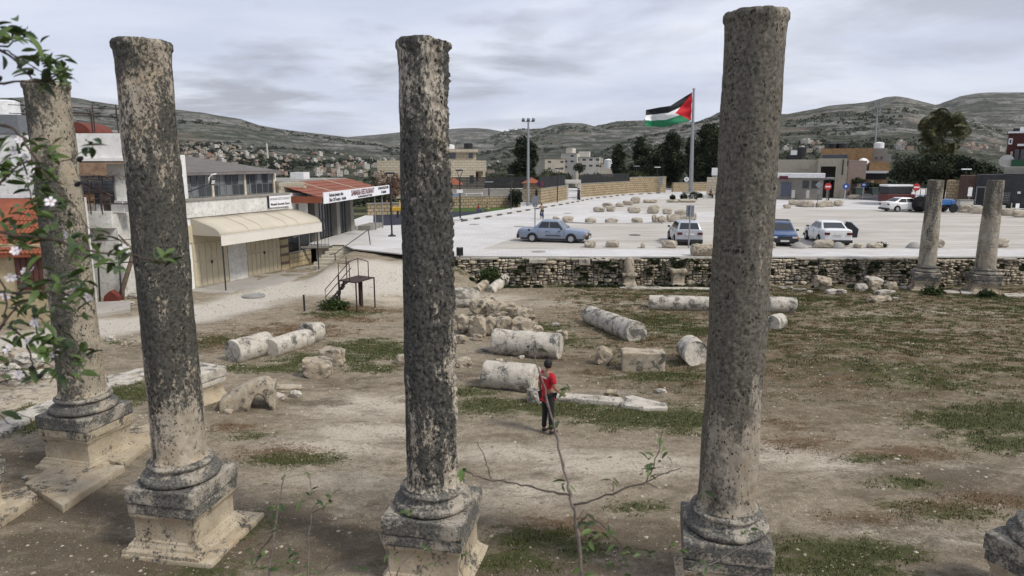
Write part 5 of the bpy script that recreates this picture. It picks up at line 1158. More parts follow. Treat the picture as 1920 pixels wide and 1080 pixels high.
for k in range(18): a = 2 * PI * k / 18; link('slat', sm_, t, (.175 * math.cos(a), .175 * math.sin(a), 0), rz=a + PI / 2)
q = MB(); q.tube([(0, 0, 0), (0, 0, .14)], .03); q.obj('post', DARKM, t)
# flagpole and flag
p = G(1295, 363, ZP); FYY = p.y; tz = top_at(1301, 168, FYY); t = thing('flagpole', 'tall white and grey flagpole flying the big flag', 'flagpole', (p.x, p.y, ZP))
tx = YP(1301, 168, FYY).x - p.x
q = MB(); q.tube([(0, 0, 0), (tx * .5, 0, (tz - ZP) * .5), (tx, 0, tz - ZP)], [.38, .26, .16], 14); q.obj('pole', GREYM, t, angle=40); q = MB(); q.lathe([(.22, tz - ZP), (.22, tz - ZP + .18), (.05, tz - ZP + .22)], 12, c=(tx, 0, 0)); q.obj('finial', GREYM, t)
q = MB(); q.b2(-1.1, 1.1, -1.1, 1.1, 0, .3); q.obj('plinth', CONC, t, bevel=.03)
def flag():
    def crv(P, u):
        A = np.array(P, float); x = np.linspace(0, 1, len(A)); return np.interp(u, x, A[:, 0]), np.interp(u, x, A[:, 1])
    nu, nv = 132, 66; U, V = np.meshgrid(np.linspace(0, 1, nu), np.linspace(0, 1, nv))
    tx_, ty_ = crv([(1298, 173), (1285, 181), (1270, 190), (1255, 199), (1240, 201), (1226, 203), (1212, 206)], U); bx_, by_ = crv([(1295, 226), (1280, 230), (1262, 234), (1245, 238), (1230, 237), (1218, 238), (1206, 236)], U)
    PX = tx_ * (1 - V) + bx_ * V; PY = ty_ * (1 - V) + by_ * V
    dep = FYY - .1 + 0.9 * np.sin(U * 9 + V * 2.2) * U ** .5 + .25 * np.sin(U * 23 - V * 5) * U + .12 * np.sin(U * 6 + V * 17)
    xr = (PX - 960) / 1280; v_ = -(PY - 540) / 1280; dy_ = _c + v_ * _s; dz_ = -_s + v_ * _c
    me = grid_mesh('flag', xr / dy_ * FYY, dep, CAMZ + dz_ / dy_ * FYY, plain('flag_black', (.012, .012, .014), .8))
    for nm, cl in (('flag_white', (.72, .72, .72)), ('flag_green', (.015, .17, .075)), ('flag_red', (.50, .012, .02))): me.materials.append(plain(nm, cl, .8))
    i = np.arange((nv - 1) * (nu - 1)); u = (i % (nu - 1) + .5) / (nu - 1); v = (i // (nu - 1) + .5) / (nv - 1)
    mi = np.where(v < 1 / 3, 0, np.where(v < 2 / 3, 1, 2)); mi = np.where(u < .36 * (1 - np.abs(2 * v - 1)), 3, mi); me.polygons.foreach_set('material_index', mi.astype(np.int32))
    o = link('flag', me); md = o.modifiers.new('thick', 'SOLIDIFY'); md.thickness = .03
    tag(o, 'large waving flag with black, white and green stripes and a red triangle', 'flag')
flag()
p = G(571, 583, -.35); q = MB(); q.tube([(0, 0, -.1), (0, 0, .72)], .045, 8); o = q.obj('marker_post', DARKM, loc=S(571, 583)); tag(o, 'short grey post at the edge of the pale dirt track', 'post')
p = S(476, 556); q = MB(); q.lathe([(.52, -.02), (.52, .05), (.50, .06)], 32); q.lathe([(.42, .06), (.42, .075)], 32); o = q.obj('manhole_cover', CONC, loc=(p.x, p.y, p.z + .02)); tag(o, 'round concrete manhole cover on the pale dirt track', 'manhole cover')

for px, py, lb in ((973, 425, 'left of the light blue car'), (889, 421, 'near the striped kerb'), (1064, 400, 'beyond the cyclist'), (1190, 441, 'between the two nearest cars'), (1010, 472, 'near the front edge of the square')):
    p = G(px, py, ZP); q = MB(); q.lathe([(.42, 0), (.42, .02), (.36, .022)], 20); o = q.obj('manhole_cover', CONC if px != 1190 else DARKM, loc=(p.x, p.y, ZP + .004)); tag(o, 'flat metal manhole cover in the square ' + lb, 'manhole cover', 'manhole covers in the square')
# raised steel viewing platform
def platform():
    A, B, C_, D_ = S(637, 580), S(664, 585), S(698, 568), S(668, 572)
    t = thing('steel_platform', 'rusty steel viewing platform with ladder steps beside the dirt track', 'platform', (0, 0, 0))
    zt = YP(640, 526, A.y).z
    RUSTM = rough_paint('rusty_steel', (.055, .035, .03), .3, 4, .7, (.12, .05, .03), .4)
    x0, x1, y0, y1 = A.x, C_.x - .05, A.y + .1, A.y + 1.25
    A2 = YP(638, 526, A.y); B2 = YP(668, 528, B.y + .0); 
    # the deck is a skewed rectangle: near-left, near, right, back
    c = [Vector((A.x, A.y + .1, zt)), Vector((YP(667, 528, A.y - .45).x, A.y - .45, zt)), Vector((YP(701, 516, A.y + .9).x, A.y + .9, zt)), Vector((YP(672, 514, A.y + 1.45).x, A.y + 1.45, zt))]
    q = MB(); q.prism([(v.x, v.y) for v in c], zt - .05, zt); q.obj('deck', RUSTM, t)
    for v in c: q = MB(); q.tube([(v.x, v.y, gzf(v.x, v.y) - .05), (v.x, v.y, zt)], .035, 6); q.obj('leg', RUSTM, t)
    m_ = (c[2] + c[3]) / 2; q = MB(); q.tube([(m_.x - .2, m_.y - .3, gzf(m_.x, m_.y) - .05), (m_.x - .2, m_.y - .3, zt)], .09, 6); q.obj('leg', RUSTM, t)
    R = .78
    def rail(pts, nm='handrail'): q = MB(); q.tube(pts, .022, 6); q.obj(nm, RUSTM, t)
    up = Vector((0, 0, R)); m2 = c[2].lerp(c[1], .35)
    rail([c[2].lerp(c[1], .3), c[2].lerp(c[1], .3) + up, c[3].lerp(c[0], .0) + up, c[3]]); rail([c[0], c[0] + up, c[0].lerp(c[1], .65) + up, c[0].lerp(c[1], .65)]); rail([c[3] + up, c[0].lerp(c[3], .35) + up * .9]); rail([c[0].lerp(c[3], .4), c[0].lerp(c[3], .4) + up * 1.25], 'rail_post')
    # ladder stair going down to the left
    s0, s1 = c[0] + Vector((.22, .05, -.03)), c[0].lerp(c[3], .75) + Vector((-.1, 0, -.03)); e0, e1 = S(625, 577), S(611, 571)
    for a, b_ in ((s0, e0), (s1, e1)): q = MB(); q.tube([a, b_], .035, 4); q.obj('stringer', RUSTM, t)
    for k in range(1, 6): u = k / 6; q = MB(); pa, pb = s0.lerp(e0, u), s1.lerp(e1, u); q.box(((pa + pb) / 2), (.20, (pb - pa).length, .025), math.atan2((pb - pa).y, (pb - pa).x) - PI / 2); q.obj('tread', RUSTM, t)
    rail([s1 + up, e1 + up * .9, e1]); u = s1.lerp(e1, .5); rail([u, u + up * .95], 'rail_post'); rail([s1 + up * .55, e1 + up * .45])
platform()
# ================================================================ shops at the left
CREAMW = rough_paint('white_plaster', (.74, .735, .70), .12, 1.5, .85, (.20, .18, .15), .5, .2)
DIRTYW = rough_paint('peeling_plaster', (.66, .645, .60), .22, 2.5, .9, (.22, .19, .16), .8, .4)
CREAM = rough_paint('cream_door_paint', (.52, .46, .33), .10, 1.2, .55, (.22, .14, .07), .35, .1)
CANVAS = rough_paint('awning_canvas', (.50, .45, .36), .06, .8, .8, (.38, .31, .22), .25, .05)
CANVAS2 = rough_paint('awning_valance', (.66, .62, .55), .05, .8, .8, (.42, .36, .28), .2, .05)
CEMENT = rough_paint('gray_cement', (.27, .255, .225), .2, 2, .9, (.13, .12, .10), .5, .3)
WALKM = rough_paint('walk_concrete', (.36, .335, .30), .15, .7, .9, (.22, .19, .15), .5, .2, co='World')
DGLASS = glass_mat('dark_window_glass', (.030, .036, .042), .12)
TIN = rough_paint('weathered_tin', (.19, .175, .165), .25, 1.2, .8, (.09, .07, .055), .5, .1)
BLOCKM = rough_paint('concrete_block', (.37, .335, .265), .15, 3, .95, (.15, .14, .12), .4, .3)
STONEW = limestone('yellow_wall_stone', cover=.10, streak=1, scale=1.5, pit=.2, light=(.50, .42, .27), light2=(.36, .29, .18), ochre=.25, dark=(.12, .10, .07))
RUSTT = rough_paint('rusted_sheet', (.30, .20, .13), .5, 3, .8, (.22, .07, .025), .95, .3)
ROOFT = rough_paint('orange_tile_roof', (.27, .085, .045), .25, 2.5, .85, (.10, .05, .03), .5, .2)
ROOFR = rough_paint('red_metal_roof', (.24, .078, .042), .2, 1.5, .6, (.12, .06, .04), .4, .1)
MULL = plain('window_frame_gray', (.22, .22, .21), .6)
FRW = plain('cream_post', (.50, .44, .34), .7)
class Frame:
    """facade coordinates: u along the street, v outward to the street, z up"""
    def __init__(s, A, B):
        L_ = math.hypot(B[0] - A[0], B[1] - A[1]); s.A = A; s.d = ((B[0] - A[0]) / L_, (B[1] - A[1]) / L_); s.n = (s.d[1], -s.d[0]); s.rz = math.atan2(s.d[1], s.d[0])
    def empty(s, name, label, cat, group=None): return thing(name, label, cat, (s.A[0], s.A[1], 0), s.rz, group)
# inside the empty: x = u, y = -v (into the building is +y)
def part(par, name, mat, *boxes, **kw):
    q = MB()
    for bx in boxes: q.b2(*bx)
    return q.obj(name, mat, par, **kw)
FA = Frame((-16.31, 34.54), (-13.86, 40.47))
ZS = -.35
t = FA.empty('shop_building', 'long two storey shop with cream doors and glazed grey upper floor', 'building')
part(t, 'wall', CREAMW, (-2.0, 9.2, .02, 9.0, ZS - .1, 4.2))
part(t, 'parapet', DIRTYW, (-2.0, 7.3, -.06, .0, 3.28, 4.12))
part(t, 'parapet_ledge', CEMENT, (-2.1, 7.5, -.14, .25, 4.12, 4.24))
# end pier and stone pier with bands
part(t, 'pier', DIRTYW, (2.35, 3.68, -.05, .02, ZS, 3.2))
pr_ = part(t, 'pier', STONEW, (6.45, 7.12, -.05, .02, ZS, 3.2)); BROWNB = rough_paint('brown_stone_band', (.17, .125, .105), .2, 2)
for k in range(4): part(t, 'stone_band', BROWNB, (6.44, 7.13, -.065, .0, -.02 + k * .5, .15 + k * .5))
def folddoor(u0, u1, z0, z1, n):
    d_ = part(t, 'door', CREAM, (u0, u1, -.02, .03, z0, z1))
    wd = (u1 - u0) / n
    for k in range(n):
        for a, b_ in ((z0 + .06, z0 + (z1 - z0) * .55), (z0 + (z1 - z0) * .60, z1 - .05)): part(d_, 'panel', CREAM, (u0 + k * wd + .035, u0 + (k + 1) * wd - .035, -.05, -.018, a, b_), bevel=.008)
    part(d_, 'lock', BLACKP, ((u0 + u1) / 2 - .05, (u0 + u1) / 2 + .06, -.09, -.05, z0 + 1.15, z0 + 1.3))
folddoor(.02, 2.32, ZS + .02, 2.0, 6); folddoor(3.70, 6.42, ZS + .02, 2.0, 8)
part(t, 'lintel', CREAM, (-.2, 2.5, -.04, .02, 2.0, 2.9)); 
f_ = part(t, 'shop_window', DGLASS, (7.16, 9.15, -.01, .03, .66, 2.5)); 
for k in range(22): part(f_, 'bar', DARKM, (7.2 + k * .092, 7.212 + k * .092, -.06, -.045, .66, 2.5))
q = MB()
for r_, hh in ((.40, 12), ): 
    for k in range(18): a = 2 * PI * k / 18; q.box((7.75 + .33 * math.cos(a), -.072, 1.85 + .33 * math.sin(a)), (.035, .01, .09), ry=-a + PI / 2)
o = q.obj('round_emblem_lettering', WHITEM, f_); q = MB(); q.lathe([(.19, -.006), (.19, .006)], 24); o = q.obj('round_emblem', WHITEM, f_, loc=(7.75, -.072, 1.87)); o.rotation_euler = (PI / 2, 0, 0)
part(t, 'sill', CEMENT, (7.1, 9.2, -.1, .0, .56, .66))
base = part(t, 'stone_base', STONEW, (7.13, 9.2, -.02, .02, ZS, .56))
sb = [block_mesh(1, .06, 1, STONEW, 700 + i, .006, 3, .012) for i in range(3)]
for r_ in range(3):
    u = 7.14
    while u < 9.1:
        wd = min(rnd.uniform(.28, .55), 9.18 - u)
        if wd > .1: link('stone', sb[rnd.randint(0, 2)], t, (u + wd / 2, -.05, ZS + .17 + r_ * .285), scale=(wd * .95, 1, .27))
        u += wd
# upper glazed storey
up = part(t, 'upper_floor', MULL, (.05, 7.1, .9, 8.5, 4.1, 5.5))
for k in range(4): part(t, 'post', FRW, (.0 + k * 2.36, .14 + k * 2.36, .74, .88, 4.2, 5.48))
r3 = random.Random(4)
for k in range(3):
    u0 = .14 + k * 2.36; w_ = part(t, 'window', MULL, (u0, u0 + 2.22, .84, .89, 4.22, 5.42))
    n = 5
    for j in range(n):
        for zz0, zz1 in ((4.27, 4.78), (4.83, 5.38)): part(w_, 'pane', (DGLASS, glass_mat('pale_window_glass', (.13, .14, .145), .2) if 'pale_window_glass' not in bpy.data.materials else bpy.data.materials['pale_window_glass'])[r3.random() < .4], (u0 + j * 2.22 / n + .03, u0 + (j + 1) * 2.22 / n - .03, .80, .838, zz0, zz1))
    for j in range(4): part(w_, 'bar', MULL, (u0 + .3 + j * .5, u0 + .32 + j * .5, .77, .79, 4.25, 5.4))
part(t, 'end_wall', MULL, (7.12, 7.18, .85, 5, 4.2, 5.45))
# corrugated roof: real ridges
q = MB(); n = 74
for k in range(n):
    u0, u1 = -.3 + k * .105, -.3 + (k + 1) * .105; um = (u0 + u1) / 2
    q.add([(u0, .45, 5.50), (um, .45, 5.535), (u1, .45, 5.50), (u0, 8.8, 6.5), (um, 8.8, 6.535), (u1, 8.8, 6.5)], [(0, 1, 4, 3), (1, 2, 5, 4)])
o = q.obj('corrugated_roof', TIN, t); part(t, 'eave_board', TIN, (-.3, 7.45, .43, .5, 5.38, 5.5))
part(t, 'gable_infill', TIN, (.0, 7.1, 1.0, 8.4, 5.5, 5.6), (.0, 7.1, 4.0, 8.4, 5.6, 5.95))
# awning
def awning():
    t = FA.empty('awning', 'large beige canvas awning with a rounded front over the cream doors', 'awning')
    prof = [(0, 3.25), (.6, 3.08), (1.15, 2.92), (1.55, 2.79), (1.80, 2.63), (1.92, 2.43)]
    u0, u1 = .10, 7.95
    q = MB(); n = 8
    for j in range(n + 1):
        u = u0 + (u1 - u0) * j / n
        for v, z in prof: q.v.append((u, -v, z + .015 * math.sin(j * 2)))
    m_ = len(prof)
    for j in range(n):
        for i in range(m_ - 1): q.f.append((j * m_ + i, j * m_ + i + 1, (j + 1) * m_ + i + 1, (j + 1) * m_ + i)); q.m.append(0)
    o = q.obj('canvas', CANVAS, t, smooth=True); md = o.modifiers.new('s', 'SOLIDIFY'); md.thickness = .02
    for j in range(1, n): u = u0 + (u1 - u0) * j / n; q = MB(); q.tube([(u, -v, z + .012) for v, z in prof], .012, 4); q.obj('seam', CANVAS, t)
    for u in (u0, u1): q = MB(); q.prism([(-v, z) for v, z in prof] + [(-1.92, 2.40), (0, 2.40)], u - .01, u + .01, axis='x'); q.obj('side_panel', CANVAS, t)
    part(t, 'valance', CANVAS2, (u0 - .02, u1 + .02, -1.945, -1.925, 1.93, 2.44)); q = MB(); q.tube([(u0 - .02, -1.94, 2.44), (u1 + .02, -1.94, 2.44)], .02); q.obj('piping', CANVAS2, t)
    q = MB(); q.tube([(u0 + .12, -1.85, ZS), (u0 + .12, -1.85, 2.5)], .035, 8); q.obj('post', DARKM, t); q = MB(); q.tube([(7.6, -1.85, ZS), (7.6, -1.85, 2.5)], .035, 8); q.obj('post', DARKM, t)
    q = MB(); q.tube([(u0, -1.9, 2.4), (u1, -1.9, 2.4)], .025); q.obj('front_bar', DARKM, t)
awning()
def text(s_, size, mat, par, loc, rot, name='lettering', ext=.004, align='CENTER', sx=1.0, bold=0.0):
    c = bpy.data.curves.new(name, 'FONT'); c.body = s_; c.size = size; c.extrude = ext; c.align_x = align; c.align_y = 'CENTER'; c.offset = bold
    tmp = bpy.data.objects.new('tmp', c); COL.objects.link(tmp); dg = bpy.context.evaluated_depsgraph_get(); me = bpy.data.meshes.new_from_object(tmp.evaluated_get(dg)); bpy.data.objects.remove(tmp); me.materials.clear(); me.materials.append(mat)
    o = link(name, me, par, loc, rot=rot, scale=(sx, 1, 1)); return o
INK = plain('black_ink', (.03, .03, .035), .7); INKR = plain('maroon_ink', (.10, .012, .018), .7); INKG = plain('faded_ink', (.25, .25, .26), .8); SIGNW = rough_paint('sign_white', (.72, .72, .74), .05, 1, .6, (.5, .48, .45), .2, .05)
t = FA.empty('shop_sign', 'weathered white sign board above the beige awning reading samaria restaurant', 'sign'); part(t, 'board', SIGNW, (5.6, 7.42, -.16, -.10, 3.45, 4.10)); part(t, 'frame', DARKM, (5.54, 5.62, -.17, -.09, 3.42, 4.14))
text('SAMARIA RESTAURANT', .20, INKG, t, (6.52, -.166, 3.92), (PI / 2, 0, 0), sx=.80); text('Mosaeh Souvenir Store', .20, INK, t, (6.52, -.166, 3.62), (PI / 2, 0, 0), sx=.84, bold=.004)
# block wall between the shops
t = FA.empty('block_shed', 'low grey concrete block upper room between the glazed floor and the red roof', 'building'); part(t, 'wall', BLOCKM, (7.3, 9.6, .5, 5, 2.0, 4.8)); part(t, 'cornice', CEMENT, (7.25, 9.65, .4, .5, 3.7, 4.0)); part(t, 'tin_panel', plain('tin_sheet', (.33, .35, .38), .5, .3), (7.4, 9.5, .3, .42, 2.7, 3.6))
cb = MB(); cb.box((0, 0, 0), (.38, .04, .18)); cbm = cb.mesh('concrete_block', BLOCKM, bevel=.01)
for r_ in range(4):
    for k in range(6): link('concrete_block', cbm, t, (7.52 + k * .395 - (.19 if r_ % 2 else 0) + .05, .485, 4.1 + r_ * .19))
# lamp arm on the glazed floor
t = FA.empty('wall_floodlight', 'old curved floodlight on a rusty bracket at the glazed upper floor', 'floodlight'); q = MB(); q.tube([(.0, .7, 4.35), (1.0, -.5, 4.95)], .03); q.tube([(.0, .7, 5.0), (1.0, -.5, 5.0)], .025); q.obj('bracket', DARKM, t)
q = MB(); q.tube([(1.0, -.5, 4.9), (1.0, -.5, 5.25), (1.15, -.55, 5.42), (1.4, -.6, 5.45)], .035, 6); q.obj('arm', WHITEM, t); q = MB(); q.box((1.1, -.6, 5.05), (.28, .1, .34), rx=.3); q.obj('lamp_head', BLACKP, t, bevel=.02); q = MB(); q.box((1.1, -.655, 5.04), (.2, .02, .2), rx=.3); q.obj('lamp_glass', LAMPW, t)
# walk before the shops
q = MB(); q.prism([(-.6, -3.2), (9.0, -2.55), (9.4, -.0), (-.6, .05)], ZS - .25, ZS + .0); o = q.obj('pavement', WALKM, None, (FA.A[0], FA.A[1], 0), FA.rz, bevel=.02); tag(o, kind='structure')
# steps with railing
def steps():
    t = thing('stone_steps', 'flight of pale stone steps from the shop walk up to the paved square', 'steps', (-11.55, 41.1, 0), 0.0)
    n = 7; zs_ = np.linspace(ZS + .18, ZP + .002, n); C2 = rough_paint('step_stone', (.50, .46, .37), .12, 2)
    for i in range(n):
        q = MB(); q.b2(-.75 + i * .16, 1.0 + i * .20, i * .30 - .1, i * .30 + .36, zs_[i] - .3 - .002 * i, zs_[i]); q.obj('step', C2, t, bevel=.01)
    q = MB(); q.b2(-.9, 2.4, n * .30 - .1, n * .30 + .6, 0, ZP - .004); q.obj('landing', C2, t)
    q = MB(); a, b_ = Vector((.85, -.15, ZS + .95)), Vector((2.5, 1.85, ZP + .95)); q.tube([(.55, -.25, ZS + .90), a, b_], .03); q.obj('handrail', DARKM, t)
    q = MB(); q.tube([(a.x, a.y, ZS - .1), a], .03); q.obj('rail_post', DARKM, t); q = MB(); q.tube([(b_.x + .1, b_.y, ZP - .1), b_], .03); q.obj('rail_post', DARKM, t)
steps()
t = thing('balcony_railing', 'small rusty railing round the landing left of the steps', 'railing', (-12.35, 42.3, ZP), .15)
q = MB(); q.b2(-1.2, .9, -.05, .05, -.14, -.0); q.obj('slab', CEMENT, t); q = MB(); q.tube([(-1.2, 0, .95), (.9, 0, .95)], .025); q.tube([(-1.2, 0, .1), (.9, 0, .1)], .02); q.obj('rail', DARKM, t)
for k in range(11): q = MB(); q.tube([(-1.2 + k * .21, 0, .0), (-1.2 + k * .21, 0, .95)], .012, 5); q.obj('bar', DARKM, t)
# Samaria restaurant
FB = Frame((-12.76, 45.56), (-12.03, 51.6))
t = FB.empty('restaurant_building', 'restaurant with red sheet metal roof and tall glass doors facing the square', 'building')
GRYW = rough_paint('restaurant_gray_wall', (.25, .235, .21), .2, 2)
part(t, 'wall', GRYW, (-3.6, 6.3, .5, 8, ZP - 1.4, 3.55))
for u in (-3.6, -.9, 2.9, 5.7): part(t, 'pier', GRYW, (u, u + .62, -.02, .5, ZP - .02 if u > -1 else -.4, 3.5))
for u0, u1 in ((-2.95, -.95), (-.25, 2.85), (3.55, 5.68)):
    w_ = part(t, 'glass_door', DGLASS, (u0, u1, .38, .46, ZP, 3.4)); n = int((u1 - u0) / .45)
    for k in range(n + 1): part(w_, 'mullion', MULL, (u0 + k * (u1 - u0) / n - .02, u0 + k * (u1 - u0) / n + .02, .32, .378, ZP, 3.4))
q = MB(); 
for k in range(5):
    v0, v1 = -1.75 + k * .62, -1.75 + (k + 1) * .62; z0, z1 = 3.95 + k * .17, 3.95 + (k + 1) * .17 - .04
    q.add([(-3.9, v0, z0), (9.1, v0, z0), (8.6, v1, z1), (-3.9, v1, z1), (-3.9, v0, z0 - .07), (9.1, v0, z0 - .07)], [(0, 1, 2, 3), (4, 5, 1, 0)])
q.obj('roof', ROOFR, t); part(t, 'roof_slab', CEMENT, (-3.9, 9.0, 1.4, 8, 4.66, 4.8)); part(t, 'soffit', GRYW, (-3.9, 6.4, -1.6, 1.4, 3.62, 3.7)); part(t, 'gable_end', ROOFR, (-3.95, -3.86, -1.75, 1.3, 3.6, 4.0))
for u in (-.4, 4.2): q = MB(); q.tube([(u, -1.7, 4.0), (u - .25, 1.35, 4.82)], .03, 5); q.obj('roof_strap', FRW, t)
for u in (6.9, 8.7): q = MB(); q.tube([(u, -1.5, ZP), (u, -1.5, 3.6)], .05); q.obj('canopy_post', MULL, t)
q = MB(); q.tube([(6.2, .1, 2.7), (7.0, -1.5, 3.6)], .06); q.obj('brace', BLACKP, t)
[part(t, 'rooftop_block', WHITEM, b_) for b_ in ((-1.0, .1, 3, 4, 4.8, 5.35), (4.5, 5.6, 3, 4, 4.8, 5.3))]
t = FB.empty('restaurant_sign', 'long white sign with dark red lettering over the glass doors', 'sign'); part(t, 'board', SIGNW, (-3.8, 9.6, -1.86, -1.80, 3.55, 4.23))
Z_ = -1.868; R_ = (PI / 2, 0, 0)
text('Bedouin Jewelery olive', .30, INK, t, (-1.75, Z_, 4.02), R_, sx=.86, bold=.006); text('Olive Oil Products - Herbals', .30, INK, t, (-1.55, Z_, 3.72), R_, sx=.84, bold=.006)
text('SAMARIA RESTAURANT', .52, INKR, t, (3.35, Z_, 3.96), R_, sx=.88, bold=.012); text('SOUVENIR HANDICRAFT STORES', .18, INK, t, (3.75, Z_, 3.66), R_, sx=1.12, bold=.005); text('SOUVENIR ANTIQUES STORES', .26, INK, t, (8.05, Z_, 4.06), R_, sx=.74, bold=.005); text('& Antiquities', .30, INK, t, (8.1, Z_, 3.76), R_, sx=.8, bold=.005)
t = FB.empty('planter_wall', 'low concrete planter at the far corner of the restaurant', 'planter'); part(t, 'planter', CEMENT, (6.6, 9.5, -1.2, -.2, ZP, ZP + .35), bevel=.02)

# ================================================================ white house with the terrace, between the columns
def PX(px, py, y): return YP(px, py, y)
yh = 33.5
t = thing('white_house', 'white plastered house with rusty balcony canopy between the two left columns', 'building', (PX(195, 560, yh).x, yh, 0), 0.0)
x0 = t.location.x; X_ = lambda px, dy=0: YP(px, 560, yh + dy).x - x0; Zf = lambda py, dy=0: YP(200, py, yh + dy).z
part(t, 'roof_parapet', CREAMW, (X_(130), X_(346), .0, .3, Zf(296), Zf(250)))
part(t, 'wall', CREAMW, (X_(60), X_(345), .32, 1.4, -1.0, Zf(290)))
part(t, 'cornice', CREAMW, (X_(130), X_(346), -.12, .3, Zf(302), Zf(296)))
part(t, 'balcony', DIRTYW, (X_(150), X_(260), -1.6, .3, Zf(428, -1.6), Zf(402, -1.6)), (X_(150), X_(260), -1.6, -1.45, Zf(402, -1.6), Zf(396, -1.6)))
part(t, 'canopy', RUSTT, (X_(146), X_(262), -1.7, -1.66, Zf(329, -1.7), Zf(306, -1.7)), (X_(146), X_(262), -1.66, .3, Zf(307, -1.7), Zf(305, -1.7)))
w_ = part(t, 'window', MULL, (X_(150), X_(232), .24, .32, Zf(382), Zf(330)))
for k in range(4):
    for a, b_ in ((381, 358), (356, 332)): part(w_, 'pane', DGLASS, (X_(152 + k * 20), X_(170 + k * 20), .20, .238, Zf(a), Zf(b_)))
part(t, 'lower_wall', DIRTYW, (X_(140), X_(262), -1.3, .3, -.5, Zf(428, -1.6)))
part(t, 'small_tile_roof', ROOFT, (X_(140), X_(205), -2.0, -1.3, Zf(440, -2), Zf(425, -2)))
for k in range(9): part(t, 'corbel', RUSTT, (X_(145 + k * 6), X_(148 + k * 6), -1.95, -1.4, Zf(450, -2), Zf(441, -2)))
q = MB()
for px in (160, 176, 203, 226, 246): q.tube([(X_(px), -1.6, Zf(402, -1.6)), (X_(px) + (.1 if px == 176 else 0), -1.6, Zf(330, -1.6))], .025, 5)
for py in (362, 352): q.tube([(X_(150), -1.6, Zf(py, -1.6)), (X_(262), -1.6, Zf(py - 2, -1.6))], .02, 5)
q.tube([(X_(190), -1.6, Zf(330, -1.6)), (X_(262), -1.4, Zf(368, -1.6))], .05, 5); q.obj('balcony_frame', rough_paint('brown_steel', (.06, .035, .03), .3, 4), t)
q = MB()
for px in (130, 210, 252, 300): q.tube([(X_(px), .1, Zf(250)), (X_(px), .1, Zf(196))], .03, 5)
for py0, py1 in ((196, 200), (212, 214)): q.tube([(X_(60), .1, Zf(py0)), (X_(330), .1, Zf(py1 + 8))], .018, 5)
q.tube([(X_(152), .1, Zf(210)), (X_(206), .1, Zf(212))], .035); q.tube([(X_(152), .1, Zf(250)), (X_(152), .1, Zf(210))], .035); q.tube([(X_(206), .1, Zf(250)), (X_(206), .1, Zf(212))], .035)
q.obj('roof_railing', bpy.data.materials['brown_steel'], t)
q = MB(); n = 18; q.v = []; pts = [(math.cos(a), math.sin(a)) for a in np.linspace(0, PI, n)]
q.prism([(X_(163) + .78 * a, Zf(252) + .62 * b_) for a, b_ in pts], .5, 2.5, axis='y'); o = q.obj('water_tank', rough_paint('rust_red_tank', (.16, .045, .03), .3, 2), None, (t.location.x, yh, 0)); tag(o, 'half round rusty red tank on the white house roof', 'water tank')
# chairs and table on the balcony
CHB = plain('brown_plastic', (.08, .06, .05), .5); CHW = plain('white_plastic', (.6, .6, .6), .5); CHO = plain('tan_wood', (.35, .22, .12), .6)
def chair(label, px, mat, dx=0):
    p = YP(px, 400, yh - 1.0); zb = Zf(402, -1.6) + .02; t = thing('balcony_chair', label, 'chair', (p.x, yh - 1.0, zb), group='chairs on the white house balcony')
    q = MB(); q.b2(-.24, .24, -.24, .24, .42, .46); q.obj('seat', mat, t)
    q = MB(); q.tube([(-.24, .24, .45), (-.24, .26, .85), (0, .27, .92), (.24, .26, .85), (.24, .24, .45)], .02, 5); q.b2(-.2, .2, .235, .25, .55, .85); q.obj('backrest', mat, t)
    for a, b_ in ((-1, -1), (1, -1), (1, 1), (-1, 1)): q = MB(); q.tube([(a * .22, b_ * .22, 0), (a * .21, b_ * .21, .42)], .02, 5); q.obj('leg', mat, t)
    for a in (-1, 1): q = MB(); q.tube([(a * .26, .22, .68), (a * .27, -.2, .66), (a * .24, -.24, .42)], .02, 5); q.obj('armrest', mat, t)
    return t
chair('dark brown plastic armchair on the rusty balcony', 194, CHB); chair('tan chair left of the dark one on the rusty balcony', 164, CHO)
p = YP(226, 400, yh - 1.0); t = thing('balcony_table', 'long white slatted table on the rusty balcony', 'table', (p.x, yh - 1.0, Zf(402, -1.6) + .02)); q = MB(); q.b2(-.7, .7, -.3, .3, .42, .46); q.obj('tabletop', CHB, t)
for a in (-.6, .6): q = MB(); q.b2(a - .03, a + .03, -.25, .25, 0, .42); q.obj('leg', CHB, t)
p = YP(246, 400, yh - .9); chair('white plastic chair at the right end of the balcony', 247, CHW)
# red tiled roof outbuilding at far left
yr = 27.0
t = thing('tile_roof_house', 'small old stone house with bright red tiled roof at the left edge', 'building', (YP(30, 500, yr).x, yr, 0)); x0r = t.location.x
Xr = lambda px, dy=0: YP(px, 500, yr + dy).x - x0r; Zr = lambda py, dy=0: YP(30, py, yr + dy).z
part(t, 'wall', STONEW, (Xr(-90), Xr(84), .3, .9, -1.2, Zr(460)))
part(t, 'side_wall', DIRTYW, (Xr(-90), Xr(60), 3.4, 4.0, -1.2, Zr(372, 3)))
q = MB(); z0, z1 = Zr(478), Zr(372, 3); q.add([(Xr(-100), .0, z0), (Xr(92), .0, z0 + .03), (Xr(72, 3), 3.2, z1), (Xr(-100, 3), 3.2, z1), (Xr(-100), .0, z0 - .1), (Xr(92), .0, z0 - .1), (Xr(72, 3), 3.2, z1 - .1), (Xr(-100, 3), 3.2, z1 - .1)], [(0, 1, 2, 3), (4, 5, 1, 0), (1, 5, 6, 2), (7, 6, 5, 4)]); rf = q.obj('roof', ROOFT, t)
tile = MB(); tile.tube([(0, 0, 0), (0, .36, 0)], .075, 8); tm = tile.mesh('roof_tile', ROOFT, angle=60); slope = math.atan2(z1 - z0, 3.2)
nu = int((Xr(90) - Xr(-20)) / .17)
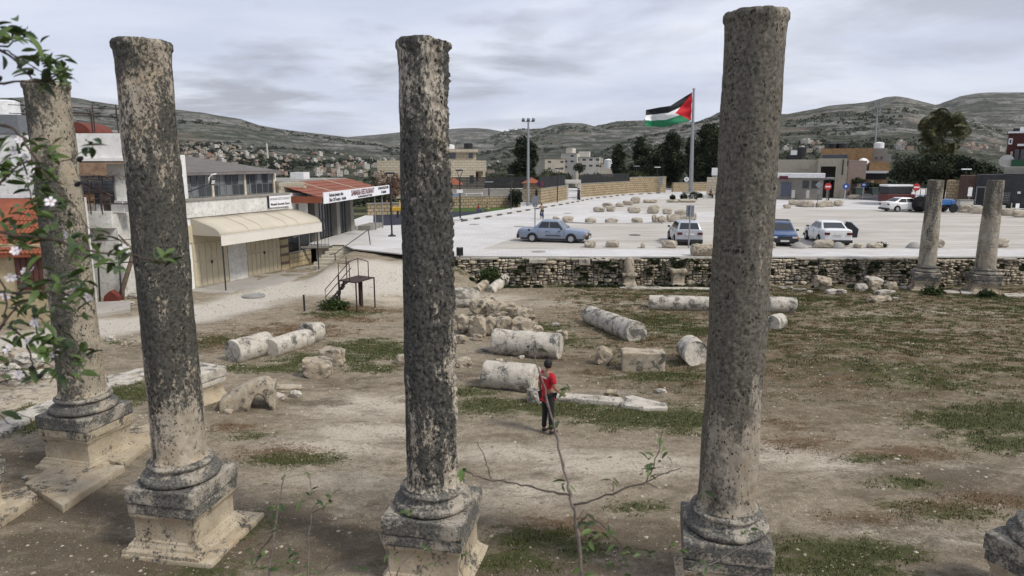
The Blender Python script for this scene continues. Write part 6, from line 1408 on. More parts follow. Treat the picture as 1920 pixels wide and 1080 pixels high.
for r_ in range(9):
    for k in range(nu):
        f = (r_ + .0) / 9; u = Xr(-20) + k * .17
        if u > Xr(92) + (Xr(72, 3) - Xr(92)) * f - .1 or k * 9 + r_ > 400: continue
        link('roof_tile', tm, rf, (u, f * 3.2, z0 + (z1 - z0) * f + .03), rot=(slope + .03, 0, 0))
part(t, 'roof_flashing', WHITEM, (Xr(-100, 3), Xr(72, 3), 3.15, 3.3, z1, z1 + .16))
d_ = part(t, 'door', rough_paint('brown_door', (.10, .045, .035), .3, 3), (Xr(20), Xr(78), .22, .3, Zr(545), Zr(472)))
for k in range(5): part(d_, 'plank', bpy.data.materials['brown_door'], (Xr(22 + k * 11), Xr(31 + k * 11), .19, .22, Zr(543), Zr(475)))
text('17', .3, WHITEM, t, (Xr(9), .28, Zr(478)), (PI / 2, 0, 0), sx=1) if False else None
part(t, 'number_plate', WHITEM, (Xr(4), Xr(14), .26, .3, Zr(481), Zr(471)))
# white tanks and grey roof at the top left
yl = 38.0
t = thing('flat_roof_house', 'pale house with a white water tank on its flat roof at the upper left edge', 'building', (YP(0, 300, yl).x, yl, 0)); xl = t.location.x; Xl = lambda px: YP(px, 300, yl).x - xl; Zl = lambda py: YP(0, py, yl).z
part(t, 'wall', CREAMW, (Xl(-160), Xl(45), 0, 5, -1, Zl(252))); part(t, 'roof_slab', plain('gray_roof', (.16, .17, .18), .7), (Xl(-160), Xl(45), -.1, 5, Zl(251), Zl(215))); q = MB(); q.lathe([(.72, Zl(214)), (.72, Zl(188)), (.5, Zl(185))], 24, c=(Xl(-3), 1, 0)); q.obj('tank', WHITEM, t, angle=40)
# old tree trunk and bits at the track
t = thing('bare_vine', 'bare leaning old vine trunk against the white house wall', 'tree', (0, 0, 0)); BARK = limestone('bark', light=(.20, .15, .11), light2=(.12, .085, .06), cover=.35, streak=.2, scale=3, ochre=0)
q = MB(); P = [YP(226, 573, 31.5), YP(229, 545, 31.5), YP(238, 515, 31.5), YP(246, 490, 31.6), YP(250, 470, 31.8), YP(236, 455, 31.9), YP(222, 440, 32)]; q.tube(P, [.17, .12, .11, .10, .09, .06, .03], 8); q.tube([P[4], YP(268, 455, 31.8), YP(285, 450, 31.8)], [.08, .05, .03], 6); q.obj('trunk', BARK, t, smooth=True)
q = MB()
for k in range(26): a = rnd.uniform(146, 262); b_ = rnd.uniform(318, 336); q.tube([YP(a, b_, 31.9), YP(a + rnd.uniform(6, 24), b_ + rnd.uniform(-8, 10), 31.8), YP(a + rnd.uniform(10, 40), b_ + rnd.uniform(-10, 14), 31.9)], .014, 4)
q.obj('branch', BARK, t)
q = MB(); q.tube([YP(188, 578, 31), YP(184, 495, 31)], .04); q.tube([YP(228, 560, 31.3), YP(222, 470, 31.3)], .035); q.tube([YP(165, 496, 31), YP(300, 488, 31.3)], .03); q.tube([YP(165, 452, 31), YP(300, 447, 31.3)], .015); o = q.obj('pergola', DARKM); tag(o, 'thin dark steel pergola posts under the white balcony', 'pergola')
rb = rough_paint('red_scrap_paint', (.16, .04, .03), .3, 3)
q = MB(); p = YP(208, 573, 31.2); q.prism([(0, 0), (.75, 0), (.80, .45), (.45, .75), (.15, .5)], -.2, .2, axis='y'); o = q.obj('scrap_metal', rb, loc=(p.x - .3, p.y, p.z), bevel=.02); tag(o, 'rusty red metal scrap beside the bare vine', 'scrap')
# pale rubble bank on the far side of the track
for i, (px, py, s_) in enumerate(((213, 574, .35), (228, 574, .45), (240, 573, .35), (204, 591, .4), (252, 560, .5))):
    rock(['white stone at the foot of the vine, left', 'flat white stone at the foot of the vine', 'white stone at the foot of the vine, right', 'pale lump below the vine stones', 'brick coloured stone right of the vine'][i], px, py, s_ * 1.5, s_ * .8, s_ * .6, 90 + i, mat=DRUM, grp='stones at the foot of the vine')
wk = MB(); P = [S(150, 600), S(245, 586), S(245, 570), S(150, 575)]; wk.prism([(p.x, p.y) for p in P], -.6, -.16); o = wk.obj('pavement', WALKM, bevel=.03); tag(o, kind='structure')
# ================================================================ beyond the square
def courses(name, c1, c2, mort, w_, h_, rough=.9):
    m = Mat(name, rough, .15); g = m.co('Object'); q = m.n('ShaderNodeSeparateXYZ'); m.l(g, q.inputs[0]); cb_ = m.n('ShaderNodeCombineXYZ'); m.l(m.math('ADD', q.outputs[0], q.outputs[1]), cb_.inputs[0]); m.l(q.outputs[2], cb_.inputs[1])
    br = m.n('ShaderNodeTexBrick'); br.inputs['Scale'].default_value = 1; br.inputs['Brick Width'].default_value = w_; br.inputs['Row Height'].default_value = h_; br.inputs['Mortar Size'].default_value = .035
    br.inputs['Color1'].default_value = (*c1, 1); br.inputs['Color2'].default_value = (*c2, 1); br.inputs['Mortar'].default_value = (*mort, 1); m.l(cb_.outputs[0], br.inputs['Vector'])
    m.color(m.mix(m.math('MULTIPLY', m.noise(g, 2, 6, .7), .35), br.outputs['Color'], (.2, .17, .12))); m.bump(br.outputs['Fac'], -.6, .04); return m.m
VILLA = courses('villa_stone', (.54, .48, .37), (.46, .40, .30), (.25, .21, .15), .95, .42)
YSTONE = courses('yellow_rubble', (.42, .34, .22), (.30, .23, .14), (.11, .085, .05), .55, .33)
FENCEM = plain('dark_fence', (.018, .018, .02), .7)
BROWNH = rough_paint('reed_brown_cladding', (.34, .21, .105), .3, 1.5, .9, (.14, .08, .04), .7, .3)
class At:      # a building front square to the line of sight through px xp, at depth y
    def __init__(s, y, xp):
        s.y = y; s.x0 = YP(xp, 330, y).x; s.phi = math.atan2(s.x0, y); s.xp = xp
    def X(s, px):
        d = ray(px, 330); c, n = math.cos(s.phi), math.sin(s.phi); L_ = math.hypot(s.x0, s.y)
        t = L_ / (d[0] * n + d[1] * c); return (d[0] * t - s.x0) * c - (d[1] * t - s.y) * n
    def Z(s, py): return YP(960, py, s.y).z
    def box(s, t, name, mat, px0, px1, py0, py1, d0=0., d1=6., **k): return part(t, name, mat, (s.X(px0), s.X(px1), d0, d1, s.Z(py1), s.Z(py0)), **k)
    def new(s, name, label, cat, grp=None): return thing(name, label, cat, (s.x0, s.y, 0), -s.phi, grp)
def windows(a, t, lst, mat=None, d=.0, frame=MULL):
    for x0, x1, y0, y1 in lst:
        w_ = a.box(t, 'window', frame, x0 - .7, x1 + .7, y0 - .7, y1 + .7, d - .05, d + .2); a.box(w_, 'pane', mat or DGLASS, x0, x1, y0, y1, d - .08, d - .04)
BT = plain('black_tank', (.015, .015, .016), .5)
a = At(112, 810); t = a.new('stone_villa', 'cream stone villa with flat roof and small upper room behind the playground', 'building')
a.box(t, 'wall', VILLA, 708, 892, 301, 372, 0, 12); a.box(t, 'wall', VILLA, 892, 912, 301, 321, 0, 12); a.box(t, 'wall', VILLA, 892, 908, 341, 362, 0, 12); a.box(t, 'wall', VILLA, 892, 911, 320, 342, 2.2, 12); a.box(t, 'balcony_column', VILLA, 906, 910, 320, 342, 0, .6)
a.box(t, 'upper_room', VILLA, 835, 894, 285, 301, 1, 8); a.box(t, 'roof', VILLA, 830, 897, 279, 285.5, .4, 9)
windows(a, t, [(843, 855, 287, 297), (880, 887, 287, 296)], d=1); windows(a, t, [(881, 888, 329, 344), (735, 749, 334, 345)]); a.box(t, 'door', rough_paint('red_brown_door', (.10, .03, .025), .2), 894, 898, 325, 341, 2.1, 2.2)
q = MB(); q.lathe([(.75, 0), (.75, .95), (.3, 1.05)], 16); o = q.obj('roof_tank', BT, t, loc=(a.X(881), 4, a.Z(279))); o = q.obj('roof_tank', WHITEM, t, loc=(a.X(846), 4, a.Z(279) - .25))
a = At(88, 997); t = a.new('gatehouse', 'small stone gatehouse with red pyramid roof beside the floodlight mast', 'building'); a.box(t, 'wall', YSTONE, 981, 1013, 343, 386, 0, 2.4)
q = MB(); X0, X1 = a.X(978), a.X(1016); q.add([(X0, -.3, a.Z(343.5)), (X1, -.3, a.Z(343.5)), (X1, 2.7, a.Z(343.5)), (X0, 2.7, a.Z(343.5)), ((X0 + X1) / 2, 1.2, a.Z(333))], [(3, 2, 1, 0), (0, 1, 4), (1, 2, 4), (2, 3, 4), (3, 0, 4)]); q.obj('roof', ROOFT, t); a.box(t, 'door', FENCEM, 1004, 1009, 356, 384, -.05, .05)
def wallrun(label, p0, p1, h_, mat, name='stone_boundary_wall', th=.4, z=ZP, grp='stone boundary walls', cat='wall', fence=0.0):
    A, B = G(*p0, z), G(*p1, z); d = B - A; t = thing(name, label, cat, (A.x, A.y, z), math.atan2(d.y, d.x), grp); q = MB(); q.b2(0, d.length, 0, th, -.6, h_); q.obj('wall_body', mat, t)
    q = MB(); q.b2(-.03, d.length + .03, -.04, th + .04, h_, h_ + .08); q.obj('coping', CEMENT, t)
    if fence:
        n = int(d.length / 1.2); q = MB()
        for k in range(n + 1): q.b2(k * d.length / n - .03, k * d.length / n + .03, .15, .2, h_ + .08, h_ + fence)
        q.obj('fence_posts', FENCEM, t)['kind'] = 'stuff'
        for k in range(int(fence / .17)): q = MB(); q.b2(0, d.length, .16, .19, h_ + .14 + k * .17, h_ + .28 + k * .17); q.obj('fence_slat', FENCEM, t)
    return t
wallrun('low ochre rubble wall behind the green playground turf', (838, 391), (976, 388), 1.25, YSTONE, fence=0)
wallrun('dark slatted fence on a wall in front of the stone villa', (840, 378), (1000, 376), 1.5, CEMENT, fence=1.6)
wallrun('stone wall with dark fence between gatehouse and white gate', (1014, 385), (1062, 375), 1.9, YSTONE, fence=1.5)
wallrun('long yellow stone wall right of the white gate', (1088, 372), (1180, 364), 2.0, YSTONE, fence=1.2)
wallrun('yellow stone wall continuing before the dark pines', (1180, 364), (1248, 361), 2.6, YSTONE)
wallrun('low pale wall left of the flagpole', (1262, 360), (1342, 358), 1.5, YSTONE)
wallrun('low garden wall below the stone villa, left of the middle column', (690, 404), (750, 402), 1.1, YSTONE)
p = G(1073, 375, ZP); t = thing('stone_gate', 'white stone gateway with flat lintel in the boundary wall', 'gate', (p.x, p.y, ZP)); k = p.y / 1280
for u in (-13.5, 10): q = MB(); q.b2(u * k, (u + 6) * k, 0, .8, 0, 30 * k); q.obj('pillar', KL, t)
q = MB(); q.b2(-15 * k, 15.5 * k, -.1, .9, 30 * k, 37 * k); q.obj('lintel', KL, t, bevel=.05)
a = At(104, 1336); t = a.new('stone_kiosk', 'small cream stone kiosk with white roof tank left of the thickest column', 'building'); a.box(t, 'wall', VILLA, 1326, 1348, 333, 373, 0, 3); a.box(t, 'roof_tank', WHITEM, 1334, 1347, 315, 329, 1, 2.5); a.box(t, 'tank_stand', GREYM, 1335, 1346, 329, 333, 1.2, 2.2)
# playground
p = G(853, 389, ZP); t = thing('playground_slide', 'playground tower with small red roof and blue slide', 'playground', (p.x, p.y, ZP)); BLP = plain('blue_plastic', (.06, .25, .55), .4); YLP = plain('yellow_plastic', (.65, .38, .04), .5)
for u in (-.8, .5): 
    for v in (0, 1.2): q = MB(); q.tube([(u, v, 0), (u, v, 2.6)], .06); q.obj('post', YLP if u > 0 else FENCEM, t)
q = MB(); q.add([(-1.2, -.4, 2.6), (.9, -.4, 2.6), (.9, 1.6, 2.6), (-1.2, 1.6, 2.6), (-.15, .6, 3.35)], [(3, 2, 1, 0), (0, 1, 4), (1, 2, 4), (2, 3, 4), (3, 0, 4)]); q.obj('roof', ROOFT, t)
q = MB(); q.b2(-.9, .6, 0, 1.2, 1.35, 1.45); q.obj('deck', BLP, t); q = MB(); q.add([(-.8, .2, 1.45), (-.8, .8, 1.45), (-2.2, .8, .15), (-2.2, .2, .15), (-.8, .2, 1.7), (-.8, .8, 1.7), (-2.2, .8, .4), (-2.2, .2, .4)], [(0, 1, 2, 3), (0, 3, 7, 4), (1, 5, 6, 2)]); q.obj('slide', BLP, t)
q = MB(); q.tube([(1.2, .2, 1.55), (3.2, .2, 1.6)], .04); q.tube([(1.3, .2, 0), (1.3, .2, 1.6)], .04); q.tube([(3.1, .2, 0), (3.1, .2, 1.7)], .05); q.obj('swing_frame', WHITEM, t)
p = G(746, 408, ZP); t = thing('playground_rocker', 'yellow and orange spring toy by the restaurant end', 'play equipment', (p.x, p.y, ZP)); q = MB(); q.tube([(0, 0, 0), (0, 0, .6)], .1); q.obj('spring', FENCEM, t); q = MB(); q.box((0, 0, .8), (1.2, .3, .35)); q.tube([(.2, 0, .9), (.2, 0, 1.6)], .06); q.obj('seat', YLP, t, bevel=.05)
# right hand group
a = At(98, 1560); t = a.new('unfinished_house', 'unfinished grey concrete house with open upper floor right of the thickest column', 'building')
a.box(t, 'wall', BLOCKM, 1440, 1532, 299, 345, 1, 9); a.box(t, 'wall', BLOCKM, 1532, 1586, 297, 312, 0, 9); a.box(t, 'wall', BLOCKM, 1532, 1538, 312, 375, 0, 9); a.box(t, 'wall', BLOCKM, 1566, 1588, 312, 372, 0, 9); a.box(t, 'back_wall', CEMENT, 1538, 1566, 312, 375, 4, 9); a.box(t, 'floor_slab', CEMENT, 1538, 1566, 333, 337, 0, 4); a.box(t, 'door', rough_paint('maroon_door', (.05, .015, .015)), 1553, 1563, 338, 354, 3.9, 4.0)
for px in (1552, 1579): a.box(t, 'pillar', BLOCKM, px, px + 5, 354, 376, -.3, .3)
a.box(t, 'parapet', BLOCKM, 1500, 1516, 303, 318, .85, 1.0); a.box(t, 'roof_post', FENCEM, 1470, 1500, 291, 299, 2, 2.2); q = MB(); q.lathe([(.75, 0), (.75, 1.3), (.3, 1.4)], 14); q.obj('roof_tank', BT, t, loc=(a.X(1497), 3, a.Z(293))); a.box(t, 'roof_tank', WHITEM, 1478, 1490, 281, 290, 2, 3)
q = MB(); q.tube([(a.X(1578.7), -.1, a.Z(299)), (a.X(1578.7), -.1, a.Z(328))], .09); q.obj('drain_pipe', BT, t)
a = At(94, 1505); t = a.new('white_fronted_shop', 'low shop with long white fascia before the unfinished house', 'building'); a.box(t, 'wall', CEMENT, 1440, 1545, 333, 378, 0, 3); a.box(t, 'fascia', WHITEM, 1440, 1547, 325, 333, -1.2, 3); a.box(t, 'red_sign', INKR, 1462, 1478, 330, 336, -1.3, -1.22); windows(a, t, [(1506, 1518, 339, 353), (1523, 1537, 339, 353)]); a.box(t, 'arched_door', plain('blue_gray_door', (.10, .115, .15), .5), 1466, 1485, 342, 368, -.1, .05)
for px in (1487, 1514): a.box(t, 'gate_pillar', KL, px, px + 6, 356, 370, -2.2, -1.6)
a = At(118, 1600); t = a.new('brown_clad_house', 'big flat roofed house clad in brown reed panels behind the unfinished one', 'building'); a.box(t, 'wall', BROWNH, 1536, 1632, 278, 352, 0, 12); a.box(t, 'wall', CEMENT, 1631, 1660, 278, 304, .8, 12); a.box(t, 'balcony', BROWNH, 1628, 1666, 304, 320, -2, 8); a.box(t, 'balcony_post', CEMENT, 1659, 1667, 289, 306, -2, -1.4); a.box(t, 'shop_front', BT, 1621, 1662, 324, 336, -1.2, 2); a.box(t, 'canopy', WHITEM, 1620, 1664, 320, 324, -3, 1); a.box(t, 'lower_wall', BROWNH, 1618, 1662, 336, 346, -1.5, 2); a.box(t, 'notice', WHITEM, 1634, 1639, 338, 346, -1.6, -1.5)
windows(a, t, [(1539, 1586, 290, 298), (1588, 1596, 305, 318)]); windows(a, t, [(1638, 1642, 294, 298), (1648, 1652, 294, 298)], d=.8)
for px, m_ in ((1555, BT), (1574, BT), (1644, WHITEM)): q = MB(); q.lathe([(.8, 0), (.8, .9), (.2, 1.1)], 14); q.obj('roof_tank', m_, t, loc=(a.X(px), 4, a.Z(278)))
q = MB(); q.lathe([(.05, .3), (.7, .12), (1.1, 0)], 20, cap=False); o = q.obj('satellite_dish', GREYM, t, loc=(a.X(1618), -1.0, a.Z(308))); o.rotation_euler = (1.2, .3, .4); md = o.modifiers.new('s', 'SOLIDIFY'); md.thickness = .04
wallrun('old dark stone wall below the brown clad house', (1586, 366), (1620, 364), 5.2, BROWNB, th=3)
wallrun('long low stone wall behind the waste containers', (1620, 362), (1700, 366), 1.2, CEMENT, th=1)
for px, lb in ((1611, 'left green waste container by the asphalt road'), (1642, 'right green waste container by the asphalt road')):
    p = G(px, 366.5, ZP); t = thing('waste_container', lb, 'waste container', (p.x, p.y, ZP), 0, 'green waste containers'); GRN = plain('container_green', (.07, .10, .09), .6) if 'container_green' not in bpy.data.materials else bpy.data.materials['container_green']
    q = MB(); q.box((0, .5, .62), (1.15, 1.0, .85), top=(1.12, 1.1)); q.obj('body', GRN, t, bevel=.03); q = MB(); q.box((0, .5, 1.1), (1.4, 1.2, .12)); q.obj('lid', GRN, t, bevel=.04)
    for u in (-.45, .45): q = MB(); q.tube([(u - .05, .1, .1), (u + .05, .1, .1)], .1, 10); q.obj('wheel', BT, t)
a = At(76, 1860); t = a.new('dark_stone_restaurant', 'low dark restaurant building with black doorway at the right edge', 'building'); DKW = rough_paint('dark_slate_wall', (.045, .045, .048), .3, 1.5, .8, (.10, .08, .07), .3, .4); BRKW = rough_paint('dark_brick', (.10, .06, .045), .3, 2, .9, (.05, .04, .035), .5, .4)
a.box(t, 'wall', DKW, 1832, 1990, 328, 402, 0, 8); a.box(t, 'wall', BRKW, 1800, 1832, 330, 402, .4, 8); a.box(t, 'wall', YSTONE, 1776, 1800, 340, 400, 1, 8); a.box(t, 'roof_wall', CEMENT, 1882, 2000, 313, 326, .5, 6)
w_ = a.box(t, 'door', BT, 1836, 1850, 353, 386, -.05, .05); 
for x0, x1, y0, y1 in ((1833.5, 1835.5, 351, 388), (1850, 1852, 351, 388), (1833.5, 1852, 350, 352)): a.box(w_, 'door_frame', MULL, x0, x1, y0, y1, -.1, .02)
w_ = a.box(t, 'window', DGLASS, 1883, 1898, 360, 380, -.05, .02)
for k in range(6): a.box(w_, 'bar', MULL, 1883 + k * 3, 1883.5 + k * 3, 360, 380, -.1, -.06)
for k in range(5): a.box(w_, 'bar', MULL, 1883, 1898, 361 + k * 4.5, 361.5 + k * 4.5, -.1, -.06)
a.box(t, 'sign_plate', WHITEM, 1912, 1918, 358, 362, -.05, 0); windows(a, t, [(1820, 1830, 354, 370)], d=.4)
for px, lb in ((1828, 'white stone planter with clipped bush left of the black doorway'), (1873, 'white stone planter right of the last column shaft'), (1812, 'tall square white block before the dark restaurant')):
    p = G(px, 398, ZP); t = thing('stone_planter', lb, 'planter', (p.x, p.y + .4, ZP), 0, 'white planters before the restaurant'); q = MB(); q.b2(-.7, .7, -.3, .3, 0, .7 if px != 1812 else 1.2); q.obj('block', KL, t, bevel=.03); q = MB(); q.b2(-.62, .62, -.22, .22, .66, .72) if px != 1812 else q.b2(-.75, .75, -.35, .35, 1.2, 1.28); q.obj('top', CEMENT, t)
def gchair(label, px, py):
    p = G(px, py, ZP); t = thing('garden_chair', label, 'chair', (p.x, p.y + .4, ZP), rnd.uniform(0, 3), 'white garden chairs'); q = MB(); q.b2(-.26, .26, -.26, .26, .42, .46); q.obj('seat', WHITEM, t); q = MB(); q.b2(-.24, .24, .24, .27, .5, .95); q.obj('backrest', WHITEM, t)
    for i, j in ((-1, -1), (1, -1), (1, 1), (-1, 1)): q = MB(); q.tube([(i * .24, j * .24, 0), (i * .22, j * .22, .44)], .025, 5); q.obj('leg', WHITEM, t)
gchair('white garden chair right of the last column shaft', 1882, 396); gchair('white garden chair near the right edge, left of two', 1906, 399); gchair('white garden chair at the very right edge', 1916, 400)
a = At(92, 1910); t = a.new('dark_red_house', 'tall dark red house with green balcony at the right edge', 'building'); a.box(t, 'wall', rough_paint('dark_red_render', (.075, .020, .018), .2, 1), 1881, 2010, 249, 315, 0, 9); a.box(t, 'roof_edge', WHITEM, 1880, 2010, 246, 249.5, -.3, 9); a.box(t, 'pale_strip', FRW, 1889, 1893, 284, 300, -.1, 0); a.box(t, 'floor_edge', WHITEM, 1900, 2010, 270, 274, -1.3, 0); a.box(t, 'balcony', plain('green_panel', (.015, .07, .03), .6), 1893, 2010, 299, 313, -1.5, 0)
windows(a, t, [(1898, 1904, 281, 299), (1909, 1918, 281, 299)]); w_ = a.box(t, 'window', WHITEM, 1882.5, 1890, 259, 270.5, -.1, .1); a.box(w_, 'pane', DGLASS, 1884.5, 1888, 261.5, 268, -.14, -.1)
a.box(t, 'roof_tank', WHITEM, 1901, 1915, 237, 248, 2, 4); a.box(t, 'roof_tank', BT, 1888, 1900, 239, 249, 2, 4); q = MB(); q.lathe([(.05, .3), (.5, .12), (.85, 0)], 20, cap=False); o = q.obj('satellite_dish', KL, t, loc=(a.X(1883.5), -.8, a.Z(302))); o.rotation_euler = (1.35, 0, -.2); md = o.modifiers.new('s', 'SOLIDIFY'); md.thickness = .04
a = At(150, 1636); t = a.new('antenna_mast', 'thin lattice antenna mast with guy wires above the brown clad house', 'mast'); q = MB(); q.tube([(0, 0, a.Z(295)), (a.X(1633), 0, a.Z(192))], [.22, .12], 4); q.obj('mast', GREYM, t)
for k, (dx, py) in enumerate(((-.5, 198), (.5, 197), (-.5, 206), (.5, 208))): q = MB(); q.tube([(a.X(1634) + dx, 0, a.Z(py) - .8), (a.X(1634) + dx, 0, a.Z(py) + .8)], .1, 6); q.obj('antenna', GREYM, t)
q = MB(); q.tube([(a.X(1634), 0, a.Z(215)), (a.X(1608), 0, a.Z(280))], .03, 4); q.tube([(a.X(1634), 0, a.Z(225)), (a.X(1655), 0, a.Z(282))], .03, 4); q.obj('guy_wires', GREYM, t)['kind'] = 'stuff'

# ---------------------------------------------------------------- houses of the town, each its own
HW = [rough_paint('town_wall_%d' % i, c, .15, .2, .9, (.25, .22, .18), .3, .0) for i, c in enumerate(((.40, .36, .30), (.34, .29, .23), (.50, .47, .42), (.37, .28, .22)))]
TW = plain('town_window', (.05, .05, .055), .5)
def house_mesh(i):
    r = random.Random(i * 31 + 5); w_, d_, fl = r.uniform(9, 16), r.uniform(8, 12), r.choice((1, 2, 2, 3)); H_ = fl * 3.1; q = MB(); nx, nz = int(w_ / 1.6), fl * 3
    for yy, sgn in ((0, 1), (d_, -1)):
        o = len(q.v)
        for k in range(nz + 1):
            for j in range(nx + 1): q.v.append((w_ * (j / nx - .5), yy - d_ / 2, H_ * k / nz))
        for k in range(nz):
            for j in range(nx): a_ = o + k * (nx + 1) + j; q.f.append((a_, a_ + 1, a_ + nx + 2, a_ + nx + 1)); q.m.append(1 if (k % 3 == 1 and j % 2 == 1 and r.random() < .8) else 0)
    for x in (-w_ / 2, w_ / 2): q.add([(x, -d_ / 2, 0), (x, d_ / 2, 0), (x, d_ / 2, H_), (x, -d_ / 2, H_)], [(0, 1, 2, 3)])
    q.add([(-w_ / 2 - .3, -d_ / 2 - .3, H_), (w_ / 2 + .3, -d_ / 2 - .3, H_), (w_ / 2 + .3, d_ / 2 + .3, H_), (-w_ / 2 - .3, d_ / 2 + .3, H_)], [(0, 1, 2, 3)])
    q.b2(-w_ / 2, w_ / 2, -d_ / 2, d_ / 2, -7, -.01)
    HRM[i] = r.random() < .55
    if HRM[i]: q.b2(-w_ * .3, w_ * .1, -d_ * .2, d_ * .4, H_ + .01, H_ + 2.8)
    if i == 11: q.add([(-w_ / 2, -d_ / 2, H_ + .05), (w_ / 2, -d_ / 2, H_ + .05), (w_ / 2, d_ / 2, H_ + .05), (-w_ / 2, d_ / 2, H_ + .05), (0, 0, H_ + 2.6)], [(0, 1, 4), (1, 2, 4), (2, 3, 4), (3, 0, 4)], 2)
    return q.mesh('town_house', [HW[i % 4], TW, ROOFT])
HRM = {}
hmv = [house_mesh(i) for i in range(12)]
r5 = random.Random(99)
def towns(h, poly, n, label, grp, sc_=1.0, dens=None):
    k = tries = 0
    while k < n and tries < n * 12:
        tries += 1; px = r5.uniform(poly[0], poly[1]); t_, b_ = np.interp(px, poly[2][0], poly[2][1]), np.interp(px, poly[2][0], poly[2][2]); py = t_ + (b_ - t_) * r5.random() ** .8
        if vnoise(px / 26., py / 7., 0, 2) < .42 and r5.random() < .8: continue
        P = hill_hit(HD[h], px, py)
        if P is None: continue
        j = r5.randrange(12); colr = ('cream', 'tan', 'white', 'ochre')[j % 4]; rf_ = 'red hip roofed' if j == 11 else ('with a roof room' if HRM[j] else 'flat roofed'); w_ = label
        if h == 'A': w_ = 'distant house ' + ['behind the dark column edge', 'over the curved floodlight', 'over the corrugated roof', 'over the concrete block room', 'over the red restaurant roof', 'left of the stone villa'][min(5, int((px - 345) / 70))] + (', high row' if py < 295 else (', middle row' if py < 312 else ', low row'))
        o = link('town_house', hmv[j], loc=P, rz=r5.uniform(-.7, .7), scale=sc_ * r5.uniform(.7, 1.15)); tag(o, (colr + ' ' + (rf_ + ' ' if 'roofed' in rf_ else '') + w_)[:200], 'house', grp); k += 1
towns('A', (345, 765, ((345, 430, 520, 640, 765), (268, 276, 282, 287, 300), (300, 318, 330, 334, 336))), 205, 'small pale flat roofed house of the distant town on the left hillside', 'houses of the distant town on the left hillside', .62)
towns('D', (1474, 1545, ((1474, 1545), (266, 268), (286, 290))), 14, 'small house on the hillside just right of the thickest column', 'white houses on the hillside right of the thickest column', .55)
towns('D', (1685, 1735, ((1685, 1735), (268, 265), (284, 282))), 9, 'small house on the hillside left of the palm', 'white houses on the hillside left of the palm', .55)
towns('D', (1795, 1880, ((1795, 1880), (268, 272), (284, 290))), 14, 'small house on the hillside between the palm and the red house', 'houses on the hillside right of the palm', .55)
towns('D', (1215, 1350, ((1215, 1350), (262, 226), (290, 262))), 9, 'house scattered on the dark hillside under the flag', 'houses on the dark hillside behind the flag', .55)
towns('C', (895, 1060, ((895, 1060), (306, 300), (326, 322))), 22, 'small house in the valley behind the gatehouse', 'houses in the valley behind the gatehouse', .6)
WHL = ['wide white house with balcony left in the cluster beyond the white gate', 'two storey pale house in the middle of the cluster beyond the white gate', 'pink grey house in the cluster beyond the white gate', 'white house under the round water tower', 'low long white building left of the cluster', 'cream terraced house lowest of the cluster']
for i, (px, py, m_, s_) in enumerate(((1072, 318, 2, .75), (1100, 316, 6, .8), (1125, 317, 0, .8), (1140, 324, 10, .6), (1035, 322, 4, .9), (1085, 328, 8, .7))):
    P = G(px, py, -2.0) if py > 310 else None; d = ray(px, py); P = Vector((d[0] / d[1] * 300, 300, CAMZ + d[2] / d[1] * 300)); o = link('town_house', hmv[m_], loc=P, rz=.2 * (i - 2), scale=s_); tag(o, WHL[i], 'house', 'houses beyond the white gate')
p = YP(1141, 316, 260); q = MB(); q.lathe([(1.7, 0), (1.7, 3.2), (.3, 3.6)], 18); o = q.obj('water_tower', WHITEM, loc=p, angle=40); tag(o, 'round white water tank on a roof beyond the white gate', 'water tank')
# minaret far in the town
P = hill_hit(HD['A'], 502, 300); q = MB(); q.tube([(0, 0, 0), (0, 0, 22), (0, 0, 26)], [1.8, 1.5, .2], 8); o = q.obj('minaret', HW[2], loc=P); tag(o, 'thin pale minaret rising from the distant town', 'minaret')

# ================================================================ trees
CONM = leafy('conifer_leaf', ((0, (.006, .009, .005)), (.5, (.018, .026, .011)), (1, (.055, .068, .028))), .85)
OLVM = leafy('olive_leaf', ((0, (.022, .028, .014)), (.5, (.045, .055, .026)), (1, (.085, .095, .05))), .85)
ORGM = leafy('citrus_leaf', ((0, (.012, .022, .006)), (.5, (.03, .05, .012)), (1, (.07, .085, .02))), .8)
PALM_ = leafy('palm_leaf', ((0, (.025, .032, .012)), (.5, (.065, .072, .028)), (1, (.17, .145, .07))), .8)
BK = plain('tree_bark', (.10, .075, .055), .95)
def crown(lobes, n, leaf, seed, fuzz=.35):
    r = np.random.default_rng(seed); wts = np.array([l[3] * l[4] * l[5] for l in lobes]) ** .67; idx = r.choice(len(lobes), n, p=wts / wts.sum()); Lb = np.array(lobes, float)[idx]
    d = r.normal(size=(n, 3)); d /= np.linalg.norm(d, axis=1)[:, None]; d[:, 2] *= .95; rad = (1 - fuzz * r.random(n) ** 1.0)
    bump_ = .8 + .5 * fbm(d[:, 0] * 2.2 + idx * 3, d[:, 1] * 2.2, d[:, 2] * 2.2, seed, 3)
    P = Lb[:, :3] + d * Lb[:, 3:6] * (rad * bump_)[:, None]
    clump = fbm(P[:, 0] * .9 / max(leaf * 4, .1), P[:, 1] * .9 / max(leaf * 4, .1), P[:, 2] * .9 / max(leaf * 4, .1), seed + 2, 2)
    P = P + r.normal(size=(n, 3)) * leaf * .6
    a = r.normal(size=(n, 3)); a /= np.linalg.norm(a, axis=1)[:, None]; b_ = np.cross(a, r.normal(size=(n, 3))); b_ /= np.linalg.norm(b_, axis=1)[:, None]; s_ = leaf * r.uniform(.5, 1.3, n)[:, None]
    V = np.stack([P - a * s_, P + b_ * s_ * .45, P + a * s_, P - b_ * s_ * .45], 1).reshape(-1, 3); return V, np.repeat(np.clip(clump * .9 + r.uniform(-.2, .3, n), 0, 1), 4)
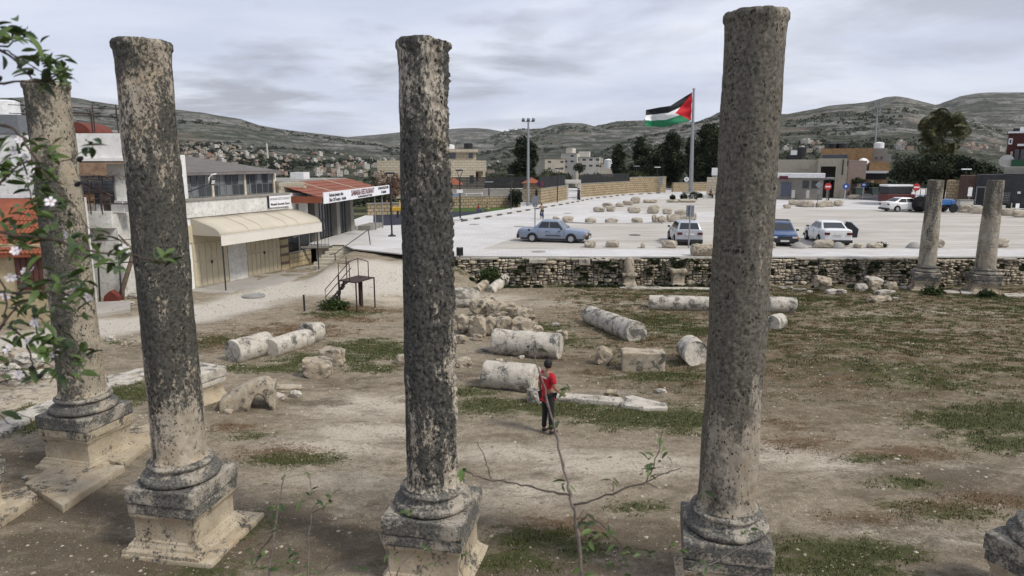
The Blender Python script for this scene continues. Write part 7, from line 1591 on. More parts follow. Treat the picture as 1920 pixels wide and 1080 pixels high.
def tree(label, x, y, z, lobes, n, leaf, mat, trunk, seed, name='conifer_tree', grp=None, rz=0):
    t = thing(name, label, 'tree', (x, y, z), rz, grp); V, tt = crown(lobes, n, leaf, seed); link('crown', soup('crown', V, 4, mat, {'tint': tt}), t); q = MB(); q.tube(*trunk[:2], 8); q.obj('trunk', BK, t)
    for b_ in trunk[2:]: q = MB(); q.tube(b_, [.12] + [.05] * (len(b_) - 1), 5); q.obj('limb', BK, t)
    return t
def conifer(px, pyb, pyt, wpx, y, seed, label, n=6500, round_=.3, grp='dark conifers behind the square', mat=None, leaf=.32):
    xb = YP(px, 330, y).x; zb = YP(px, pyb, y).z; zt = YP(px, pyt, y).z; H_ = zt - zb; W_ = wpx / 1280 * y / 2; r = random.Random(seed); lobes = []
    for k in range(15):
        f = (k + .5) / 15; rr = W_ * (round_ + (1 - round_) * (1 - f)) * (1 if f > .12 else .7); a_ = r.uniform(0, 6.28); lobes.append((math.cos(a_) * rr * .42, math.sin(a_) * rr * .42, H_ * (.10 + .84 * f), rr * .72, rr * .72, H_ * .105))
    lobes.append((0, 0, H_ * .95, W_ * .14, W_ * .14, H_ * .07)); return tree(label, xb, y, zb, lobes, n, leaf, mat or CONM, ([(0, 0, -1), (0, 0, H_ * .5), (0, 0, H_ * .9)], [.3, .18, .04]), seed, grp=grp)
conifer(984, 352, 261, 62, 106, 1, 'solitary dark cypress shaped tree left of the floodlight mast', round_=.45)
conifer(1160, 352, 272, 40, 130, 2, 'dark conifer, leftmost of the row right of the gate'); conifer(1200, 350, 258, 52, 138, 3, 'dark conifer with thin top, second in the row', 6500); conifer(1257, 350, 250, 66, 134, 4, 'broad dark conifer under the flag', 8500, .5); conifer(1300, 352, 262, 50, 142, 5, 'dark conifer just behind the flagpole', 6500, .5); conifer(1334, 354, 233, 78, 126, 6, 'biggest dark conifer against the thickest column', 11000, .55); conifer(1225, 354, 285, 46, 128, 7, 'lower dark conifer between the flag pair of lamps', 5000, .5); conifer(1382, 354, 240, 60, 130, 8, 'dark conifer hidden behind the thickest column', 4000, .5) if False else None
def bushy(px, pyb, pyt, wpx, y, seed, label, mat, n=3500, leaf=.2, name='citrus_tree', grp='small leafy trees behind the boundary walls', cat='tree'):
    xb = YP(px, 330, y).x; zb = YP(px, pyb, y).z; H_ = YP(px, pyt, y).z - zb; W_ = wpx / 1280 * y / 2; r = random.Random(seed)
    lobes = [(r.uniform(-.55, .55) * W_, r.uniform(-.5, .5) * W_, H_ * r.uniform(.45, .8), W_ * r.uniform(.4, .6), W_ * r.uniform(.4, .6), H_ * r.uniform(.18, .28)) for _ in range(9)]; return tree(label, xb, y, zb, lobes, n, leaf, mat, ([(0, 0, -1), (0, 0, H_ * .6)], [.16, .1]), seed, name, grp)
bushy(1190, 362, 320, 48, 118, 11, 'light green citrus tree before the dark conifers', ORGM); bushy(1145, 366, 328, 44, 116, 12, 'light green citrus tree over the yellow wall', ORGM); bushy(1110, 364, 326, 50, 122, 13, 'dull brown green bush over the fence right of the gate', OLVM); bushy(1040, 362, 318, 60, 120, 14, 'olive green thicket between the mast and the gate', OLVM, 4200)
bushy(1012, 362, 330, 40, 112, 15, 'olive green bush just right of the gatehouse roof', OLVM); bushy(935, 352, 325, 56, 135, 16, 'olive green bush behind the villa fence', OLVM); bushy(1086, 330, 306, 22, 200, 17, 'dark round tree in front of the pale houses', CONM, 1500); bushy(968, 395, 355, 26, 78, 18, 'dark palm like shrub by the gatehouse', CONM, 1800, .16); bushy(1052, 350, 325, 34, 126, 19, 'dark bush behind the boundary fence', OLVM, 2500)
bushy(728, 400, 318, 50, 100, 20, 'reddish bare creeper bush over the villa garden wall', leafy('red_creeper', ((0, (.07, .035, .025)), (.5, (.16, .09, .06)), (1, (.26, .2, .14)))), 2600, .16); bushy(703, 402, 360, 40, 96, 21, 'green garden bush beside the restaurant end', OLVM, 2200); bushy(1600, 345, 335, 40, 108, 22, 'scrub on the old stone wall', OLVM, 1500); bushy(1680, 372, 345, 70, 100, 23, 'dark green shrubs behind the long low wall', CONM, 2600); bushy(1640, 360, 345, 60, 112, 24, 'shrubs behind the waste containers', CONM, 2000)
for px, py, w_, lb in ((1261, 374, 9, 'leftmost clipped ball shrub by the flagpole'), (1282, 374, 12, 'second clipped ball shrub by the flagpole'), (1300, 375, 17, 'largest clipped ball shrub at the flagpole'), (1312, 371, 9, 'small clipped ball shrub right of the flagpole'), (1831, 393, 10, 'slim clipped shrub by the black doorway'), (1882, 394, 13, 'dark clipped shrub right of the last column'), (1895, 396, 12, 'dark clipped shrub near the white chairs')):
    p = G(px, py, ZP); R_ = w_ / 1280 * p.y / 2; V, tt = crown([(0, 0, R_ * .8, R_, R_, R_ * .95)], 900, .09, px, .2); o = link('clipped_shrub', soup('clipped_shrub', V, 4, CONM, {'tint': tt}), loc=(p.x, p.y, ZP)); tag(o, lb, 'shrub', 'clipped shrubs')
# carob tree and palm
r6 = random.Random(8); lob = []
for k in range(34): a_ = r6.uniform(0, 6.28); rr = r6.random() ** .5; lob.append((math.cos(a_) * 5.2 * rr, math.sin(a_) * 3.5 * rr, 3.9 + (1 - rr) * 1.6 + r6.uniform(-.9, .6), 1.5, 1.4, .75))
a_ = At(84, 1768); tree('wide spreading dark carob tree over the tractor', a_.x0, 84, ZP - .2, lob, 17000, .21, CONM, ([(0, 0, 0), (.2, 0, 2.2), (.9, 0, 4.2)], [.4, .32, .2], [(.1, 0, 2), (-1.6, .2, 3.4), (-3.4, .3, 4.6)], [(.2, 0, 2.1), (1.8, -.3, 3.5), (3.5, -.4, 4.6)]), 44, 'carob_tree')
a_ = At(92, 1757); t = a_.new('palm_tree', 'fan palm with shaggy crown rising above the carob tree', 'tree'); q = MB(); q.tube([(0, 0, 0), (.1, 0, a_.Z(270))], [.35, .3], 10); q.obj('trunk', BK, t)
fr = MB(); n = 15
for k in range(n): u = k / n; s_ = .55 * math.sin(PI * min(1, .15 + u * .85)); a2 = (k - n / 2) * .15; fr.add([(.9 + .0 * u, 0, 0), (.9 + 1.1 * math.cos(a2) - .08, 1.0 * math.sin(a2) - .04, -.1 * abs(a2)), (.9 + 1.25 * math.cos(a2), 1.15 * math.sin(a2), -.35 - .1 * abs(a2)), (.9 + 1.1 * math.cos(a2) + .08, 1.0 * math.sin(a2) + .04, -.1 * abs(a2))], [(0, 1, 2, 3)])
fr.tube([(0, 0, 0), (.9, 0, .03)], .025, 4); fm = fr.mesh('frond', PALM_); at = fm.attributes.new('tint', 'FLOAT', 'POINT'); at.data.foreach_set('value', [rnd.random() for _ in fm.vertices])
for k in range(120): el = r6.uniform(-1.3, 1.45); link('frond', fm, t, (.1, 0, a_.Z(250) - (.8 if el < -.4 else 0) + r6.uniform(-.3, .3)), rot=(r6.uniform(-1.4, 1.4), -el, r6.uniform(0, 6.28)), scale=r6.uniform(.8, 1.55))
# scrub and olive groves in the valley and on the slopes, one mass
def grove(name, n, pts, sz, seed, label, mat=OLVM, per=26):
    r = np.random.default_rng(seed); x, y, z = pts; m_ = len(x); d = r.normal(size=(m_, per, 3)); d /= np.linalg.norm(d, axis=2)[..., None]; d[..., 2] = np.abs(d[..., 2]); s_ = sz * r.uniform(.5, 1.3, m_); P = np.stack([x, y, z], -1)[:, None] + d * s_[:, None, None] * np.array([1, 1, .8])
    a = r.normal(size=P.shape); a /= np.linalg.norm(a, axis=2)[..., None]; b_ = np.cross(a, r.normal(size=P.shape)); b_ /= np.linalg.norm(b_, axis=2)[..., None]; L_ = (s_ * .5)[:, None, None]
    V = np.stack([P - a * L_, P + b_ * L_ * .7, P + a * L_, P - b_ * L_ * .7], 2).reshape(-1, 3); tt = np.repeat(np.clip(np.repeat(r.uniform(0, .8, m_), per) + r.uniform(-.15, .25, m_ * per), 0, 1), 4); tag(link(name, soup(name, V, 4, mat, {'tint': tt})), label, 'scrub', kind='stuff')
r = np.random.default_rng(77); A_ = r.uniform(-.85, .9, 5200); R__ = 125 + 560 * r.random(5200) ** .8; x, y = R__ * np.sin(A_), R__ * np.cos(A_); k = (fbm(x / 60, y / 60, 0, 31, 3) > .44) & ~((np.abs(x) < 90) & (y < 138)); x, y = x[k], y[k]; grove('olive_grove', 0, (x, y, valz(x, y)), 2.3, 5, 'olive trees and bushes filling the valley beyond the square')
for nm, sd_, n_, sz in (('A', 41, 9000, 4.2), ('D', 42, 7000, 3.0), ('C', 43, 5200, 4.5)):
    r = np.random.default_rng(sd_); h = HD[nm]; A_ = r.uniform(*h['az'], n_); T_ = r.random(n_) ** 1.7 * .85; x, y, z = hill_xyz(h, A_, T_); k = fbm(x / 160, y / 160, 0, sd_, 3) > .46 + .15 * T_; grove('hillside_scrub', 0, (x[k], y[k], z[k]), sz, sd_, {'A': 'dark scrub and trees among the houses of the left hillside', 'D': 'dark scrub on the right hillside', 'C': 'dark scrub on the middle hills'}[nm], CONM if nm == 'A' else OLVM, 12)
# weeds on and before the rubble wall
x = rng.uniform(-3, 32, 700); k = fbm(x * .9, 0 * x, 0, 51, 3) > .5; x = x[k]; y = np.where(rng.random(len(x)) < .45, 37.15, 36.6) + rng.uniform(-.1, .1, len(x)); z = np.where(y > 36.9, rng.uniform(-.4, .75, len(x)), gz(x, y)); grove('wall_weeds', 0, (x, y, z), .13, 52, 'dark green weeds growing on and below the rubble wall', leafy('weed_leaf', ((0, (.012, .018, .006)), (.6, (.03, .042, .014)), (1, (.075, .08, .03)))), 46)
q = MB(); p = YP(918, 515, 36.6)
V, tt = crown([(p.x, p.y, p.z - .2, .55, .35, .6), (p.x + .4, p.y, p.z - .5, .5, .3, .35)], 1500, .10, 3); o = link('wall_bush', soup('wall_bush', V, 4, ORGM, {'tint': tt})); tag(o, 'straggly green bush beside the leaning pale shaft pieces', 'shrub')
for i, (px, py, s_, lb) in enumerate(((1640, 466, .2, 'dark weed tuft between the square edge stones, left'), (1656, 465, .35, 'dark weed tuft between the square edge stones, right'), (1745, 552, .55, 'green tuft at the foot of the left distant column'), (1848, 556, .45, 'green tuft at the foot of the right distant column'), (628, 580, .7, 'green weeds under the steel platform steps'))):
    p = G(px, py, ZP) if py < 500 else S(px, py); V, tt = crown([(0, 0, s_ * .3, s_, s_ * .6, s_ * .45)], 1100, .07, i + 60, .8); o = link('weed_tuft', soup('weed_tuft', V, 4, ORGM if i > 1 else CONM, {'tint': tt}), loc=(p.x, p.y - .1 + (i < 2) * .4, p.z)); tag(o, lb, 'plant', 'weed tufts')
# ================================================================ people
SKIN = plain('skin', (.30, .17, .11), .6); HAIR = plain('dark_hair', (.012, .010, .009), .7); SHIRT = plain('red_shirt', (.42, .012, .025), .8); TROU = plain('black_trousers', (.014, .015, .018), .85); SHOE = plain('black_shoes', (.018, .018, .02), .6)
def skinned(name, V, E_, R, mat, par, sub=2):
    me = bpy.data.meshes.new(name); me.from_pydata([tuple(v) for v in V], E_, []); o = bpy.data.objects.new(name, me); COL.objects.link(o); o.parent = par
    md = o.modifiers.new('skin', 'SKIN'); md.use_smooth_shade = True
    for i, r in enumerate(R): me.skin_vertices[0].data[i].radius = r if isinstance(r, tuple) else (r, r)
    me.skin_vertices[0].data[0].use_root = True; o.modifiers.new('sub', 'SUBSURF').levels = sub; o.modifiers['sub'].render_levels = sub; me.materials.append(mat)
    dg = bpy.context.evaluated_depsgraph_get(); m2 = bpy.data.meshes.new_from_object(o.evaluated_get(dg)); m2.name = name; o.modifiers.clear(); o.data = m2; m2.shade_smooth(); return o
def person(label, loc, rz, sc_=1.0, shirt=SHIRT, trou=TROU, shoe=SHOE, hair=HAIR, pose=None, fingers=False, robe=False, scarf=None):
    t = thing('person', label, 'person', loc, rz); t.scale = (sc_,) * 3
    J = dict(pel=(0, 0, .93), sp=(0, 0, 1.10), ch=(.0, 0, 1.32), nk=(.01, 0, 1.47), hd=(.03, 0, 1.60), tp=(.03, 0, 1.70), sl=(0, .17, 1.39), sr=(0, -.17, 1.39), el=(-.04, .24, 1.12), er=(.0, -.24, 1.12), wl=(.02, .25, .87), wr=(.21, -.21, .96), hl=(.05, .25, .78), hr=(.29, -.20, .90),
             kl=(.02, .10, .50), kr=(.03, -.10, .50), al=(-.01, .11, .09), ar=(.02, -.11, .09), tl=(.15, .13, .035), tr=(.18, -.13, .035), pl=(0, .09, .88), pr=(0, -.09, .88))
    J.update(pose or {}); J = {k: Vector(v) for k, v in J.items()}
    order = ['pel', 'sp', 'ch', 'nk', 'hd', 'tp', 'sl', 'el', 'wl', 'hl', 'sr', 'er', 'wr', 'hr', 'pl', 'kl', 'al', 'tl', 'pr', 'kr', 'ar', 'tr']
    R = dict(pel=(.13, .10), sp=(.12, .09), ch=(.14, .10), nk=.052, hd=(.078, .092), tp=(.06, .07), sl=.058, el=.042, wl=.03, hl=.034, sr=.058, er=.042, wr=.03, hr=.034, pl=.085, kl=.058, al=.042, tl=.035, pr=.085, kr=.058, ar=.042, tr=.035)
    Ed = [('pel', 'sp'), ('sp', 'ch'), ('ch', 'nk'), ('nk', 'hd'), ('hd', 'tp'), ('ch', 'sl'), ('sl', 'el'), ('el', 'wl'), ('wl', 'hl'), ('ch', 'sr'), ('sr', 'er'), ('er', 'wr'), ('wr', 'hr'), ('pel', 'pl'), ('pl', 'kl'), ('kl', 'al'), ('al', 'tl'), ('pel', 'pr'), ('pr', 'kr'), ('kr', 'ar'), ('ar', 'tr')]
    V = [J[k] for k in order]; Rr = [R[k] for k in order]; E_ = [(order.index(a), order.index(b_)) for a, b_ in Ed]
    if fingers:
        for s_, h_, w_ in (('l', 'hl', 'wl'), ('r', 'hr', 'wr')):
            d = (J[h_] - J[w_]).normalized(); sd_ = Vector((d.z, 0, -d.x)).normalized() * 1.0; base = J[h_]
            for k, (off, ln) in enumerate(((-.027, .070), (-.009, .080), (.009, .076), (.027, .060))):
                i0 = len(V); V += [base + sd_ * off + d * .045, base + sd_ * off * 1.1 + d * (.045 + ln * .55), base + sd_ * off * 1.1 + d * (.04 + ln * .9) + Vector((.012, 0, 0))]; Rr += [.0095, .0085, .007]; E_ += [(order.index(h_), i0), (i0, i0 + 1), (i0 + 1, i0 + 2)]
            i0 = len(V); V += [base + sd_ * -.042 + d * .0, base + sd_ * -.055 + d * .04]; Rr += [.011, .009]; E_ += [(order.index(h_), i0), (i0, i0 + 1)]
    skinned('body', V, E_, Rr, SKIN, t)
    def sub(name, keys, inf, mat, ed=None, ext=None, s2=2):
        ks = list(keys); VV = [J[k] for k in ks]; RR = [tuple(x * inf + .008 for x in R[k]) if isinstance(R[k], tuple) else R[k] * inf + .008 for k in ks]; EE = [(ks.index(a), ks.index(b_)) for a, b_ in Ed if a in ks and b_ in ks]; return skinned(name, VV, EE, RR, mat, t, s2)
    for s_, e in (('sl', 'el'), ('sr', 'er')): J[e + 'm'] = J[s_].lerp(J[e], .72); R[e + 'm'] = .056; Ed.append((s_, e + 'm'))
    J['nkl'] = J['ch'].lerp(J['nk'], .62); R['nkl'] = .062; Ed.append(('ch', 'nkl')); J['hem'] = J['pel'] + Vector((0, 0, -.06)); R['hem'] = (.135, .108); Ed.append(('pel', 'hem'))
    sub('shirt', ['pel', 'hem', 'sp', 'ch', 'nkl', 'sl', 'sr', 'elm', 'erm'], 1.12, shirt)
    if robe:
        q = MB(); q.lathe([(.26, .02), (.22, .45), (.17, .92), (.19, 1.3), (.08, 1.45)], 18, sq=(.8, 1)); q.obj('robe', trou, t, smooth=True)
    else:
        J['pel'] = J['pel'] + Vector((0, 0, -.02)); sub('trousers', ['pel', 'pl', 'kl', 'al', 'pr', 'kr', 'ar'], 1.12, trou)
        for a, b_ in (('al', 'tl'), ('ar', 'tr')): skinned('shoe', [J[a] + Vector((-.05, 0, -.045)), J[a] + Vector((.03, 0, -.04)), J[b_] + Vector((.02, 0, .005))], [(0, 1), (1, 2)], [(.048, .045), (.05, .048), (.042, .032)], shoe, t)
    hd = J['hd']; bm = bmesh.new(); bmesh.ops.create_icosphere(bm, subdivisions=3, radius=.108)
    for v in bm.verts: v.co = Vector((v.co.x * .98 - .018, v.co.y * .86, v.co.z * 1.08 + .035)); 
    bmesh.ops.delete(bm, geom=[v for v in bm.verts if (v.co.z < -.055) or (v.co.x > .045 and v.co.z < .075)], context='VERTS'); me = bpy.data.meshes.new('hair'); bm.to_mesh(me); bm.free(); me.materials.append(scarf or hair); me.shade_smooth(); o = link('hair' if not scarf else 'headscarf', me, t, hd); md = o.modifiers.new('s', 'SOLIDIFY'); md.thickness = .014
    if fingers:
        for s_ in (-1, 1): q = MB(); q.lathe([(.012, -.03), (.02, 0), (.012, .03)], 8, sq=(.6, 1)); q.obj('ear', SKIN, t, loc=(hd.x - .0, hd.y + s_ * .088, hd.z - .005))
        q = MB(); q.add([(0, -.014, -.02), (0, .014, -.02), (.026, 0, -.022), (0, 0, .025)], [(0, 2, 3), (2, 1, 3), (0, 1, 2)]); q.obj('nose', SKIN, t, loc=(hd.x + .088, hd.y, hd.z))
        for s_ in (-1, 1): q = MB(); q.lathe([(.001, -.008), (.010, 0), (.001, .008)], 8); q.obj('eye', BLACKP, t, loc=(hd.x + .082, hd.y + s_ * .03, hd.z + .02))
        q = MB(); q.box((0, 0, 0), (.008, .045, .008)); q.obj('mouth', INKR, t, loc=(hd.x + .086, hd.y, hd.z - .045))
        q = MB(); q.box((-.128, .0, 1.345), (.006, .19, .035)); q.obj('shirt_print', WHITEM, t); q = MB(); q.lathe([(.128, .915), (.130, .945)], 20, sq=(.83, 1.08), cap=False); q.obj('belt', BLACKP, t)
    return t
p = S(1026, 812)
person('person in a red polo shirt and black trousers seen from behind', (p.x, p.y, p.z + .01), math.radians(38), 1.0, fingers=True)
BEIGE = plain('tan_jacket', (.20, .13, .08), .8)
p = G(1016, 411, ZP); cy = person('person in a tan top cycling away on the paved square', (p.x, p.y, ZP), math.radians(100), .88, shirt=BEIGE, pose=dict(pel=(-.15, 0, .92), sp=(-.05, 0, 1.08), ch=(.08, 0, 1.26), nk=(.17, 0, 1.38), hd=(.21, 0, 1.50), tp=(.22, 0, 1.6), sl=(.08, .17, 1.32), sr=(.08, -.17, 1.32), el=(.22, .24, 1.12), er=(.22, -.24, 1.12), wl=(.38, .22, 1.02), wr=(.38, -.22, 1.02), hl=(.43, .21, 1.01), hr=(.43, -.21, 1.01), pl=(-.14, .09, .88), pr=(-.14, -.09, .88), kl=(.18, .11, .66), kr=(.14, -.11, .55), al=(.0, .12, .38), ar=(.02, -.12, .22), tl=(.13, .12, .33), tr=(.15, -.12, .17)))
t = thing('bicycle', 'small dark bicycle under the person in the tan top', 'bicycle', (p.x, p.y, ZP), math.radians(100))
for x in (-.45, .48):
    q = MB(); n = 20; q.tube([(x + .29 * math.cos(2 * PI * k / n), 0, .31 + .29 * math.sin(2 * PI * k / n)) for k in range(n + 1)], .02, 5); w_ = q.obj('wheel', TYRE, t); q = MB()
    for k in range(6): a_ = PI * k / 6; q.tube([(x - .28 * math.cos(a_), 0, .31 - .28 * math.sin(a_)), (x + .28 * math.cos(a_), 0, .31 + .28 * math.sin(a_))], .004, 3)
    q.obj('spokes', GREYM, w_)['kind'] = 'stuff'
q = MB(); q.tube([(-.45, 0, .31), (-.15, 0, .72), (.34, 0, .76), (.0, 0, .3), (-.45, 0, .31)], .02, 5); q.tube([(0, 0, .3), (-.15, 0, .72)], .02, 5); q.tube([(.48, 0, .31), (.34, 0, .76), (.32, 0, .88)], .02, 5); q.obj('frame', BLUE_S, t)
q = MB(); q.tube([(.34, -.24, .9), (.32, 0, .88), (.34, .24, .9)], .014, 5); q.obj('handlebar', BLACKP, t); q = MB(); q.b2(-.28, -.05, -.06, .06, .74, .79); q.obj('saddle', BLACKP, t, bevel=.015)
p = G(1085, 376, ZP); person('person in a long black robe and headscarf walking by the white gate', (p.x, p.y, ZP), 2.2, .98, shirt=TROU, robe=True, scarf=TROU)
sit = dict(pel=(0, 0, .50), sp=(.03, 0, .68), ch=(.08, 0, .88), nk=(.11, 0, 1.02), hd=(.14, 0, 1.14), tp=(.14, 0, 1.24), sl=(.07, .17, .95), sr=(.07, -.17, .95), el=(.14, .22, .72), er=(.14, -.22, .72), wl=(.34, .14, .66), wr=(.34, -.14, .66), hl=(.40, .10, .66), hr=(.40, -.10, .66), pl=(.02, .09, .48), pr=(.02, -.09, .48), kl=(.42, .10, .50), kr=(.42, -.10, .50), al=(.40, .10, .09), ar=(.40, -.10, .09), tl=(.53, .11, .035), tr=(.53, -.11, .035))
p = G(1331, 372, ZP); person('person in black sitting on a low wall at the foot of the flagpole area', (p.x, p.y, ZP + .05), -.9, 1.0, shirt=TROU, pose=sit, scarf=TROU); q = MB(); q.b2(-.9, 1.4, -.3, .3, 0, .42); o = q.obj('bench', KL, loc=(p.x, p.y + .2, ZP), bevel=.03); tag(o, 'low white stone bench under the person in black', 'bench')
crouch = {k: (v[0], v[1], v[2] - .22) if k not in ('al', 'ar', 'tl', 'tr') else v for k, v in sit.items()}
p = G(896, 398, ZP); person('child in a red top and blue trousers crouching on the playground', (p.x, p.y, ZP + .01), .4, .85, shirt=SHIRT, trou=plain('blue_trousers', (.03, .06, .25), .8), pose=crouch); p = G(915, 395, ZP); person('child in a brown top crouching right of the red one on the playground', (p.x, p.y, ZP + .01), 2.6, .8, shirt=BEIGE, trou=plain('cream_trousers', (.45, .38, .3), .8), pose=crouch); p = G(726, 398, ZP); person('child in a dark red top by the playground garden wall', (p.x, p.y, ZP + .01), 1.0, .8, shirt=INKR, trou=BLACKP)

# ================================================================ almond branches close by
LEAFM = Mat('almond_leaf', .5, .35); v = LEAFM.rand(); cN = LEAFM.noise(LEAFM.co('Object'), 30, 3); LEAFM.color(LEAFM.mix(v, (.016, .034, .008), (.085, .130, .028))); LEAFM.b.inputs['Transmission Weight'].default_value = 0.0
PETAL = plain('white_petal', (.74, .70, .72), .7); STAM = plain('stamen', (.45, .25, .12), .7); TWIG = limestone('twig_bark', light=(.10, .075, .06), light2=(.05, .038, .03), cover=.3, streak=.3, scale=20, ochre=0)
TWIG2 = limestone('grey_twig_bark', light=(.26, .21, .18), light2=(.13, .10, .085), cover=.3, streak=.3, scale=20, ochre=0, pit=.1); NUT = plain('dry_almond', (.02, .016, .014), .8)
def leaf_mesh(cv, fold):
    q = MB(); n = 6
    for i in range(n + 1): u = i / n; w_ = .17 * math.sin(PI * min(1, u * .92 + .04)) ** .8; z = -cv * u * u; q.v += [(u, -w_, z + fold * w_), (u, 0, z), (u, w_, z + fold * w_)]
    for i in range(n): a = i * 3; q.f += [(a, a + 3, a + 4, a + 1), (a + 1, a + 4, a + 5, a + 2)]; q.m += [0, 0]
    return q.mesh('leaf', LEAFM.m, smooth=True)
LV = [leaf_mesh(c_, f_) for c_, f_ in ((.1, .5), (.35, .6), (.55, .3), (.2, .8))]
def petal_mesh():
    q = MB()
    for k in range(5):
        a = 2 * PI * k / 5; ca, sa = math.cos(a), math.sin(a)
        P = [(.1, 0, 0), (.55, -.32, .12), (.95, -.25, .22), (1.0, 0, .18), (.95, .25, .22), (.55, .32, .12)]; q.add([(x * ca - y * sa, x * sa + y * ca, z) for x, y, z in P], [(0, 1, 2, 3, 4, 5)])
    q.lathe([(.13, -.1), (.15, .05), (.05, .15)], 8, m=1); return q.mesh('blossom', [PETAL, STAM], smooth=False)
PB = petal_mesh(); r7 = random.Random(21); LCNT = [0]
def D3(px, py, y): return YP(px, py, y)
def shoot(root, pts, r0, r1, mat=None, y=1.9):
    P = [D3(a, b_, c_ if c_ else y) for a, b_, c_ in [(p + (0,))[:3] if len(p) == 2 else p for p in pts]]; Q = []
    for i in range(len(P) - 1):
        for k in range(4): Q.append(P[i].lerp(P[i + 1], k / 4) + Vector([r7.uniform(-1, 1) * .0035 for _ in range(3)]))
    Q.append(P[-1]); n = len(Q); q = MB(); q.tube(Q, [r0 + (r1 - r0) * i / (n - 1) + (r0 * .25 if i % 5 == 2 else 0) for i in range(n)], 7); q.obj('branch', mat or TWIG, root, smooth=True); return Q
def leaves(root, px, py, sp, n, y=1.9, L_=.045, up=.5, dirx=None):
    c = D3(px, py, y)
    for k in range(n):
        o_ = Vector((r7.gauss(0, 1), r7.gauss(0, .8), r7.gauss(0, .8))) * sp * y / 1280 * .55; az = r7.uniform(0, 6.28) if dirx is None else dirx + r7.gauss(0, .9); el = r7.uniform(-.5, 1.0) * (1 if up else -1) + (up - .5) * .4; s_ = L_ * r7.uniform(.6, 1.15)
        link('leaf', r7.choice(LV), root, c + o_, rot=(r7.uniform(-1, 1), -el, az), scale=(s_, s_ * 1.15, s_)); LCNT[0] += 1
EXL = MB()
def more(px, py, sp, n, y=1.9, L_=.046):
    c = D3(px, py, y)
    for k in range(n):
        o_ = Vector((r7.gauss(0, 1), r7.gauss(0, .9), r7.gauss(0, 1))) * sp * y / 1280 * .6; R3 = Matrix.Translation(c + o_) @ Matrix.Rotation(r7.uniform(0, 6.28), 4, 'Z') @ Matrix.Rotation(r7.uniform(-1.1, .6), 4, 'Y') @ Matrix.Rotation(r7.uniform(-1, 1), 4, 'X') @ Matrix.Scale(L_ * r7.uniform(.6, 1.15), 4)
        me = r7.choice(LV); k0 = len(EXL.v); EXL.v += [tuple(R3 @ v_.co) for v_ in me.vertices]; EXL.f += [tuple(k0 + i for i in p_.vertices) for p_ in me.polygons]; EXL.m += [0] * len(me.polygons)
def blossom(root, px, py, y=1.9, s_=.0135): link('blossom', PB, root, D3(px, py, y), rot=(r7.uniform(.8, 2.0), r7.uniform(-.6, .6), r7.uniform(-1, 1)), scale=s_ * r7.uniform(.8, 1.15))
AT = thing('almond_tree', 'flowering almond branches with white blossom and green leaves reaching in at the left', 'tree', (0, 0, 0))
y1 = 1.85
shoot(AT, [(-260, 150, 1.7), (-60, 160, 1.8), (30, 155), (75, 152), (112, 140), (128, 124)], .0035, .0015, y=y1); shoot(AT, [(-240, -40, 1.7), (-30, 70, 1.8), (15, 105), (45, 132), (70, 156), (100, 155)], .004, .0015, y=y1); shoot(AT, [(-200, 60, 1.8), (-20, 88), (20, 84), (42, 70), (58, 58)], .003, .0012, y=y1); shoot(AT, [(8, 92), (40, 110), (75, 135), (100, 145)], .002, .001, y=y1)
shoot(AT, [(-260, 180, 2.1), (-20, 226), (20, 240), (45, 262), (62, 290), (75, 315), (95, 340)], .0045, .002, y=y1); shoot(AT, [(75, 315), (105, 308), (138, 294), (160, 284)], .002, .001, y=y1); shoot(AT, [(-260, 420, 1.8), (-20, 360), (20, 320), (60, 300)], .004, .002, y=y1); shoot(AT, [(30, 262), (40, 300), (52, 340), (60, 380)], .003, .0015, y=1.95); shoot(AT, [(95, 340), (112, 362), (140, 385), (160, 420), (180, 445)], .002, .001, y=y1)
shoot(AT, [(-260, 440, 1.6), (-20, 432), (45, 445), (100, 447), (150, 468), (200, 476), (250, 478), (290, 488), (312, 490)], .005, .0015, y=y1); shoot(AT, [(-260, 560, 1.7), (-20, 548), (50, 550), (105, 548), (150, 555), (172, 575), (178, 590)], .0045, .0015, y=y1); shoot(AT, [(-260, 700, 1.7), (-20, 640), (10, 600), (30, 575), (60, 560)], .004, .002, y=y1); shoot(AT, [(-20, 500), (5, 530), (12, 570), (8, 610)], .003, .002, y=1.8)
shoot(AT, [(15, 612), (45, 632), (55, 660), (60, 690), (80, 712)], .0035, .0015, y=1.95); shoot(AT, [(60, 590), (72, 625), (85, 650), (98, 672), (130, 700), (150, 715)], .003, .001, y=1.95); shoot(AT, [(-200, 820, 1.7), (-20, 730), (10, 715), (60, 705)], .003, .0015, y=1.95); shoot(AT, [(-60, 785), (0, 780), (20, 795)], .002, .001, y=1.9)
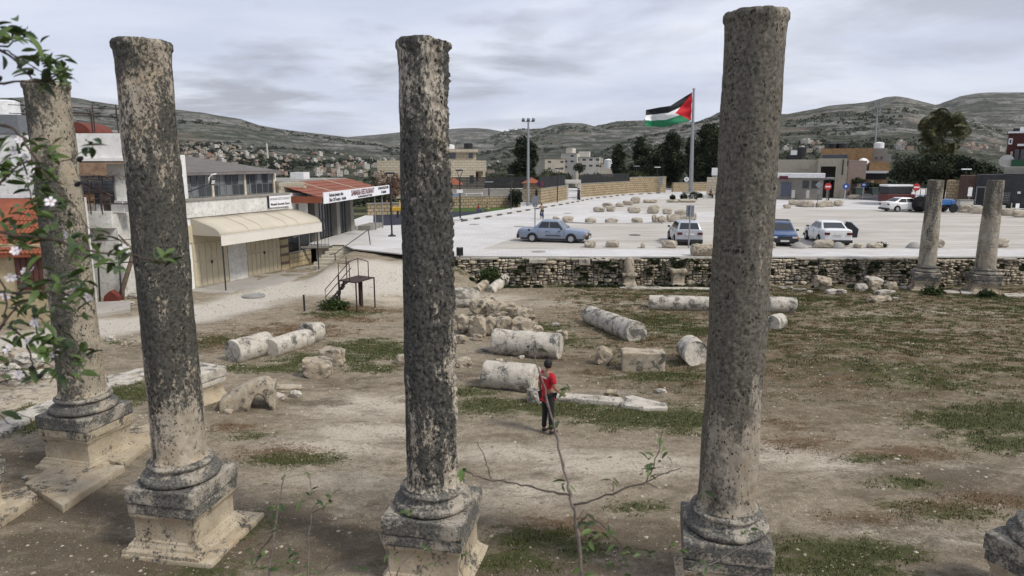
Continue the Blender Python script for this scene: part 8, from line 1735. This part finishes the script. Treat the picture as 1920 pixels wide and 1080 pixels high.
for px, py, sp, n in ((40, 60, 26, 10), (28, 78, 26, 6), (62, 108, 26, 7), (90, 118, 22, 8), (120, 128, 22, 9), (100, 145, 20, 5), (15, 80, 20, 3), (55, 135, 20, 3), (108, 160, 18, 4), (-5, 60, 20, 4), (165, 276, 16, 6), (60, 280, 22, 5), (40, 300, 30, 8), (80, 340, 32, 10), (20, 330, 30, 9), (70, 370, 34, 10), (120, 380, 22, 5), (10, 400, 30, 6), (30, 440, 32, 8), (75, 440, 26, 8), (180, 440, 22, 8), (200, 490, 26, 9), (220, 500, 18, 4), (308, 488, 18, 9), (140, 460, 18, 4), (20, 470, 26, 5), (60, 530, 34, 7), (90, 540, 26, 6), (130, 535, 22, 5), (160, 545, 22, 6), (150, 590, 18, 3), (100, 590, 18, 3), (20, 560, 30, 7), (50, 600, 26, 5), (80, 640, 26, 6), (110, 650, 26, 7), (160, 660, 24, 6), (70, 690, 22, 5), (30, 650, 26, 5), (110, 700, 20, 4), (150, 700, 12, 3), (10, 690, 20, 3), (30, 788, 10, 2)): leaves(AT, px, py, sp, n, y=r7.uniform(1.75, 2.0), L_=.052)
for px, py in ((25, 283), (42, 290), (36, 262), (95, 378), (65, 318), (125, 440), (233, 467), (45, 508), (62, 505), (40, 522), (138, 546), (126, 560), (165, 557), (65, 606), (72, 616), (15, 655), (78, 668), (55, 640), (18, 520), (100, 660), (12, 300), (52, 335), (28, 470), (8, 555), (35, 700)): blossom(AT, px, py, r7.uniform(1.75, 1.95)); (blossom(AT, px + r7.uniform(-8, 8), py + r7.uniform(-7, 7), 1.9, .013) if r7.random() < .4 else None)
for px, py in ((57, 135), (150, 298), (146, 345), (236, 478), (75, 705), (-2, 148), (60, 690)): q = MB(); q.lathe([(.1, -1), (.5, -.6), (.62, 0), (.45, .6), (.05, 1)], 9, sq=(1, .7)); o = q.obj('dry_almond', NUT, AT, loc=D3(px, py, y1), smooth=True); o.scale = (.012, .012, .016); o.rotation_euler = (.4, 1.2, 0)
for px, py, sp, n in ((35, 300, 34, 12), (70, 345, 34, 12), (20, 345, 30, 10), (60, 400, 34, 12), (20, 440, 30, 12), (100, 440, 26, 8), (170, 470, 28, 10), (50, 470, 30, 8), (45, 530, 34, 12), (90, 555, 28, 8), (140, 545, 26, 8), (25, 590, 34, 10), (60, 630, 30, 8), (100, 640, 30, 10), (20, 650, 30, 8), (150, 680, 22, 6), (95, 270, 20, 4), (15, 270, 28, 8), (40, 75, 24, 6), (110, 130, 20, 6), (85, 120, 22, 5)): more(px, py, sp, n, r7.uniform(1.75, 2.0))
o = EXL.obj('small_leaves', LEAFM.m, AT, smooth=True); o['kind'] = 'stuff'
print('LEAVES', LCNT)
SP = thing('almond_sapling', 'thin almond sapling with forked bare twigs and few leaves in the bottom centre', 'tree', (0, 0, 0)); y2 = 2.2
gnd = lambda px, y: (px, 540 + 1280 * ((CAMZ - gzf(0, y)) * math.cos(TH) - y * math.sin(TH)) / (y * math.cos(TH) + (CAMZ - gzf(0, y)) * math.sin(TH)) + 20, y)
g_ = lambda px, y: [gnd(px, y)]
shoot(SP, g_(1120, 2.3) + [(1095, 1180, 2.2), (1090, 1080), (1084, 1000), (1078, 960), (1070, 935), (1064, 905), (1054, 860), (1042, 815), (1032, 770), (1018, 715), (1006, 680), (1001, 652)], .0075, .0016, TWIG2, y2)
shoot(SP, [(1068, 928), (1030, 920), (985, 911), (950, 904), (915, 899), (890, 892), (868, 880)], .0038, .0015, y=y2); shoot(SP, [(920, 899), (913, 872), (906, 852), (895, 828)], .002, .001, y=y2); shoot(SP, [(1074, 948), (1110, 938), (1160, 920), (1205, 906), (1245, 888), (1276, 878)], .0038, .0015, y=y2); shoot(SP, [(1212, 904), (1226, 872), (1236, 840), (1244, 800)], .0022, .001, y=y2); shoot(SP, [(1150, 924), (1148, 908), (1155, 895)], .0015, .0008, y=y2); shoot(SP, [(1215, 905), (1235, 918)], .0018, .001, y=y2)
shoot(SP, [(1082, 985), (1100, 965), (1130, 985), (1155, 1010), (1180, 1040), (1215, 1070)], .003, .0015, y=y2); shoot(SP, [(1086, 1020), (1075, 985), (1095, 955)], .0018, .001, y=y2)
for px, py, sp, n in ((1001, 655, 8, 3), (1230, 870, 20, 10), (1245, 840, 14, 4), (1215, 885, 14, 4), (1152, 898, 8, 4), (1062, 908, 10, 4), (872, 880, 9, 4), (1065, 728, 10, 3), (1048, 735, 8, 2), (1100, 985, 24, 9), (1130, 1000, 22, 8), (1170, 1030, 22, 6), (1110, 1040, 22, 6), (1080, 1060, 18, 4), (1210, 1040, 16, 4), (1040, 805, 5, 2), (1150, 1065, 20, 5)): leaves(SP, px, py, sp, n, y=r7.uniform(2.1, 2.3), L_=.042, up=.2)
SP2 = thing('almond_shoots', 'two upright leafy almond shoots in the lower left foreground', 'shrub', (0, 0, 0)); y3 = 2.5
shoot(SP2, g_(500, 2.55) + [(503, 1150, 2.5), (506, 1060), (514, 1000), (520, 960), (528, 925), (533, 885)], .006, .0015, TWIG2, y3); shoot(SP2, g_(590, 2.55) + [(575, 1150, 2.5), (577, 1060), (580, 1000), (584, 960), (590, 945), (580, 890)], .004, .0012, TWIG2, y3); shoot(SP2, [(514, 1000), (490, 1030), (478, 1060)], .003, .001, y=y3); shoot(SP2, [(584, 965), (610, 948), (625, 938)], .0018, .001, y=y3)
for px, py, sp, n in ((532, 900, 6, 2), (518, 950, 14, 8), (512, 985, 14, 6), (580, 888, 6, 3), (582, 925, 8, 4), (600, 945, 14, 5), (620, 935, 10, 5), (478, 1035, 18, 8), (540, 1050, 16, 10), (590, 1070, 18, 6), (560, 945, 8, 2), (500, 1070, 16, 5)): leaves(SP2, px, py, sp, n, y=r7.uniform(2.4, 2.6), L_=.034)
SP3 = thing('almond_twigs', 'tangle of almond twigs in front of the middle and thickest column feet', 'shrub', (0, 0, 0))
for pts in ([(745, 1200), (735, 1100), (725, 1040), (712, 1000)], [(735, 1100), (750, 1060), (778, 1035), (790, 1020)], [(860, 1200), (870, 1100), (862, 1060), (872, 1020)], [(1290, 1200), (1300, 1110), (1330, 1060), (1400, 1020)], [(1280, 1200), (1275, 1100), (1262, 1050), (1255, 1010)], [(1300, 1110), (1380, 1090), (1440, 1060)]): shoot(SP3, pts, .003, .001, TWIG2, 2.3)
for px, py, sp, n in ((768, 960, 10, 5), (790, 1030, 12, 4), (730, 1040, 12, 4), (870, 1030, 12, 4), (1262, 1030, 18, 7), (1290, 1050, 16, 6), (1320, 922, 9, 4), (1400, 1000, 12, 5), (1340, 1060, 16, 4), (820, 1060, 12, 3), (680, 1060, 12, 2)): leaves(SP3, px, py, sp, n, y=2.3, L_=.034)
# ================================================================ air
b = MB(); b.b2(-10500, 10500, -2000, 10500, -45, 460)
hz_ = b.mesh('haze', []); hm = bpy.data.materials.new('haze_air'); hm.use_nodes = True; ht = hm.node_tree
for n_ in list(ht.nodes): ht.nodes.remove(n_)
ho = ht.nodes.new('ShaderNodeOutputMaterial'); hv = ht.nodes.new('ShaderNodeVolumePrincipled'); hv.inputs['Color'].default_value = (.86, .90, .97, 1); hv.inputs['Density'].default_value = 0.00003
ht.links.new(hv.outputs[0], ho.inputs['Volume']); hz_.materials.append(hm); tag(link('haze', hz_), kind='stuff')
